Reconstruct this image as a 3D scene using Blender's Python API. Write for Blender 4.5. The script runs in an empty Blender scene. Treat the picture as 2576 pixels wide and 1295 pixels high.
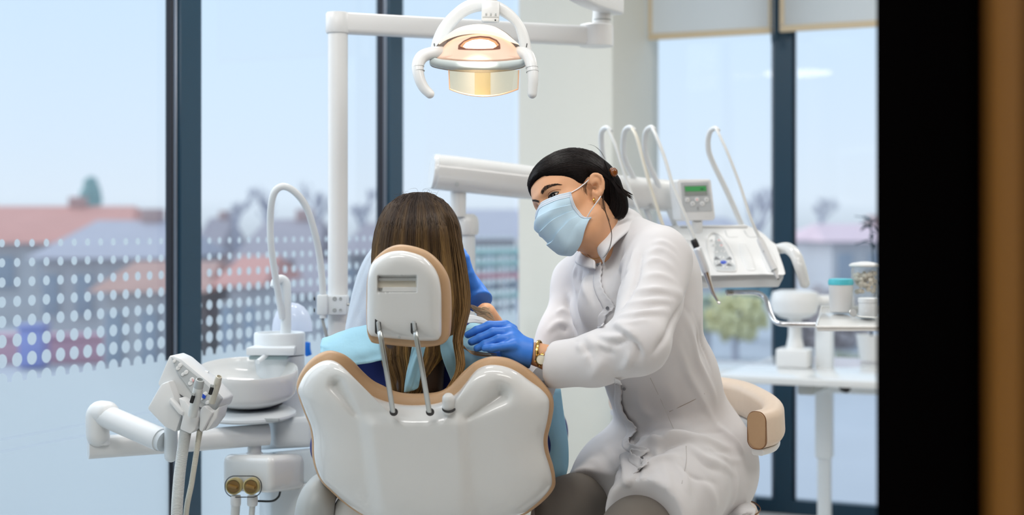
import bpy, bmesh, math, random
import numpy as np
from mathutils import Vector, Matrix, Euler
from mathutils.bvhtree import BVHTree
random.seed(7); np.random.seed(7)
PI = math.pi
SC = bpy.context.scene
COL = SC.collection
V = Vector

# ------------------------------------------------------------------ camera geometry of the measured photograph
CAM_H, FPX, CX, HZ = 1.25, 3578.0, 1288.0, 575.0
def P(x, y, Y):
    """world point whose measured direction is (x, y), standing at depth Y"""
    return V(((x - CX) / FPX * Y, Y, CAM_H - (y - HZ) / FPX * Y))

def lin(c):
    def f(u):
        u /= 255.0
        return u / 12.92 if u <= 0.04045 else ((u + 0.055) / 1.055) ** 2.4
    return tuple(f(u) for u in c) + (1.0,)

# ------------------------------------------------------------------ materials
def nt(m):
    m.use_nodes = True
    return m.node_tree
def mat(name, rgb, rough=0.5, metal=0.0, spec=0.5, var=0.03, scale=30.0, bump=0.0, bscale=None, sheen=0.0,
        coat=0.0, emit=None, estr=0.0, sss=0.0, trans=0.0):
    m = bpy.data.materials.new(name)
    t = nt(m); b = t.nodes['Principled BSDF']
    c = lin(rgb)
    nz = t.nodes.new('ShaderNodeTexNoise'); nz.inputs['Scale'].default_value = scale; nz.inputs['Detail'].default_value = 3
    tc = t.nodes.new('ShaderNodeTexCoord'); t.links.new(tc.outputs['Object'], nz.inputs['Vector'])
    mx = t.nodes.new('ShaderNodeMix'); mx.data_type = 'RGBA'
    mx.inputs[6].default_value = tuple(max(0, u * (1 - var)) for u in c[:3]) + (1,)
    mx.inputs[7].default_value = tuple(min(1, u * (1 + var)) for u in c[:3]) + (1,)
    t.links.new(nz.outputs['Fac'], mx.inputs[0])
    t.links.new(mx.outputs[2], b.inputs['Base Color'])
    b.inputs['Roughness'].default_value = rough
    b.inputs['Metallic'].default_value = metal
    b.inputs['Specular IOR Level'].default_value = spec
    b.inputs['Sheen Weight'].default_value = sheen
    b.inputs['Coat Weight'].default_value = coat
    if trans:
        b.inputs['Transmission Weight'].default_value = trans
    if sss:
        b.inputs['Subsurface Weight'].default_value = sss
        b.inputs['Subsurface Radius'].default_value = (0.012, 0.005, 0.003)
        b.inputs['Subsurface Scale'].default_value = 0.6
    if emit:
        b.inputs['Emission Color'].default_value = lin(emit)
        b.inputs['Emission Strength'].default_value = estr
    if bump:
        n2 = t.nodes.new('ShaderNodeTexNoise'); n2.inputs['Scale'].default_value = bscale or scale * 6; n2.inputs['Detail'].default_value = 4
        t.links.new(tc.outputs['Object'], n2.inputs['Vector'])
        bp = t.nodes.new('ShaderNodeBump'); bp.inputs['Strength'].default_value = bump; bp.inputs['Distance'].default_value = 0.002
        t.links.new(n2.outputs['Fac'], bp.inputs['Height']); t.links.new(bp.outputs['Normal'], b.inputs['Normal'])
    return m
def emission(name, rgb, s):
    m = bpy.data.materials.new(name); t = nt(m); t.nodes.clear()
    e = t.nodes.new('ShaderNodeEmission'); e.inputs[0].default_value = lin(rgb); e.inputs[1].default_value = s
    o = t.nodes.new('ShaderNodeOutputMaterial'); t.links.new(e.outputs[0], o.inputs[0])
    return m
def thin_glass(name, tint=(1, 1, 1), refl=0.06, rough=0.0, base=0.0, basecol=(1, 1, 1)):
    """a thin clear sheet: straight-through transmission, mirror reflection growing at grazing angles"""
    m = bpy.data.materials.new(name); t = nt(m); t.nodes.clear()
    tr = t.nodes.new('ShaderNodeBsdfTransparent'); tr.inputs[0].default_value = (*tint, 1)
    gl = t.nodes.new('ShaderNodeBsdfGlossy'); gl.inputs['Roughness'].default_value = rough
    lw = t.nodes.new('ShaderNodeLayerWeight'); lw.inputs[0].default_value = 0.18
    ma = t.nodes.new('ShaderNodeMath'); ma.operation = 'MULTIPLY_ADD'; ma.inputs[1].default_value = 0.6; ma.inputs[2].default_value = refl
    t.links.new(lw.outputs['Fresnel'], ma.inputs[0])
    cl = t.nodes.new('ShaderNodeClamp'); t.links.new(ma.outputs[0], cl.inputs[0])
    mx = t.nodes.new('ShaderNodeMixShader'); t.links.new(cl.outputs[0], mx.inputs[0])
    t.links.new(tr.outputs[0], mx.inputs[1]); t.links.new(gl.outputs[0], mx.inputs[2])
    out = t.nodes.new('ShaderNodeOutputMaterial'); last = mx
    if base:
        df = t.nodes.new('ShaderNodeBsdfDiffuse'); df.inputs[0].default_value = (*basecol, 1)
        tl = t.nodes.new('ShaderNodeBsdfTranslucent'); tl.inputs[0].default_value = (*basecol, 1)
        ad = t.nodes.new('ShaderNodeMixShader'); ad.inputs[0].default_value = 0.5
        t.links.new(df.outputs[0], ad.inputs[1]); t.links.new(tl.outputs[0], ad.inputs[2])
        m2 = t.nodes.new('ShaderNodeMixShader'); m2.inputs[0].default_value = base
        t.links.new(mx.outputs[0], m2.inputs[1]); t.links.new(ad.outputs[0], m2.inputs[2]); last = m2
    t.links.new(last.outputs[0], out.inputs[0])
    return m
def cloth(name, rgb, transl=0.25, rough=0.8, var=0.03, bump=0.25, bscale=900, sheen=0.1):
    """thin fabric: diffuse with some light coming through and a fine weave bump"""
    m = mat(name, rgb, rough=rough, spec=0.2, var=var, scale=14, bump=bump, bscale=bscale, sheen=sheen)
    if transl:
        t = m.node_tree; b = t.nodes['Principled BSDF']; out = t.nodes['Material Output']
        tl = t.nodes.new('ShaderNodeBsdfTranslucent'); tl.inputs[0].default_value = lin(rgb)
        mx = t.nodes.new('ShaderNodeMixShader'); mx.inputs[0].default_value = transl
        t.links.new(b.outputs[0], mx.inputs[1]); t.links.new(tl.outputs[0], mx.inputs[2]); t.links.new(mx.outputs[0], out.inputs[0])
    return m
def vcol_mat(name, rough=0.4, spec=0.5, var=0.1, scale=60, stretch=(1, 1, 1)):
    """colour per strand from the mesh's own colour layer"""
    m = mat(name, (120, 120, 120), rough=rough, spec=spec, var=var, scale=scale)
    t = m.node_tree; b = t.nodes['Principled BSDF']
    a = t.nodes.new('ShaderNodeVertexColor'); a.layer_name = 'Col'
    t.links.new(a.outputs[0], b.inputs['Base Color'])
    return m

# ------------------------------------------------------------------ objects, names, parents
WL = {}
def tag(o, label=None, cat=None, group=None, kind=None):
    if label: o['label'] = label
    if cat: o['category'] = cat
    if group: o['group'] = group
    if kind: o['kind'] = kind
    return o
def thing(name, label, cat, loc, group=None):
    o = bpy.data.objects.new(name, None); COL.objects.link(o)
    o.location = loc; o.empty_display_size = 0.05
    WL[o] = V(loc)
    return tag(o, label, cat, group)
def link(name, me, m, parent=None, label=None, cat=None, group=None, kind=None):
    o = bpy.data.objects.new(name, me); COL.objects.link(o)
    me.materials.append(m)
    if parent is not None:
        o.parent = parent
        if parent in WL: o.matrix_parent_inverse = Matrix.Translation(-WL[parent])
    return tag(o, label, cat, group, kind)
def sharp(me, ang=38):
    bm = bmesh.new(); bm.from_mesh(me)
    for f in bm.faces: f.smooth = True
    for e in bm.edges:
        if len(e.link_faces) == 2 and e.calc_face_angle(0) > math.radians(ang): e.smooth = False
    bm.to_mesh(me); bm.free()

def catmull(pts, n):
    pts = [V(p) for p in pts]
    if len(pts) < 3:
        return [pts[0].lerp(pts[-1], i / (n - 1)) for i in range(n)]
    q = [2 * pts[0] - pts[1]] + pts + [2 * pts[-1] - pts[-2]]
    out = []
    segs = len(pts) - 1
    for i in range(n):
        u = i / (n - 1) * segs; k = min(int(u), segs - 1); t = u - k
        a, b, c, d = q[k], q[k + 1], q[k + 2], q[k + 3]
        out.append(0.5 * ((2 * b) + (c - a) * t + (2 * a - 5 * b + 4 * c - d) * t * t + (3 * b - a - 3 * c + d) * t ** 3))
    return out
def interp(vals, n):
    k = len(vals) - 1
    r = []
    for i in range(n):
        u = i / (n - 1) * k; j = min(int(u), k - 1) if k else 0; t = u - j
        r.append(vals[j] * (1 - t) + vals[min(j + 1, k)] * t)
    return r
def frames(pts, up=None):
    """tangent, normal, binormal along a path (parallel transport)"""
    T = []
    for i in range(len(pts)):
        a = pts[max(0, i - 1)]; b = pts[min(len(pts) - 1, i + 1)]
        T.append((b - a).normalized())
    n = up.copy() if up is not None else (V((0, 0, 1)) if abs(T[0].z) < 0.9 else V((1, 0, 0)))
    out = []
    for t in T:
        n = (n - t * n.dot(t))
        if n.length < 1e-6: n = t.orthogonal()
        n.normalize()
        out.append((t, n, t.cross(n)))
    return out

class MB:
    """collects shapes for ONE mesh object"""
    def __init__(s): s.v = []; s.f = []; s.uv = None
    def add(s, vs, fs):
        b = len(s.v); s.v.extend(V(p) for p in vs); s.f.extend(tuple(i + b for i in f) for f in fs); return s
    def bm_add(s, bm):
        bm.verts.ensure_lookup_table(); bm.verts.index_update()
        s.add([v.co.copy() for v in bm.verts], [[v.index for v in f.verts] for f in bm.faces]); bm.free(); return s
    def box(s, c, size, rot=None, bev=0.0, seg=2):
        bm = bmesh.new(); bmesh.ops.create_cube(bm, size=1)
        for v in bm.verts: v.co = V((v.co.x * size[0], v.co.y * size[1], v.co.z * size[2]))
        if bev: bmesh.ops.bevel(bm, geom=list(bm.edges), offset=bev, segments=seg, profile=0.5, affect='EDGES')
        M = rot.to_matrix() if isinstance(rot, Euler) else rot
        for v in bm.verts:
            p = v.co
            if M is not None: p = M @ p
            v.co = p + V(c)
        return s.bm_add(bm)
    def prism(s, outline, off, bev=0.0, seg=2, bev2=None):
        """outline: list of 3D points (front face); off: vector to the back face"""
        bm = bmesh.new(); off = V(off)
        a = [bm.verts.new(V(p)) for p in outline]; b = [bm.verts.new(V(p) + off) for p in outline]
        n = len(a)
        bm.faces.new(a); bm.faces.new(b[::-1])
        for i in range(n): bm.faces.new((a[i], b[i], b[(i + 1) % n], a[(i + 1) % n]))
        bmesh.ops.recalc_face_normals(bm, faces=list(bm.faces))
        if bev: bmesh.ops.bevel(bm, geom=list(bm.edges), offset=bev, segments=seg, profile=0.5, affect='EDGES', clamp_overlap=True)
        return s.bm_add(bm)
    def ringsurf(s, rings, closed=True, cap0=True, cap1=True):
        b = len(s.v); n = len(rings[0])
        for r in rings: s.v.extend(V(p) for p in r)
        for i in range(len(rings) - 1):
            for j in range(n if closed else n - 1):
                k = (j + 1) % n
                s.f.append((b + i * n + j, b + i * n + k, b + (i + 1) * n + k, b + (i + 1) * n + j))
        if closed and cap0: s.f.append(tuple(b + j for j in range(n))[::-1])
        if closed and cap1: s.f.append(tuple(b + (len(rings) - 1) * n + j for j in range(n)))
        return s
    def tube(s, pts, r, n=12, res=None, up=None, flat=1.0, round_ends=False):
        """round tube along a smooth path; r a number or a list of radii; flat squashes along the frame's normal"""
        k = res or (len(pts) if len(pts) == 2 else max(8, 6 * len(pts)))
        p = catmull(pts, k)
        rr = interp(r if isinstance(r, (list, tuple)) else [r, r], k)
        if round_ends:
            t0 = (p[0] - p[1]).normalized(); t1 = (p[-1] - p[-2]).normalized()
            a0 = [(p[0] + t0 * rr[0] * math.sin(q), rr[0] * math.cos(q)) for q in (1.45, 1.1, 0.7, 0.35)]
            a1 = [(p[-1] + t1 * rr[-1] * math.sin(q), rr[-1] * math.cos(q)) for q in (0.35, 0.7, 1.1, 1.45)]
            p = [x for x, _ in a0] + p + [x for x, _ in a1]; rr = [x for _, x in a0] + rr + [x for _, x in a1]
        F = frames(p, up)
        rings = []
        for q, (t, nn, bb), R in zip(p, F, rr):
            rings.append([q + nn * (math.cos(2 * PI * j / n) * R * flat) + bb * (math.sin(2 * PI * j / n) * R) for j in range(n)])
        return s.ringsurf(rings)
    def rrect_tube(s, pts, w, h, rad=0.3, n=5, res=None, up=None):
        """rounded-rectangle section (w along binormal, h along normal) swept on a path"""
        k = res or (len(pts) if len(pts) == 2 else 6 * len(pts))
        p = catmull(pts, k); F = frames(p, up)
        ww = interp(w if isinstance(w, (list, tuple)) else [w, w], k); hh = interp(h if isinstance(h, (list, tuple)) else [h, h], k)
        rings = []
        for q, (t, nn, bb), W, H in zip(p, F, ww, hh):
            r = rad * min(W, H); ring = []
            for cx_, cy_, a0 in ((1, 1, 0), (-1, 1, PI / 2), (-1, -1, PI), (1, -1, 1.5 * PI)):
                for i in range(n):
                    a = a0 + i / (n - 1) * PI / 2
                    ring.append(q + bb * (cx_ * (W / 2 - r) + r * math.cos(a)) + nn * (cy_ * (H / 2 - r) + r * math.sin(a)))
            rings.append(ring)
        return s.ringsurf(rings)
    def lathe(s, prof, org, axis=V((0, 0, 1)), n=40, sq=(1, 1), cap=True):
        """profile [(radius, height)] turned about an axis through org"""
        axis = V(axis).normalized()
        x = axis.orthogonal().normalized() if abs(axis.z) < 0.99 else V((1, 0, 0)); x = (x - axis * x.dot(axis)).normalized(); y = axis.cross(x)
        rings = [[V(org) + axis * h + x * (r * sq[0] * math.cos(2 * PI * j / n)) + y * (r * sq[1] * math.sin(2 * PI * j / n)) for j in range(n)] for r, h in prof]
        return s.ringsurf(rings, True, cap, cap)
    def grid(s, G):
        """G[i][j] points"""
        b = len(s.v); n = len(G[0])
        for r in G: s.v.extend(V(p) for p in r)
        for i in range(len(G) - 1):
            for j in range(n - 1):
                s.f.append((b + i * n + j, b + i * n + j + 1, b + (i + 1) * n + j + 1, b + (i + 1) * n + j))
        return s
    def sphere(s, c, r, n=16, m=10, sc=(1, 1, 1), rot=None):
        prof = [(max(1e-4, math.sin(PI * i / m)), -math.cos(PI * i / m)) for i in range(m + 1)]
        t = MB().lathe(prof, (0, 0, 0), n=n)
        vs = [V((p.x * r * sc[0], p.y * r * sc[1], p.z * r * sc[2])) for p in t.v]
        if rot is not None: vs = [rot @ p for p in vs]
        return s.add([p + V(c) for p in vs], t.f)
    def build(s, name, m, parent=None, ang=38, label=None, cat=None, group=None, kind=None, fix=True):
        me = bpy.data.meshes.new(name)
        me.from_pydata([tuple(p) for p in s.v], [], s.f); me.validate()
        if fix:
            bm = bmesh.new(); bm.from_mesh(me); bmesh.ops.recalc_face_normals(bm, faces=list(bm.faces)); bm.to_mesh(me); bm.free()
        sharp(me, ang)
        return link(name, me, m, parent, label, cat, group, kind)
def solidify(o, t, off=0.0):
    md = o.modifiers.new('solid', 'SOLIDIFY'); md.thickness = t; md.offset = off; return o
def subsurf(o, l=1):
    md = o.modifiers.new('sub', 'SUBSURF'); md.levels = l; md.render_levels = l; return o

# ------------------------------------------------------------------ soft bodies from blended distance fields
class SDF:
    def __init__(s, lo, hi, h):
        s.h = h; s.lo = np.array(lo, np.float32)
        s.n = [int(math.ceil((hi[i] - lo[i]) / h)) + 1 for i in range(3)]
        s.ax = [(s.lo[i] + h * np.arange(s.n[i])).astype(np.float32) for i in range(3)]
        s.f = np.full(s.n, 9.0, np.float32)
    def blk(s, lo, hi):
        sl = []
        for i in range(3):
            a = int(max(0, math.floor((lo[i] - s.lo[i]) / s.h))); b = int(min(s.n[i], math.ceil((hi[i] - s.lo[i]) / s.h) + 1))
            if b <= a: return None
            sl.append(slice(a, b))
        X = s.ax[0][sl[0]][:, None, None]; Y = s.ax[1][sl[1]][None, :, None]; Z = s.ax[2][sl[2]][None, None, :]
        return tuple(sl), X, Y, Z
    def put(s, sl, d, k, op):
        a = s.f[sl]
        if op == 'u':
            if k > 0:
                h = np.maximum(k - np.abs(a - d), 0) / k
                s.f[sl] = np.minimum(a, d) - h * h * k * 0.25
            else: s.f[sl] = np.minimum(a, d)
        elif op == 's':
            d = -d
            if k > 0:
                h = np.maximum(k - np.abs(a - d), 0) / k
                s.f[sl] = np.maximum(a, d) + h * h * k * 0.25
            else: s.f[sl] = np.maximum(a, d)
    def cap(s, a, b, ra, rb=None, k=0.02, op='u', axis=None, sc=1.0):
        """tapered capsule; optional squash: size along `axis` multiplied by sc"""
        a = np.array(a, np.float32); b = np.array(b, np.float32); rb = ra if rb is None else rb
        R = max(ra, rb) * max(1, sc) + k + 3 * s.h
        r = s.blk(np.minimum(a, b) - R, np.maximum(a, b) + R)
        if r is None: return s
        sl, X, Y, Z = r
        px, py, pz = X - a[0], Y - a[1], Z - a[2]; ba = b - a
        if axis is not None:
            n = np.array(V(axis).normalized(), np.float32); q = px * n[0] + py * n[1] + pz * n[2]; g = (1.0 / sc - 1.0)
            qb = float(ba @ n)
            px = px + q * g * n[0]; py = py + q * g * n[1]; pz = pz + q * g * n[2]
            ba = ba + qb * g * n
        L = float(ba @ ba) + 1e-12
        t = np.clip((px * ba[0] + py * ba[1] + pz * ba[2]) / L, 0, 1)
        d = np.sqrt((px - t * ba[0]) ** 2 + (py - t * ba[1]) ** 2 + (pz - t * ba[2]) ** 2) - (ra + (rb - ra) * t)
        if axis is not None and sc < 1: d = d * (0.5 + 0.5 * sc)
        s.put(sl, d.astype(np.float32), k, op); return s
    def chain(s, pts, rads, k=0.02, op='u', axis=None, sc=1.0):
        for i in range(len(pts) - 1): s.cap(pts[i], pts[i + 1], rads[i], rads[i + 1], k, op, axis, sc)
        return s
    def ell(s, c, r, M=None, k=0.02, op='u'):
        """ellipsoid radii r in the frame M (3x3, columns the axes)"""
        R = max(r) + k + 3 * s.h; c = np.array(c, np.float32)
        q = s.blk(c - R, c + R)
        if q is None: return s
        sl, X, Y, Z = q
        px, py, pz = X - c[0], Y - c[1], Z - c[2]
        if M is not None:
            A = np.array(M, np.float32)
            px, py, pz = (px * A[0, 0] + py * A[1, 0] + pz * A[2, 0], px * A[0, 1] + py * A[1, 1] + pz * A[2, 1], px * A[0, 2] + py * A[1, 2] + pz * A[2, 2])
        k0 = np.sqrt((px / r[0]) ** 2 + (py / r[1]) ** 2 + (pz / r[2]) ** 2)
        k1 = np.sqrt((px / r[0] ** 2) ** 2 + (py / r[1] ** 2) ** 2 + (pz / r[2] ** 2) ** 2) + 1e-6
        d = k0 * (k0 - 1.0) / k1
        s.put(sl, d.astype(np.float32), k, op); return s
    def plane(s, p, n, k=0.0):
        """keep the side the normal points away from"""
        n = V(n).normalized()
        d = ((s.ax[0][:, None, None] - p[0]) * n[0] + (s.ax[1][None, :, None] - p[1]) * n[1] + (s.ax[2][None, None, :] - p[2]) * n[2]).astype(np.float32)
        if k > 0:
            h = np.maximum(k - np.abs(s.f - d), 0) / k
            s.f = np.maximum(s.f, d) + h * h * k * 0.25
        else: s.f = np.maximum(s.f, d)
        return s
    def mesh(s, iso=0.0, smooth=0):
        import openvdb
        g = openvdb.FloatGrid(1.0)
        g.copyFromArray(np.clip(s.f, -1, 1).astype(np.float32))
        pts, quads = g.convertToQuads(iso)
        pts = pts * s.h + s.lo
        return pts, quads
    def build(s, name, m, parent=None, smooth=2, iso=0.0, **kw):
        pts, quads = s.mesh(iso)
        me = bpy.data.meshes.new(name)
        me.from_pydata(pts.tolist(), [], quads.tolist())
        bm = bmesh.new(); bm.from_mesh(me)
        for _ in range(smooth): bmesh.ops.smooth_vert(bm, verts=list(bm.verts), factor=0.5, use_axis_x=True, use_axis_y=True, use_axis_z=True)
        bmesh.ops.recalc_face_normals(bm, faces=list(bm.faces))
        for f in bm.faces: f.smooth = True
        bm.to_mesh(me); bm.free()
        return link(name, me, m, parent, **kw)
def bvh_of(*objs):
    vs, fs = [], []
    for o in objs:
        b = len(vs); vs += [v.co.copy() for v in o.data.vertices]; fs += [[b + i for i in p.vertices] for p in o.data.polygons]
    return BVHTree.FromPolygons(vs, fs)
EYE = V((0, 0, CAM_H))
def onto(bvh, x, y, lift=0.0, default=3.0):
    """the point of a surface seen at the measured direction (x, y), lifted along its normal"""
    d = (P(x, y, 1.0) - EYE).normalized()
    loc, n, i, dist = bvh.ray_cast(EYE, d)
    if loc is None: return P(x, y, default)
    if n.dot(d) > 0: n = -n
    return loc + n * lift
def strands(name, paths, cols, m, parent, r=0.0012, n=3, **kw):
    """many hair strands as one mesh with a colour layer; paths: lists of points; cols: (root rgb, tip rgb) per strand"""
    vs, fs, cc = [], [], []
    for pth, (c0, c1) in zip(paths, cols):
        F = frames(pth); b = len(vs); K = len(pth)
        for i, (q, (t, nn, bb)) in enumerate(zip(pth, F)):
            u = i / (K - 1); R = r * (0.35 + 0.65 * min(1, 6 * u)) * (1 - 0.75 * max(0, (u - 0.75) / 0.25))
            for j in range(n):
                a = 2 * PI * j / n
                vs.append(tuple(q + nn * (R * math.cos(a)) + bb * (R * math.sin(a))))
                cc.append(tuple(c0[k] * (1 - u) + c1[k] * u for k in range(3)) + (1,))
        for i in range(K - 1):
            for j in range(n):
                k = (j + 1) % n
                fs.append((b + i * n + j, b + i * n + k, b + (i + 1) * n + k, b + (i + 1) * n + j))
    me = bpy.data.meshes.new(name); me.from_pydata(vs, [], fs)
    at = me.color_attributes.new('Col', 'FLOAT_COLOR', 'POINT')
    at.data.foreach_set('color', [x for c in cc for x in c])
    for p in me.polygons: p.use_smooth = True
    return link(name, me, m, parent, **kw)
def text(name, body, size, loc, M, m, parent=None, depth=0.0004, **kw):
    cu = bpy.data.curves.new(name, 'FONT'); cu.body = body; cu.size = size; cu.align_x = 'CENTER'; cu.align_y = 'CENTER'; cu.extrude = depth
    o = bpy.data.objects.new(name, cu)
    me = None
    COL.objects.link(o); dg = bpy.context.evaluated_depsgraph_get(); me = bpy.data.meshes.new_from_object(o.evaluated_get(dg)); bpy.data.objects.remove(o)
    me.transform(Matrix.Translation(loc) @ M.to_4x4())
    return link(name, me, m, parent, **kw)
# ================================================================== camera, render look, light
cd = bpy.data.cameras.new('camera'); cam = bpy.data.objects.new('camera', cd); COL.objects.link(cam)
cam.location = (0, 0, CAM_H); cam.rotation_euler = (PI / 2, 0, 0)
cd.sensor_width = 36; cd.lens = 36 * FPX / 2576; cd.shift_y = -(647.5 - HZ) / 2576
cd.clip_start = 0.05; cd.clip_end = 500
cd.dof.use_dof = True; cd.dof.focus_distance = 3.0; cd.dof.aperture_fstop = 2.3
SC.camera = cam
SC.view_settings.view_transform = 'Standard'; SC.view_settings.look = 'None'
SC.view_settings.exposure = 0.0; SC.view_settings.gamma = 1.0
try:
    SC.cycles.use_denoising = True; SC.cycles.denoiser = 'OPENIMAGEDENOISE'
    SC.cycles.max_bounces = 10; SC.cycles.diffuse_bounces = 4; SC.cycles.transparent_max_bounces = 16
    SC.cycles.sample_clamp_indirect = 6; SC.cycles.caustics_reflective = False; SC.cycles.caustics_refractive = False
except Exception: pass

w = bpy.data.worlds.new('overcast_sky'); SC.world = w; t = nt(w); t.nodes.clear()
tc = t.nodes.new('ShaderNodeTexCoord'); sx = t.nodes.new('ShaderNodeSeparateXYZ'); t.links.new(tc.outputs['Generated'], sx.inputs[0])
rmp = t.nodes.new('ShaderNodeValToRGB'); rmp.color_ramp.interpolation = 'LINEAR'
mr = t.nodes.new('ShaderNodeMapRange'); mr.inputs[1].default_value = -0.3; mr.inputs[2].default_value = 0.5
t.links.new(sx.outputs['Z'], mr.inputs[0]); t.links.new(mr.outputs[0], rmp.inputs[0])
el = rmp.color_ramp.elements
el[0].position = 0.0; el[0].color = lin((150, 158, 166)); el[1].position = 1.0; el[1].color = lin((196, 224, 251))
for p, c in ((0.34, (150, 160, 172)), (0.40, (217, 231, 246)), (0.46, (211, 230, 250)), (0.6, (200, 227, 252))):
    e = el.new(p); e.color = lin(c)
nz = t.nodes.new('ShaderNodeTexNoise'); nz.inputs['Scale'].default_value = 2.2; nz.inputs['Detail'].default_value = 2
t.links.new(tc.outputs['Generated'], nz.inputs['Vector'])
mxc = t.nodes.new('ShaderNodeMix'); mxc.data_type = 'RGBA'; mxc.inputs[7].default_value = lin((216, 233, 250))
mf = t.nodes.new('ShaderNodeMath'); mf.operation = 'MULTIPLY'; mf.inputs[1].default_value = 0.35
t.links.new(nz.outputs['Fac'], mf.inputs[0]); t.links.new(mf.outputs[0], mxc.inputs[0]); t.links.new(rmp.outputs[0], mxc.inputs[6])
bg = t.nodes.new('ShaderNodeBackground'); bg.inputs['Strength'].default_value = 1.09
t.links.new(mxc.outputs[2], bg.inputs[0]); wo = t.nodes.new('ShaderNodeOutputWorld'); t.links.new(bg.outputs[0], wo.inputs[0])

FLOOR, CEIL = -0.06, 2.92
def area(name, loc, size, power, col, rot=(0, 0, 0), shape='RECTANGLE', sy=None, spread=None):
    l = bpy.data.lights.new(name, 'AREA'); l.energy = power; l.color = col; l.shape = shape; l.size = size
    if sy: l.size_y = sy
    if spread: l.spread = spread
    o = bpy.data.objects.new(name, l); COL.objects.link(o); o.location = loc; o.rotation_euler = rot; return o
area('ceiling_light_panel', (0.35, 2.3, CEIL - 0.03), 1.4, 14, (1.0, 0.97, 0.94))
area('ceiling_light_panel', (-0.55, 4.3, CEIL - 0.03), 1.2, 24, (1.0, 0.98, 0.95))
area('ceiling_light_panel', (1.7, 4.4, CEIL - 0.03), 1.2, 22, (1.0, 0.97, 0.93))
area('front_fill', (-0.7, 1.15, 2.72), 1.3, 19, (1.0, 0.98, 0.96), rot=(math.radians(58), 0, math.radians(-8)), sy=.5)  # added soft fill from the door side, no real fixtures
area('front_fill', (1.5, 1.15, 2.72), 1.3, 15, (1.0, 0.97, 0.93), rot=(math.radians(58), 0, math.radians(12)), sy=.5)
sl = bpy.data.lights.new('overcast_sun', 'SUN'); sl.energy = 2.2; sl.angle = math.radians(80); sl.color = (0.88, 0.94, 1.0)
so = bpy.data.objects.new('overcast_sun', sl); COL.objects.link(so); so.rotation_euler = V((1, -0.32, -0.62)).to_track_quat('-Z', 'Y').to_euler()

# ================================================================== the room
M_WALL = mat('wall_paint', (226, 224, 214), rough=0.85, spec=0.2, var=0.01, bump=0.05)
M_CEIL = mat('ceiling_paint', (240, 240, 238), rough=0.9, spec=0.2, var=0.01)
M_FLOORM = mat('pale_vinyl_floor', (228, 227, 224), rough=0.35, var=0.04, scale=8)
M_FRAME = mat('teal_black_metal', (15, 54, 75), rough=0.34, metal=0.1, spec=0.5, var=0.05)
M_GASK = mat('black_gasket', (8, 14, 30), rough=0.6, var=0.05)
M_ALU = mat('grey_metal', (120, 128, 140), rough=0.35, metal=0.6)
M_GLASS = thin_glass('window_glass', tint=(0.985, 0.995, 0.99), refl=0.035)

D = V((0.40001, 0.91651, 0.0)).normalized(); N = V((D.y, -D.x, 0))
def WL_(Y, off=0.0, z=0.0):
    return V((-2.80 + 0.4366 * Y, Y, z)) + N * off
Cc = WL_(6.482); Pp = V((0.444, 6.30, 0)); Qq = V((0.671, 6.821, 0))
E2 = N.copy()        # direction along the far wall, away from the corner
def quad_struct(name, a, b, z0, z1, m, thick):
    """upright slab from a to b, thickness along thick vector"""
    mb = MB(); mb.prism([V((a.x, a.y, z0)), V((b.x, b.y, z0)), V((b.x, b.y, z1)), V((a.x, a.y, z1))], thick)
    return mb.build(name, m, kind='structure')
# floor and ceiling
fo = [V((-2.6, -0.2, FLOOR)), V((3.2, -0.2, FLOOR)), V((3.2, 5.6, FLOOR)), Qq + V((0, 0, FLOOR)) + D * 0.3, WL_(7.0, -0.1, FLOOR), WL_(-0.2, -0.1, FLOOR)]
MB().prism([V((-3.0, -1.6, FLOOR)), V((3.6, -1.6, FLOOR)), V((3.6, 5.75, FLOOR)), Qq + E2 * 0.2 + V((0, 0, FLOOR)), Cc + V((0, 0, FLOOR)) + D * 0.2], V((0, 0, -0.12))).build('floor', M_FLOORM, kind='structure')
MB().prism([V((-3.0, -1.6, CEIL)), V((3.6, -1.6, CEIL)), V((3.6, 5.75, CEIL)), Qq + E2 * 0.2 + V((0, 0, CEIL)), Cc + V((0, 0, CEIL)) + D * 0.2], V((0, 0, 0.12))).build('ceiling', M_CEIL, kind='structure')
# the cream corner pier between the two glass walls
mb = MB(); mb.prism([V((p.x, p.y, FLOOR)) for p in (Cc, Pp, Qq + D * 0.1, Cc + D * 0.7)], V((0, 0, CEIL - FLOOR)))
mb.build('wall_corner', M_WALL, kind='structure')
# a dropped beam above the left glazing is out of view; the closed right side of the room
quad_struct('wall_right', V((3.2, 0.9, 0)), V((3.2, 5.72, 0)), FLOOR, CEIL, M_WALL, V((0.12, 0, 0)))

def local_plane(name, org, dirv, w, z0, z1, m, parent=None, kind='structure'):
    """upright sheet with its own frame: x along dirv, z up (material patterns use this frame)"""
    me = bpy.data.meshes.new(name)
    me.from_pydata([(0, 0, z0), (w, 0, z0), (w, 0, z1), (0, 0, z1)], [], [(0, 1, 2, 3)])
    o = link(name, me, m, None, kind=kind)
    rz = math.atan2(dirv.y, dirv.x)
    o.location = (org.x, org.y, 0); o.rotation_euler = (0, 0, rz)
    if parent is not None:
        o.parent = parent; o.matrix_parent_inverse = Matrix.Translation(-WL[parent]) if parent in WL else Matrix()
    return o

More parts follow.
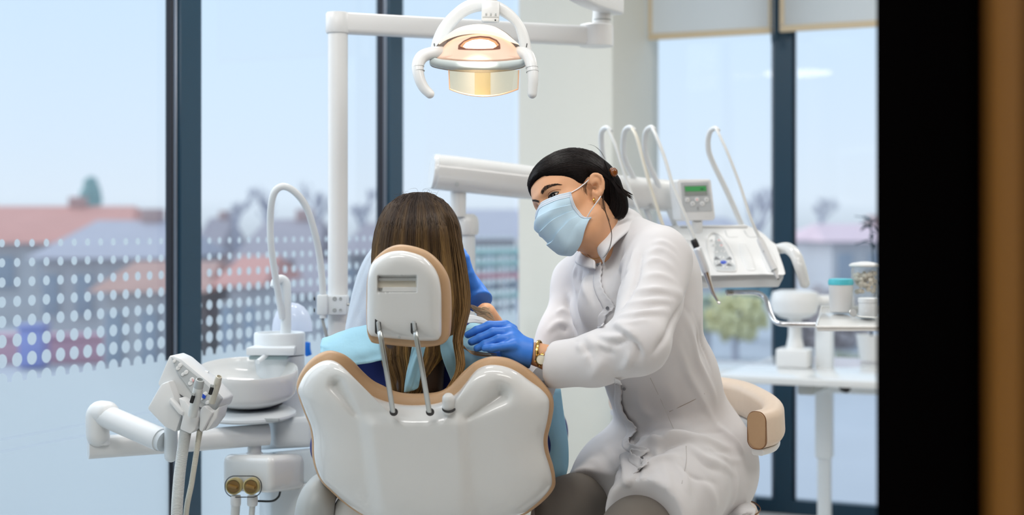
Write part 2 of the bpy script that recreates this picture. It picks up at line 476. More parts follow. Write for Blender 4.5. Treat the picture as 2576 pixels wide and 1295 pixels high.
def film_mat(name, sp, zp, z0, r0, dr, rows, zsolid):
    m = bpy.data.materials.new(name); t = nt(m); t.nodes.clear()
    def nd(op, a, b=None, c=None):
        n = t.nodes.new('ShaderNodeMath'); n.operation = op
        for i, q in enumerate((a, b, c)):
            if q is None: continue
            if isinstance(q, (int, float)): n.inputs[i].default_value = q
            else: t.links.new(q, n.inputs[i])
        return n.outputs[0]
    tc = t.nodes.new('ShaderNodeTexCoord'); sx = t.nodes.new('ShaderNodeSeparateXYZ'); t.links.new(tc.outputs['Object'], sx.inputs[0])
    x, z = sx.outputs['X'], sx.outputs['Z']
    fx = nd('MULTIPLY', nd('SUBTRACT', nd('FRACT', nd('ADD', nd('DIVIDE', x, sp), 0.5)), 0.5), sp)
    q = nd('DIVIDE', nd('SUBTRACT', z0, z), zp)
    row = nd('FLOOR', nd('ADD', q, 0.5))
    fz = nd('MULTIPLY', nd('SUBTRACT', q, row), zp)
    rad = nd('MULTIPLY_ADD', row, dr, r0)
    d2 = nd('SQRT', nd('ADD', nd('MULTIPLY', fx, fx), nd('MULTIPLY', fz, fz)))
    inn = nd('LESS_THAN', d2, rad)
    inn = nd('MULTIPLY', inn, nd('GREATER_THAN', row, -0.5))
    sol = nd('LESS_THAN', z, zsolid)
    fac = nd('MAXIMUM', inn, sol)
    for zl in (0.729, 0.699):
        fac = nd('MULTIPLY', fac, nd('MULTIPLY_ADD', nd('GREATER_THAN', nd('ABSOLUTE', nd('SUBTRACT', z, zl)), 0.0030), 0.38, 0.62))
    fac = nd('MULTIPLY', fac, 0.93)
    tr = t.nodes.new('ShaderNodeBsdfTransparent')
    df = t.nodes.new('ShaderNodeBsdfDiffuse'); df.inputs[0].default_value = lin((196, 208, 218))
    tl = t.nodes.new('ShaderNodeBsdfTranslucent'); tl.inputs[0].default_value = lin((198, 208, 213))
    m1 = t.nodes.new('ShaderNodeMixShader'); m1.inputs[0].default_value = 0.62
    t.links.new(df.outputs[0], m1.inputs[1]); t.links.new(tl.outputs[0], m1.inputs[2])
    m2 = t.nodes.new('ShaderNodeMixShader'); t.links.new(fac, m2.inputs[0]); t.links.new(tr.outputs[0], m2.inputs[1]); t.links.new(m1.outputs[0], m2.inputs[2])
    out = t.nodes.new('ShaderNodeOutputMaterial'); t.links.new(m2.outputs[0], out.inputs[0])
    return m
M_FILM = film_mat('dotted_frosted_film', 0.0525, 0.0487, 1.214, 0.0100, 0.00125, 7, 0.868)

SM1, SM2 = 4.183, 5.354      # depth of the two mullions' middles
def window_pane(idx, Ya, Yb, phaseY):
    a, b = WL_(Ya), WL_(Yb)
    root = bpy.data.objects.new('window_%d' % idx, None); COL.objects.link(root); root.location = (a + b) / 2; WL[root] = (a + b) / 2; root['kind'] = 'structure'
    L = (b - a).length
    local_plane('window_glass', WL_(Ya, -0.012), D, L, FLOOR, CEIL, M_GLASS, root)
    # the film is cut in its own frame so that a dot sits at its origin
    o = WL_(phaseY, 0.0)
    me = bpy.data.meshes.new('frosted_film'); x0 = (a - WL_(phaseY)).dot(D); x1 = (b - WL_(phaseY)).dot(D)
    me.from_pydata([(x0, 0, FLOOR), (x1, 0, FLOOR), (x1, 0, 1.3), (x0, 0, 1.3)], [], [(0, 1, 2, 3)])
    f = link('frosted_film', me, M_FILM, None, kind='structure'); f.location = o; f.rotation_euler = (0, 0, math.atan2(D.y, D.x)); f.parent = root; f.matrix_parent_inverse = Matrix.Translation(-WL[root])
    mb = MB()
    for z in (FLOOR + 0.035, CEIL - 0.03):
        c = (a + b) / 2; mb.box(V((c.x, c.y, z)), (L, 0.06, 0.07), Euler((0, 0, math.atan2(D.y, D.x))))
    mb.build('window_frame', M_FRAME, root, kind='structure')
window_pane(1, 2.95, SM1 - 0.03, 3.521)
window_pane(2, SM1 + 0.03, SM2 - 0.03, 4.312)
window_pane(3, SM2 + 0.03, 6.46, 5.75)
window_pane(4, 1.75, 2.92, 2.3)
def mullion(name, Ymid, w, org=None, dirv=D, nrm=N):
    c = WL_(Ymid) if org is None else org
    rz = math.atan2(dirv.y, dirv.x)
    root = bpy.data.objects.new(name, None); COL.objects.link(root); root.location = c; WL[root] = c; root['kind'] = 'structure'
    h = CEIL - FLOOR; zc = (CEIL + FLOOR) / 2
    def bx(off, along, wd, th, m, nm):
        q = c + nrm * off + dirv * along
        MB().box(V((q.x, q.y, zc)), (wd, th, h), Euler((0, 0, rz)), 0.003, 1).build(nm, m, root, kind='structure')
    bx(0.003, 0, w, 0.056, M_FRAME, 'mullion_post')
    bx(0.012, -w / 2 - 0.004, 0.008, 0.02, M_ALU, 'highlight_strip')  # pale strip standing in for the highlight beside the gasket
    bx(0.000, -w / 2 - 0.011, 0.006, 0.022, M_GASK, 'gasket')
    bx(0.000, w / 2 + 0.004, 0.008, 0.03, M_GASK, 'gasket')
mullion('trim_1', SM1 + .008, 0.104); mullion('trim_2', SM2, 0.115); mullion('trim_3', 2.935, 0.111)
# the glazing of the side wall behind the photographer's left, out of view: closed
quad_struct('wall_left', WL_(1.75), WL_(0.85), FLOOR, CEIL, M_WALL, -N * 0.12)

# far wall: two windows with roller blinds
def FW(t, off=0.0, z=0.0):           # along the far wall from the pier; off towards the room
    return Qq + E2 * t - D * off + V((0, 0, z))
T_M = 0.640
def far_window(idx, ta, tb):
    a, b = FW(ta), FW(tb); c = (a + b) / 2; L = tb - ta
    root = bpy.data.objects.new('window_%d' % idx, None); COL.objects.link(root); root.location = c; WL[root] = c; root['kind'] = 'structure'
    local_plane('window_glass', FW(ta, -0.012), E2, L, FLOOR, CEIL, M_GLASS, root)
    mb = MB()
    for z in (FLOOR + 0.03, CEIL - 0.03): mb.box(V((c.x, c.y, z)), (L, 0.06, 0.07), Euler((0, 0, math.atan2(E2.y, E2.x))))
    mb.build('window_frame', M_FRAME, root, kind='structure')
far_window(5, 0.0, T_M - 0.03); far_window(6, T_M + 0.03, 1.9)
mullion('trim_4', 0, 0.088, FW(T_M), E2, -D)
quad_struct('wall_back', FW(1.9), FW(3.2), FLOOR, CEIL, M_WALL, D * 0.12)

M_BLIND = cloth('blind_fabric', (238, 232, 222), transl=0.72, bump=0.1, bscale=400, var=0.01)
M_HEM = mat('beige_hem', (214, 196, 166), rough=0.7, var=0.02)
def blind(ta, tb, zb, label):
    c = FW((ta + tb) / 2, 0.10)
    th = thing('roller_blind', label, 'blind', (c.x, c.y, zb), 'roller blinds on the far windows')
    rz = math.atan2(E2.y, E2.x); L = tb - ta
    mb = MB(); k = 12
    mb.grid([[FW(ta + L * j / k, 0.10, z) for j in range(k + 1)] for z in (zb + 0.02, CEIL - 0.05)])
    mb.build('fabric', M_BLIND, th)
    MB().box(V((c.x, c.y, zb + 0.012)), (L, 0.016, 0.03), Euler((0, 0, rz)), 0.006).build('bottom_bar', M_HEM, th)
    for s in (-1, 1):
        p = FW((ta + tb) / 2 + s * (L / 2 - 0.012), 0.103)
        MB().box(V((p.x, p.y, (zb + CEIL) / 2)), (0.02, 0.004, CEIL - zb - 0.06), Euler((0, 0, rz))).build('side_hem', M_HEM, th)
    MB().tube([FW(ta, 0.10, CEIL - 0.045), FW(tb, 0.10, CEIL - 0.045)], 0.028, 14).build('roller_tube', M_ALU, th)
    return th
blind(0.012, 0.612, 2.142, 'cream roller blind beside the cream corner wall, half lowered')
blind(0.640, 1.5, 2.146, 'cream roller blind next to the open black door, half lowered')
p = FW(0.626, 0.115)
mb = MB(); mb.tube([V((p.x, p.y, CEIL - 0.05)), V((p.x, p.y, 2.16)), V((p.x - 0.006, p.y - 0.004, 2.135)), V((p.x - 0.02, p.y - 0.01, 2.15)), V((p.x - 0.014, p.y - 0.01, CEIL - 0.05))], 0.004, 8, 30)
tag(mb.build('blind_cord', mat('dark_cord', (30, 60, 80), rough=0.5)), 'dark pull cord hanging between the two cream roller blinds', 'cord')

# door leaf standing open at the camera's side and the ochre wall that carries it
M_DOOR = mat('black_door_lacquer', (4, 3, 3), rough=0.6, var=0.1, spec=0.03)
_t = M_DOOR.node_tree; _d = _t.nodes.new('ShaderNodeBsdfDiffuse'); _t.links.new(_t.nodes['Mix'].outputs[2], _d.inputs[0]); _t.links.new(_d.outputs[0], _t.nodes['Material Output'].inputs[0])
M_OCHRE = mat('ochre_paint', (138, 86, 2), rough=0.8, var=0.03, spec=0.2)
dn = V((0.300, 0.93, 0)); df_ = V((0.461, 1.80, 0)); dv = (df_ - dn).normalized(); dperp = V((dv.y, -dv.x, 0))
dr = bpy.data.objects.new('door_1', None); COL.objects.link(dr); dr.location = (dn.x, dn.y, FLOOR); WL[dr] = V((dn.x, dn.y, FLOOR)); dr['kind'] = 'structure'
mb = MB(); mb.prism([V((dn.x, dn.y, FLOOR + .01)), V((df_.x, df_.y, FLOOR + .01)), V((df_.x, df_.y, 2.15)), V((dn.x, dn.y, 2.15))], dperp * 0.045, 0.003, 1)
mb.build('door_leaf', M_DOOR, dr, kind='structure')
hq = df_ - dv * 0.09
mb = MB(); mb.box(V((hq.x, hq.y, 0.98)) + dperp * 0.052, (0.03, 0.012, 0.2), Euler((0, 0, math.atan2(dv.y, dv.x))), 0.004)
mb.tube([V((hq.x, hq.y, 1.02)) + dperp * 0.05, V((hq.x, hq.y, 1.02)) + dperp * 0.09, V((hq.x, hq.y, 1.02)) + dperp * 0.1 - dv * 0.03, V((hq.x, hq.y, 1.02)) + dperp * 0.1 - dv * 0.12], 0.009, 10)
mb.build('door_handle', M_ALU, dr, kind='structure')
quad_struct('wall_front', V((0.310, 0.86, 0)), V((3.2, 0.86, 0)), FLOOR, CEIL, M_OCHRE, V((0, 0.12, 0)))
quad_struct('wall_front_left', V((-2.45, 0.86, 0)), V((-0.62, 0.86, 0)), FLOOR, CEIL, M_WALL, V((0, 0.12, 0)))
quad_struct('wall_hall_left', V((-1.3, -1.5, 0)), V((-1.3, 0.86, 0)), FLOOR, CEIL, M_WALL, V((-0.1, 0, 0)))
quad_struct('wall_hall_right', V((1.6, -1.5, 0)), V((1.6, 0.86, 0)), FLOOR, CEIL, M_OCHRE, V((0.1, 0, 0)))
quad_struct('wall_hall_back', V((-1.4, -1.5, 0)), V((1.7, -1.5, 0)), FLOOR, CEIL, M_WALL, V((0, -0.1, 0)))

# round ceiling lamp (its reflection shows in the far window)
lm = V((-1.16, 3.12, 2.42))
tl_ = thing('ceiling_lamp', 'round white flat pendant lamp hanging by the long glass wall', 'lamp', (lm.x, lm.y, CEIL))
MB().lathe([(0.02, 0.03), (0.24, 0.028), (0.27, 0.015), (0.27, 0.0)], lm, n=40).build('lamp_housing', mat('lamp_white', (240, 240, 240), rough=0.4), tl_)
MB().lathe([(0.255, 0.0), (0.25, -0.006), (0.01, -0.008)], lm, n=40).build('diffuser', emission('lamp_glow', (255, 244, 232), 9.0), tl_)
MB().tube([lm + V((0, 0, 0.02)), V((lm.x, lm.y, CEIL))], 0.006, 8).build('stem', M_ALU, tl_)

# ================================================================== the street outside (soft, far away; haze paled into the colours)
GZ = -1.6
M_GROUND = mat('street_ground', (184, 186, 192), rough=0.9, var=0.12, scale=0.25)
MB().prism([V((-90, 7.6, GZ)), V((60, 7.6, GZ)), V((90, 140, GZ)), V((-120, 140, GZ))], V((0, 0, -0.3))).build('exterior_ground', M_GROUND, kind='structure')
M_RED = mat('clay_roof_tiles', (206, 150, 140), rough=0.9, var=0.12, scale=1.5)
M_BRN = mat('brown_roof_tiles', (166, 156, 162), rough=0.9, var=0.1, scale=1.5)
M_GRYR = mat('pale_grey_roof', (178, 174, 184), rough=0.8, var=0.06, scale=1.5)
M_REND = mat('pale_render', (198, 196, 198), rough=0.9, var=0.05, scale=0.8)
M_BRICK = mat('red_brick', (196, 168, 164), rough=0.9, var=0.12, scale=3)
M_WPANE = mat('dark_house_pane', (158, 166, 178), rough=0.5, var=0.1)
def house(name, x0, x1, Y, yr, ye, yb, dep, m_roof, m_wall, label, hip=0.18, wins=5, chim=True):
    """a pitched-roof house: ridge at yr, eaves at ye, wall down to the ground"""
    a, b = P(x0, ye, Y), P(x1, ye, Y); zr = P(0, yr, Y).z; ze = a.z
    g = thing(name, label, 'house', ((a.x + b.x) / 2, Y + dep / 2, GZ))
    mb = MB(); mb.prism([V((a.x + .3, Y + .3, GZ)), V((b.x - .3, Y + .3, GZ)), V((b.x - .3, Y + .3, ze)), V((a.x + .3, Y + .3, ze))], V((0, dep - .6, 0))); mb.build('wall', m_wall, g)
    h = (b.x - a.x) * hip
    vs = [V((a.x, Y, ze)), V((b.x, Y, ze)), V((b.x, Y + dep, ze)), V((a.x, Y + dep, ze)), V((a.x + h, Y + dep * .5, zr)), V((b.x - h, Y + dep * .5, zr))]
    MB().add(vs, [(0, 1, 5, 4), (1, 2, 5), (2, 3, 4, 5), (3, 0, 4), (3, 2, 1, 0)]).build('roof', m_roof, g)
    ww_ = min(1.1, (b.x - a.x) / (wins + .4) * .6)
    for i in range(wins):
        for zz in (ze - 0.85, ze - 2.9):
            if zz < GZ + 0.6: continue
            xx = a.x + (b.x - a.x) * (i + 0.7) / (wins + 0.4)
            f = MB().box(V((xx, Y + 0.3, zz)), (ww_, 0.12, 1.15), None, 0.02).build('window', M_REND, g)
            MB().box(V((xx, Y + 0.22, zz)), (ww_ * .8, 0.06, 0.95), None, 0.01).build('pane', M_WPANE, f)
    if chim:
        MB().box(V((a.x + (b.x - a.x) * .62, Y + dep * .5, zr + 0.05)), (0.5, 0.5, 0.5), None, 0.03).build('chimney', M_BRICK, g)
    return g
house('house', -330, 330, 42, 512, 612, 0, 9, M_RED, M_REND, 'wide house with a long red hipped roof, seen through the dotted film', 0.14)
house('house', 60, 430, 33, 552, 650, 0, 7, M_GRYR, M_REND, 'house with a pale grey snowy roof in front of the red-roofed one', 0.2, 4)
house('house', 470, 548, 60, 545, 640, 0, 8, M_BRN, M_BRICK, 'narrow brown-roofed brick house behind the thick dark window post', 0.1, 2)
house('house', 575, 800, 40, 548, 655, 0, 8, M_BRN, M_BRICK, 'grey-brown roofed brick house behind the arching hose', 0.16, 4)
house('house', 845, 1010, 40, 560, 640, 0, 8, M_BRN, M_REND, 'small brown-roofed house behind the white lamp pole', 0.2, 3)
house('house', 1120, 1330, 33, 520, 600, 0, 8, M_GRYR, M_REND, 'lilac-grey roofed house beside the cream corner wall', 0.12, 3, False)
house('house', 2075, 2420, 46, 562, 608, 0, 9, mat('hazed_pink_roof', (224, 196, 202), rough=.9, var=.12), M_REND, 'red-roofed house beyond the far window beside the black door', 0.14, 4)  # roof colour washed out to carry the haze
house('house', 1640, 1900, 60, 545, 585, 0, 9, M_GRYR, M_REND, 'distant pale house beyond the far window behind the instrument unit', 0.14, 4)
# low walls and a parked car
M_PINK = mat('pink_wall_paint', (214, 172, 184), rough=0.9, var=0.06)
a, b = P(-200, 860, 30), P(470, 860, 30)
mb = MB(); mb.prism([V((a.x, 30, GZ)), V((b.x, 30, GZ)), V((b.x, 30, GZ + .55)), V((a.x, 30, GZ + .55))], V((0, 0.3, 0)), 0.03); mb.box(V(((a.x + b.x) / 2, 30.15, GZ + .58)), (b.x - a.x, 0.45, 0.1), None, 0.02)
tag(mb.build('garden_wall', M_PINK), 'pink garden wall along the street below the red-roofed house', 'wall')
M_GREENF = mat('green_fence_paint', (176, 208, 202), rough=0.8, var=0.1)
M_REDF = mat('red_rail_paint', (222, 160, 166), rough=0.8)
fz = []
g = thing('street_fence', 'pale green and red slatted fence beside the cream corner wall', 'fence', (0.0, 28, GZ))
for yy, hh, m, nm in ((632, 0.14, M_GREENF, 'green_rail'), (660, 0.12, M_GREENF, 'green_rail'), (694, 0.10, M_REDF, 'red_rail'), (740, 0.10, M_GREENF, 'green_rail')):
    a, b = P(1130, yy, 28), P(1330, yy, 28); MB().box((a + b) / 2, (b.x - a.x, 0.08, hh), None, 0.01).build(nm, m, g)
for k in range(6):
    xx = P(1130 + 40 * k, 600, 28).x; zt = P(0, 622, 28).z; MB().box(V((xx, 28.1, (zt + GZ) / 2)), (0.12, 0.08, zt - GZ), None, 0.01).build('post', M_ALU, g)
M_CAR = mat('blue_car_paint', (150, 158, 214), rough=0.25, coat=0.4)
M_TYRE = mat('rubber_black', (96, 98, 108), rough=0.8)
def car(px, py, Y, label):
    c = P(px, py, Y); z = c.z - 0.7; Y = Y
    g = thing('car', label, 'car', (c.x, Y, z))
    pr = [(-2.0, .35), (-1.95, .75), (-1.2, .9), (-0.6, 1.4), (0.7, 1.42), (1.3, .95), (1.95, .8), (2.0, .35)]
    MB().prism([V((c.x + u, Y - .8, z + v)) for u, v in pr], V((0, 1.6, 0)), 0.06).build('body', M_CAR, g)
    for s in (-1.2, 1.2):
        for q in (-0.82, 0.66): MB().lathe([(0.05, 0), (0.33, 0), (0.33, 0.16), (0.05, 0.16)], V((c.x + s, Y + q, z + 0.33)), V((0, 1, 0)), 20).build('wheel', M_TYRE, g)
    MB().prism([V((c.x + u, Y - .815, z + v)) for u, v in ((-1.05, .92), (-0.55, 1.33), (0.62, 1.34), (1.05, .95))], V((0, 0.03, 0)), 0.01).build('side_window', M_WPANE, g)
    return g
bn = P(86, 858, 29); bg_ = thing('recycling_bin', 'small blue-violet bin standing at the pink garden wall', 'bin', (bn.x, 29, GZ))
MB().box(V((bn.x, 29, GZ + .42)), (.5, .5, .8), None, .05).build('bin_body', M_CAR, bg_)
MB().box(V((bn.x, 29, GZ + .87)), (.56, .56, .1), None, .03).build('lid', M_CAR, bg_)
house('house', 215, 520, 26, 664, 735, 0, 5, mat('rust_roof', (186, 148, 138), rough=.9, var=.15, scale=2), M_REND, 'low house with a rust-brown roof just left of the thick dark window post', .12, 3, False)
house('house', 525, 660, 25, 650, 720, 0, 5, M_RED, M_REND, 'low pink-roofed shed right beside the thick dark window post', .1, 2, False)
house('house', 690, 830, 33, 660, 740, 0, 5, M_BRN, M_REND, 'low grey-brown shed seen through the dots behind the tap', .1, 2, False)
# trees
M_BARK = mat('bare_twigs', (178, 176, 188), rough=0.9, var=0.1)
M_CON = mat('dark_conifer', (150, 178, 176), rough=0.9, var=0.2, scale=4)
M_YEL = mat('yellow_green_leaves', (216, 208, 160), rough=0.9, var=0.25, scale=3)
def bare_tree(px, ytop, Y, spread, label, seed, m=M_BARK):
    rnd = random.Random(seed); top = P(px, ytop, Y)
    g = thing('bare_tree', label, 'tree', (top.x, Y, GZ)); mb = MB(); H = top.z - GZ
    def br(p, d, L, r, lev):
        q = p + d * L
        mb.tube([p, p.lerp(q, .5) + V((rnd.uniform(-.06, .06), rnd.uniform(-.06, .06), 0)) * L, q], [r, r * .6], 4, 4)
        if lev == 0: return
        for k in range(4 if lev > 1 else 5):
            a = rnd.uniform(0, 2 * PI); s = rnd.uniform(0.35, 0.9)
            nd_ = (d + V((math.cos(a) * s, math.sin(a) * s, rnd.uniform(0.05, 0.5)))).normalized()
            br(p.lerp(q, rnd.uniform(0.5, 1.0)), nd_, L * rnd.uniform(0.5, 0.72), r * 0.5, lev - 1)
    MB().tube([V((top.x, Y, GZ)), V((top.x + .1, Y, GZ + H * .45))], [0.2, 0.14], 8).build('trunk', m, g)
    br(V((top.x + .1, Y, GZ + H * .4)), V((0, 0, 1)), H * 0.26 * spread, 0.11, 4)
    mb.build('branches', m, g)
    return g
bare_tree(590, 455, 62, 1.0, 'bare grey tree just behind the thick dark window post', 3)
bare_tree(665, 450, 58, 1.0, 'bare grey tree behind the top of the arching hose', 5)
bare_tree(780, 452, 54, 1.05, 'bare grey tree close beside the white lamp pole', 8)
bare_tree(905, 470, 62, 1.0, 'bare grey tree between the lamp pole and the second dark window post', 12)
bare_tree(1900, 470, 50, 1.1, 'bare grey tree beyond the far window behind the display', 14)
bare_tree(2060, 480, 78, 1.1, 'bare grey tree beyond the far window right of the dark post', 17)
def conifer(px, yt, yb, Y, rw, label):
    a, b = P(px, yt, Y), P(px, yb, Y); g = thing('conifer', label, 'tree', (a.x, Y, GZ))
    MB().tube([V((a.x, Y, GZ)), V((a.x, Y, b.z))], 0.25, 8).build('trunk', M_BARK, g)
    mb = MB(); rnd = random.Random(2); H = a.z - b.z
    for i in range(60):
        u = rnd.random(); r = rw * (0.2 + 0.8 * math.sin(min(1, u * 1.2) * PI * .5)) ; an = rnd.uniform(0, 6.28)
        mb.sphere(V((a.x + math.cos(an) * r * .6, Y + math.sin(an) * r * .6, a.z - u * H)), rw * .5, 8, 6)
    mb.build('crown', M_CON, g)
conifer(228, 455, 520, 58, 0.44, 'dark green conifer rising above the red roof')
def shrub(px, py, Y, r, m, label, seed, name='shrub'):
    c = P(px, py, Y); rnd = random.Random(seed); g = thing(name, label, 'shrub', (c.x, Y, GZ)); mb = MB()
    for i in range(140):
        v = V((rnd.gauss(0, 1), rnd.gauss(0, 1), rnd.gauss(0, 1))).normalized() * (r * rnd.uniform(.55, 1))
        mb.sphere(c + V((v.x * 1.2, v.y, v.z)), r * rnd.uniform(.12, .22), 7, 5)
    mb.build('foliage', m, g)
    MB().tube([V((c.x, Y, GZ)), c], [0.08, 0.04], 6).build('stem', M_BARK, g)
shrub(1850, 800, 30, 0.55, M_YEL, 'yellow-green bush seen below the instrument unit', 4)
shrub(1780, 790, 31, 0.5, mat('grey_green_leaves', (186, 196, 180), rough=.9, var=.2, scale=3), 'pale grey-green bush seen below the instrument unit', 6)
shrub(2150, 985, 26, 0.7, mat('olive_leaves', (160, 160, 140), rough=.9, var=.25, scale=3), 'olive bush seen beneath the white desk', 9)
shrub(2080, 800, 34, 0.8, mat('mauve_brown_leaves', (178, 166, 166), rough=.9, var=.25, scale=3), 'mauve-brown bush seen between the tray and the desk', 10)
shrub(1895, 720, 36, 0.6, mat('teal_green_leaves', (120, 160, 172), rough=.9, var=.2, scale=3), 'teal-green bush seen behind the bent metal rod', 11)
# ================================================================== dental equipment
M_WP = mat('white_gloss_plastic', (216, 217, 216), rough=0.12, spec=0.5, var=0.012, coat=0.25)
M_WS = mat('white_satin_plastic', (220, 221, 221), rough=0.32, spec=0.5, var=0.012)
M_WC = mat('cool_white_plastic', (214, 219, 222), rough=0.3, var=0.012)
M_TAN = mat('tan_leatherette', (186, 152, 117), rough=0.42, spec=0.4, var=0.05, scale=60, bump=0.12, bscale=500)
M_TAN2 = mat('pale_tan_leatherette', (220, 200, 180), rough=0.45, spec=0.4, var=0.04, scale=60, bump=0.12, bscale=500)
M_SEAM = mat('brown_stitching', (120, 82, 50), rough=0.8)
M_STEEL = mat('brushed_steel', (176, 178, 176), rough=0.28, metal=1.0, var=0.05)
M_CHROME = mat('polished_chrome', (215, 210, 205), rough=0.1, metal=1.0)
M_DARK = mat('dark_recess', (34, 33, 34), rough=0.7)
M_BLACK = mat('black_plastic', (16, 17, 20), rough=0.4)
M_GREY = mat('grey_plastic', (168, 172, 172), rough=0.4)
M_LGREY = mat('light_grey_membrane', (182, 186, 188), rough=0.4)
M_MGREY = mat('mid_grey_membrane', (146, 150, 154), rough=0.45)
M_BEIGE = mat('beige_plastic', (205, 200, 186), rough=0.4)
M_BRASS = mat('brown_valve_plastic', (136, 104, 52), rough=0.35, var=0.08)
M_BRASS2 = mat('olive_valve_ring', (176, 160, 108), rough=0.35, var=0.06)
M_BLUE = mat('blue_button', (22, 72, 190), rough=0.3)
M_RED = bpy.data.materials.get('clay_roof_tiles')
M_PINKM = mat('pink_print', (232, 170, 170), rough=0.5)
M_HOSE = mat('pale_grey_hose', (206, 208, 206), rough=0.45)
M_HOSE2 = mat('cream_hose', (208, 204, 190), rough=0.45)

def closed(pts, n):
    """smooth closed curve through pts, n points"""
    k = len(pts); out = []
    for i in range(n):
        u = i / n * k; j = int(u) % k; t = u - int(u)
        a, b, c, d = (np.array(pts[(j + q) % k], float) for q in (-1, 0, 1, 2))
        out.append(0.5 * ((2 * b) + (c - a) * t + (2 * a - 5 * b + 4 * c - d) * t * t + (3 * b - a - 3 * c + d) * t ** 3))
    return out
def sstep(a, b, x):
    t = min(1, max(0, (x - a) / (b - a))); return t * t * (3 - 2 * t)
def segd(p, a, b):
    p, a, b = (np.array(q, float) for q in (p, a, b)); ab = b - a
    t = min(1, max(0, float((p - a) @ ab / (ab @ ab)))); return float(np.linalg.norm(p - a - ab * t)), t

# ------------------------------------------------------------------ the treatment chair, seen from behind
CH = thing('dental_chair', 'white shelled dental chair with tan padding, its back to the camera, patient seated', 'chair', (-0.15, 3.1, FLOOR))
def Yb(y): return 2.80 + (y - 900) / 400 * 0.10
shellO = [(750, 978), (767, 941), (796, 915), (825, 905), (851, 912), (877, 937), (906, 974), (935, 994), (965, 1007), (994, 1014), (1023, 1018), (1060, 1018), (1097, 1014), (1126, 1003), (1152, 985), (1174, 959), (1196, 932), (1218, 920), (1243, 917), (1273, 922), (1302, 935), (1331, 956), (1361, 978), (1379, 1000), (1382, 1022), (1377, 1058), (1368, 1099), (1370, 1132), (1381, 1168), (1388, 1198), (1387, 1222), (1368, 1249), (1335, 1278), (1302, 1297), (1200, 1325), (1080, 1332), (960, 1315), (906, 1290), (869, 1264), (840, 1238), (811, 1209), (796, 1176), (790, 1143), (789, 1106), (783, 1073), (770, 1040), (756, 1003)]
cushK = [(746, 968), (757, 936), (785, 901), (822, 882), (856, 887), (884, 904), (913, 934), (938, 956), (965, 970), (992, 983), (1023, 989), (1060, 989), (1097, 986), (1122, 976), (1146, 954), (1168, 932), (1192, 912), (1216, 901), (1243, 896), (1280, 901), (1317, 919), (1349, 944), (1375, 972), (1390, 996), (1393, 1025), (1387, 1062), (1378, 1101), (1381, 1135), (1391, 1168), (1397, 1200), (1395, 1226), (1375, 1253), (1340, 1282), (1305, 1300), (1200, 1328), (1080, 1335), (960, 1318), (904, 1292), (866, 1266), (837, 1240), (807, 1210), (792, 1177), (785, 1143), (784, 1106), (779, 1073), (766, 1040), (752, 1001)]
cx0, cy0 = 1075, 1135
NN = 260
O = closed(shellO, NN); K = closed(cushK, NN)
def shell_Y(x, y, t):
    b = 0.062 * max(0.0, 1 - t ** 5) ** 0.5
    b += 0.014 * sstep(1030, 1075, y) * sstep(890 + (y - 1030) * .14, 935 + (y - 1030) * .14, x) * (1 - sstep(1145 + (y - 1040) * .07, 1180 + (y - 1040) * .07, x))
    d, u = segd((x, y), (845, 968), (895, 1040)); b -= 0.020 * math.exp(-(d / (15 - 7 * u)) ** 2) * (1 - .7 * u)
    d, u = segd((x, y), (1258, 992), (1178, 1048)); b -= 0.026 * math.exp(-(d / (21 - 13 * u)) ** 2) * (1 - .6 * u)
    return Yb(y) - b
rings = []
for i in range(72):
    t = 1 - (i / 71.0) ** 1.6
    t = max(t, 0.004)
    r = []
    for j in range(NN):
        x = cx0 + (O[j][0] - cx0) * t; y = cy0 + (O[j][1] - cy0) * t
        r.append(P(x, y, shell_Y(x, y, t)))
    rings.append(r)
mb = MB(); back = [P(x, y, Yb(y) + 0.012) for x, y in O]
mb.ringsurf([back] + rings, cap0=False); mb.build('backrest_shell', M_WP, CH, ang=60)
rings = [[P(x, y, Yb(y) + 0.002) for x, y in O]]
for f, dy in ((0.55, 0.004), (0.85, 0.010), (1.0, 0.022), (1.0, 0.05), (0.8, 0.068), (0.2, 0.078)):
    rings.append([P(O[j][0] + (K[j][0] - O[j][0]) * f, O[j][1] + (K[j][1] - O[j][1]) * f, Yb(O[j][1]) + dy) for j in range(NN)])
for t, dy in ((0.8, 0.085), (0.5, 0.10), (0.05, 0.11)):
    rings.append([P(cx0 + (O[j][0] - cx0) * t, cy0 + (O[j][1] - cy0) * t, Yb(cy0 + (O[j][1] - cy0) * t) + dy) for j in range(NN)])
MB().ringsurf(rings, cap0=False).build('backrest_cushion', M_TAN, CH, ang=70)

# headrest
hO = [(933, 667), (948, 650), (975, 635), (1003, 630), (1030, 633), (1064, 645), (1088, 667), (1103, 694), (1110, 732), (1111, 783), (1111, 834), (1107, 848), (1096, 856), (1064, 857), (1030, 855), (985, 851), (945, 847), (932, 843), (925, 828), (923, 800), (923.5, 749), (925, 698)]
hK = [(936, 662), (952, 641), (977, 623), (1006, 615), (1043, 620), (1077, 633), (1105, 657), (1125, 688), (1133.5, 718), (1136, 766), (1135, 820), (1130, 847), (1111, 866), (1066, 873), (1030, 872), (985, 868), (942, 863), (931, 855), (924, 836), (921.5, 800), (921.5, 749), (924, 698)]
def Yh(y): return 2.735 + (y - 740) / 240 * 0.05
H1 = closed(hO, 200); H2 = closed(hK, 200); hx, hy = 1014, 745
def head_Y(x, y, t):
    b = 0.030 * max(0.0, 1 - t ** 7) ** 0.5
    inx = min(sstep(948, 953, x), 1 - sstep(1045, 1050, x)); iny = min(sstep(691, 695, y), 1 - sstep(732, 736, y))
    b -= 0.016 * inx * iny
    return Yh(y) - b
rings = [[P(x, y, Yh(y) + 0.01) for x, y in H1]]
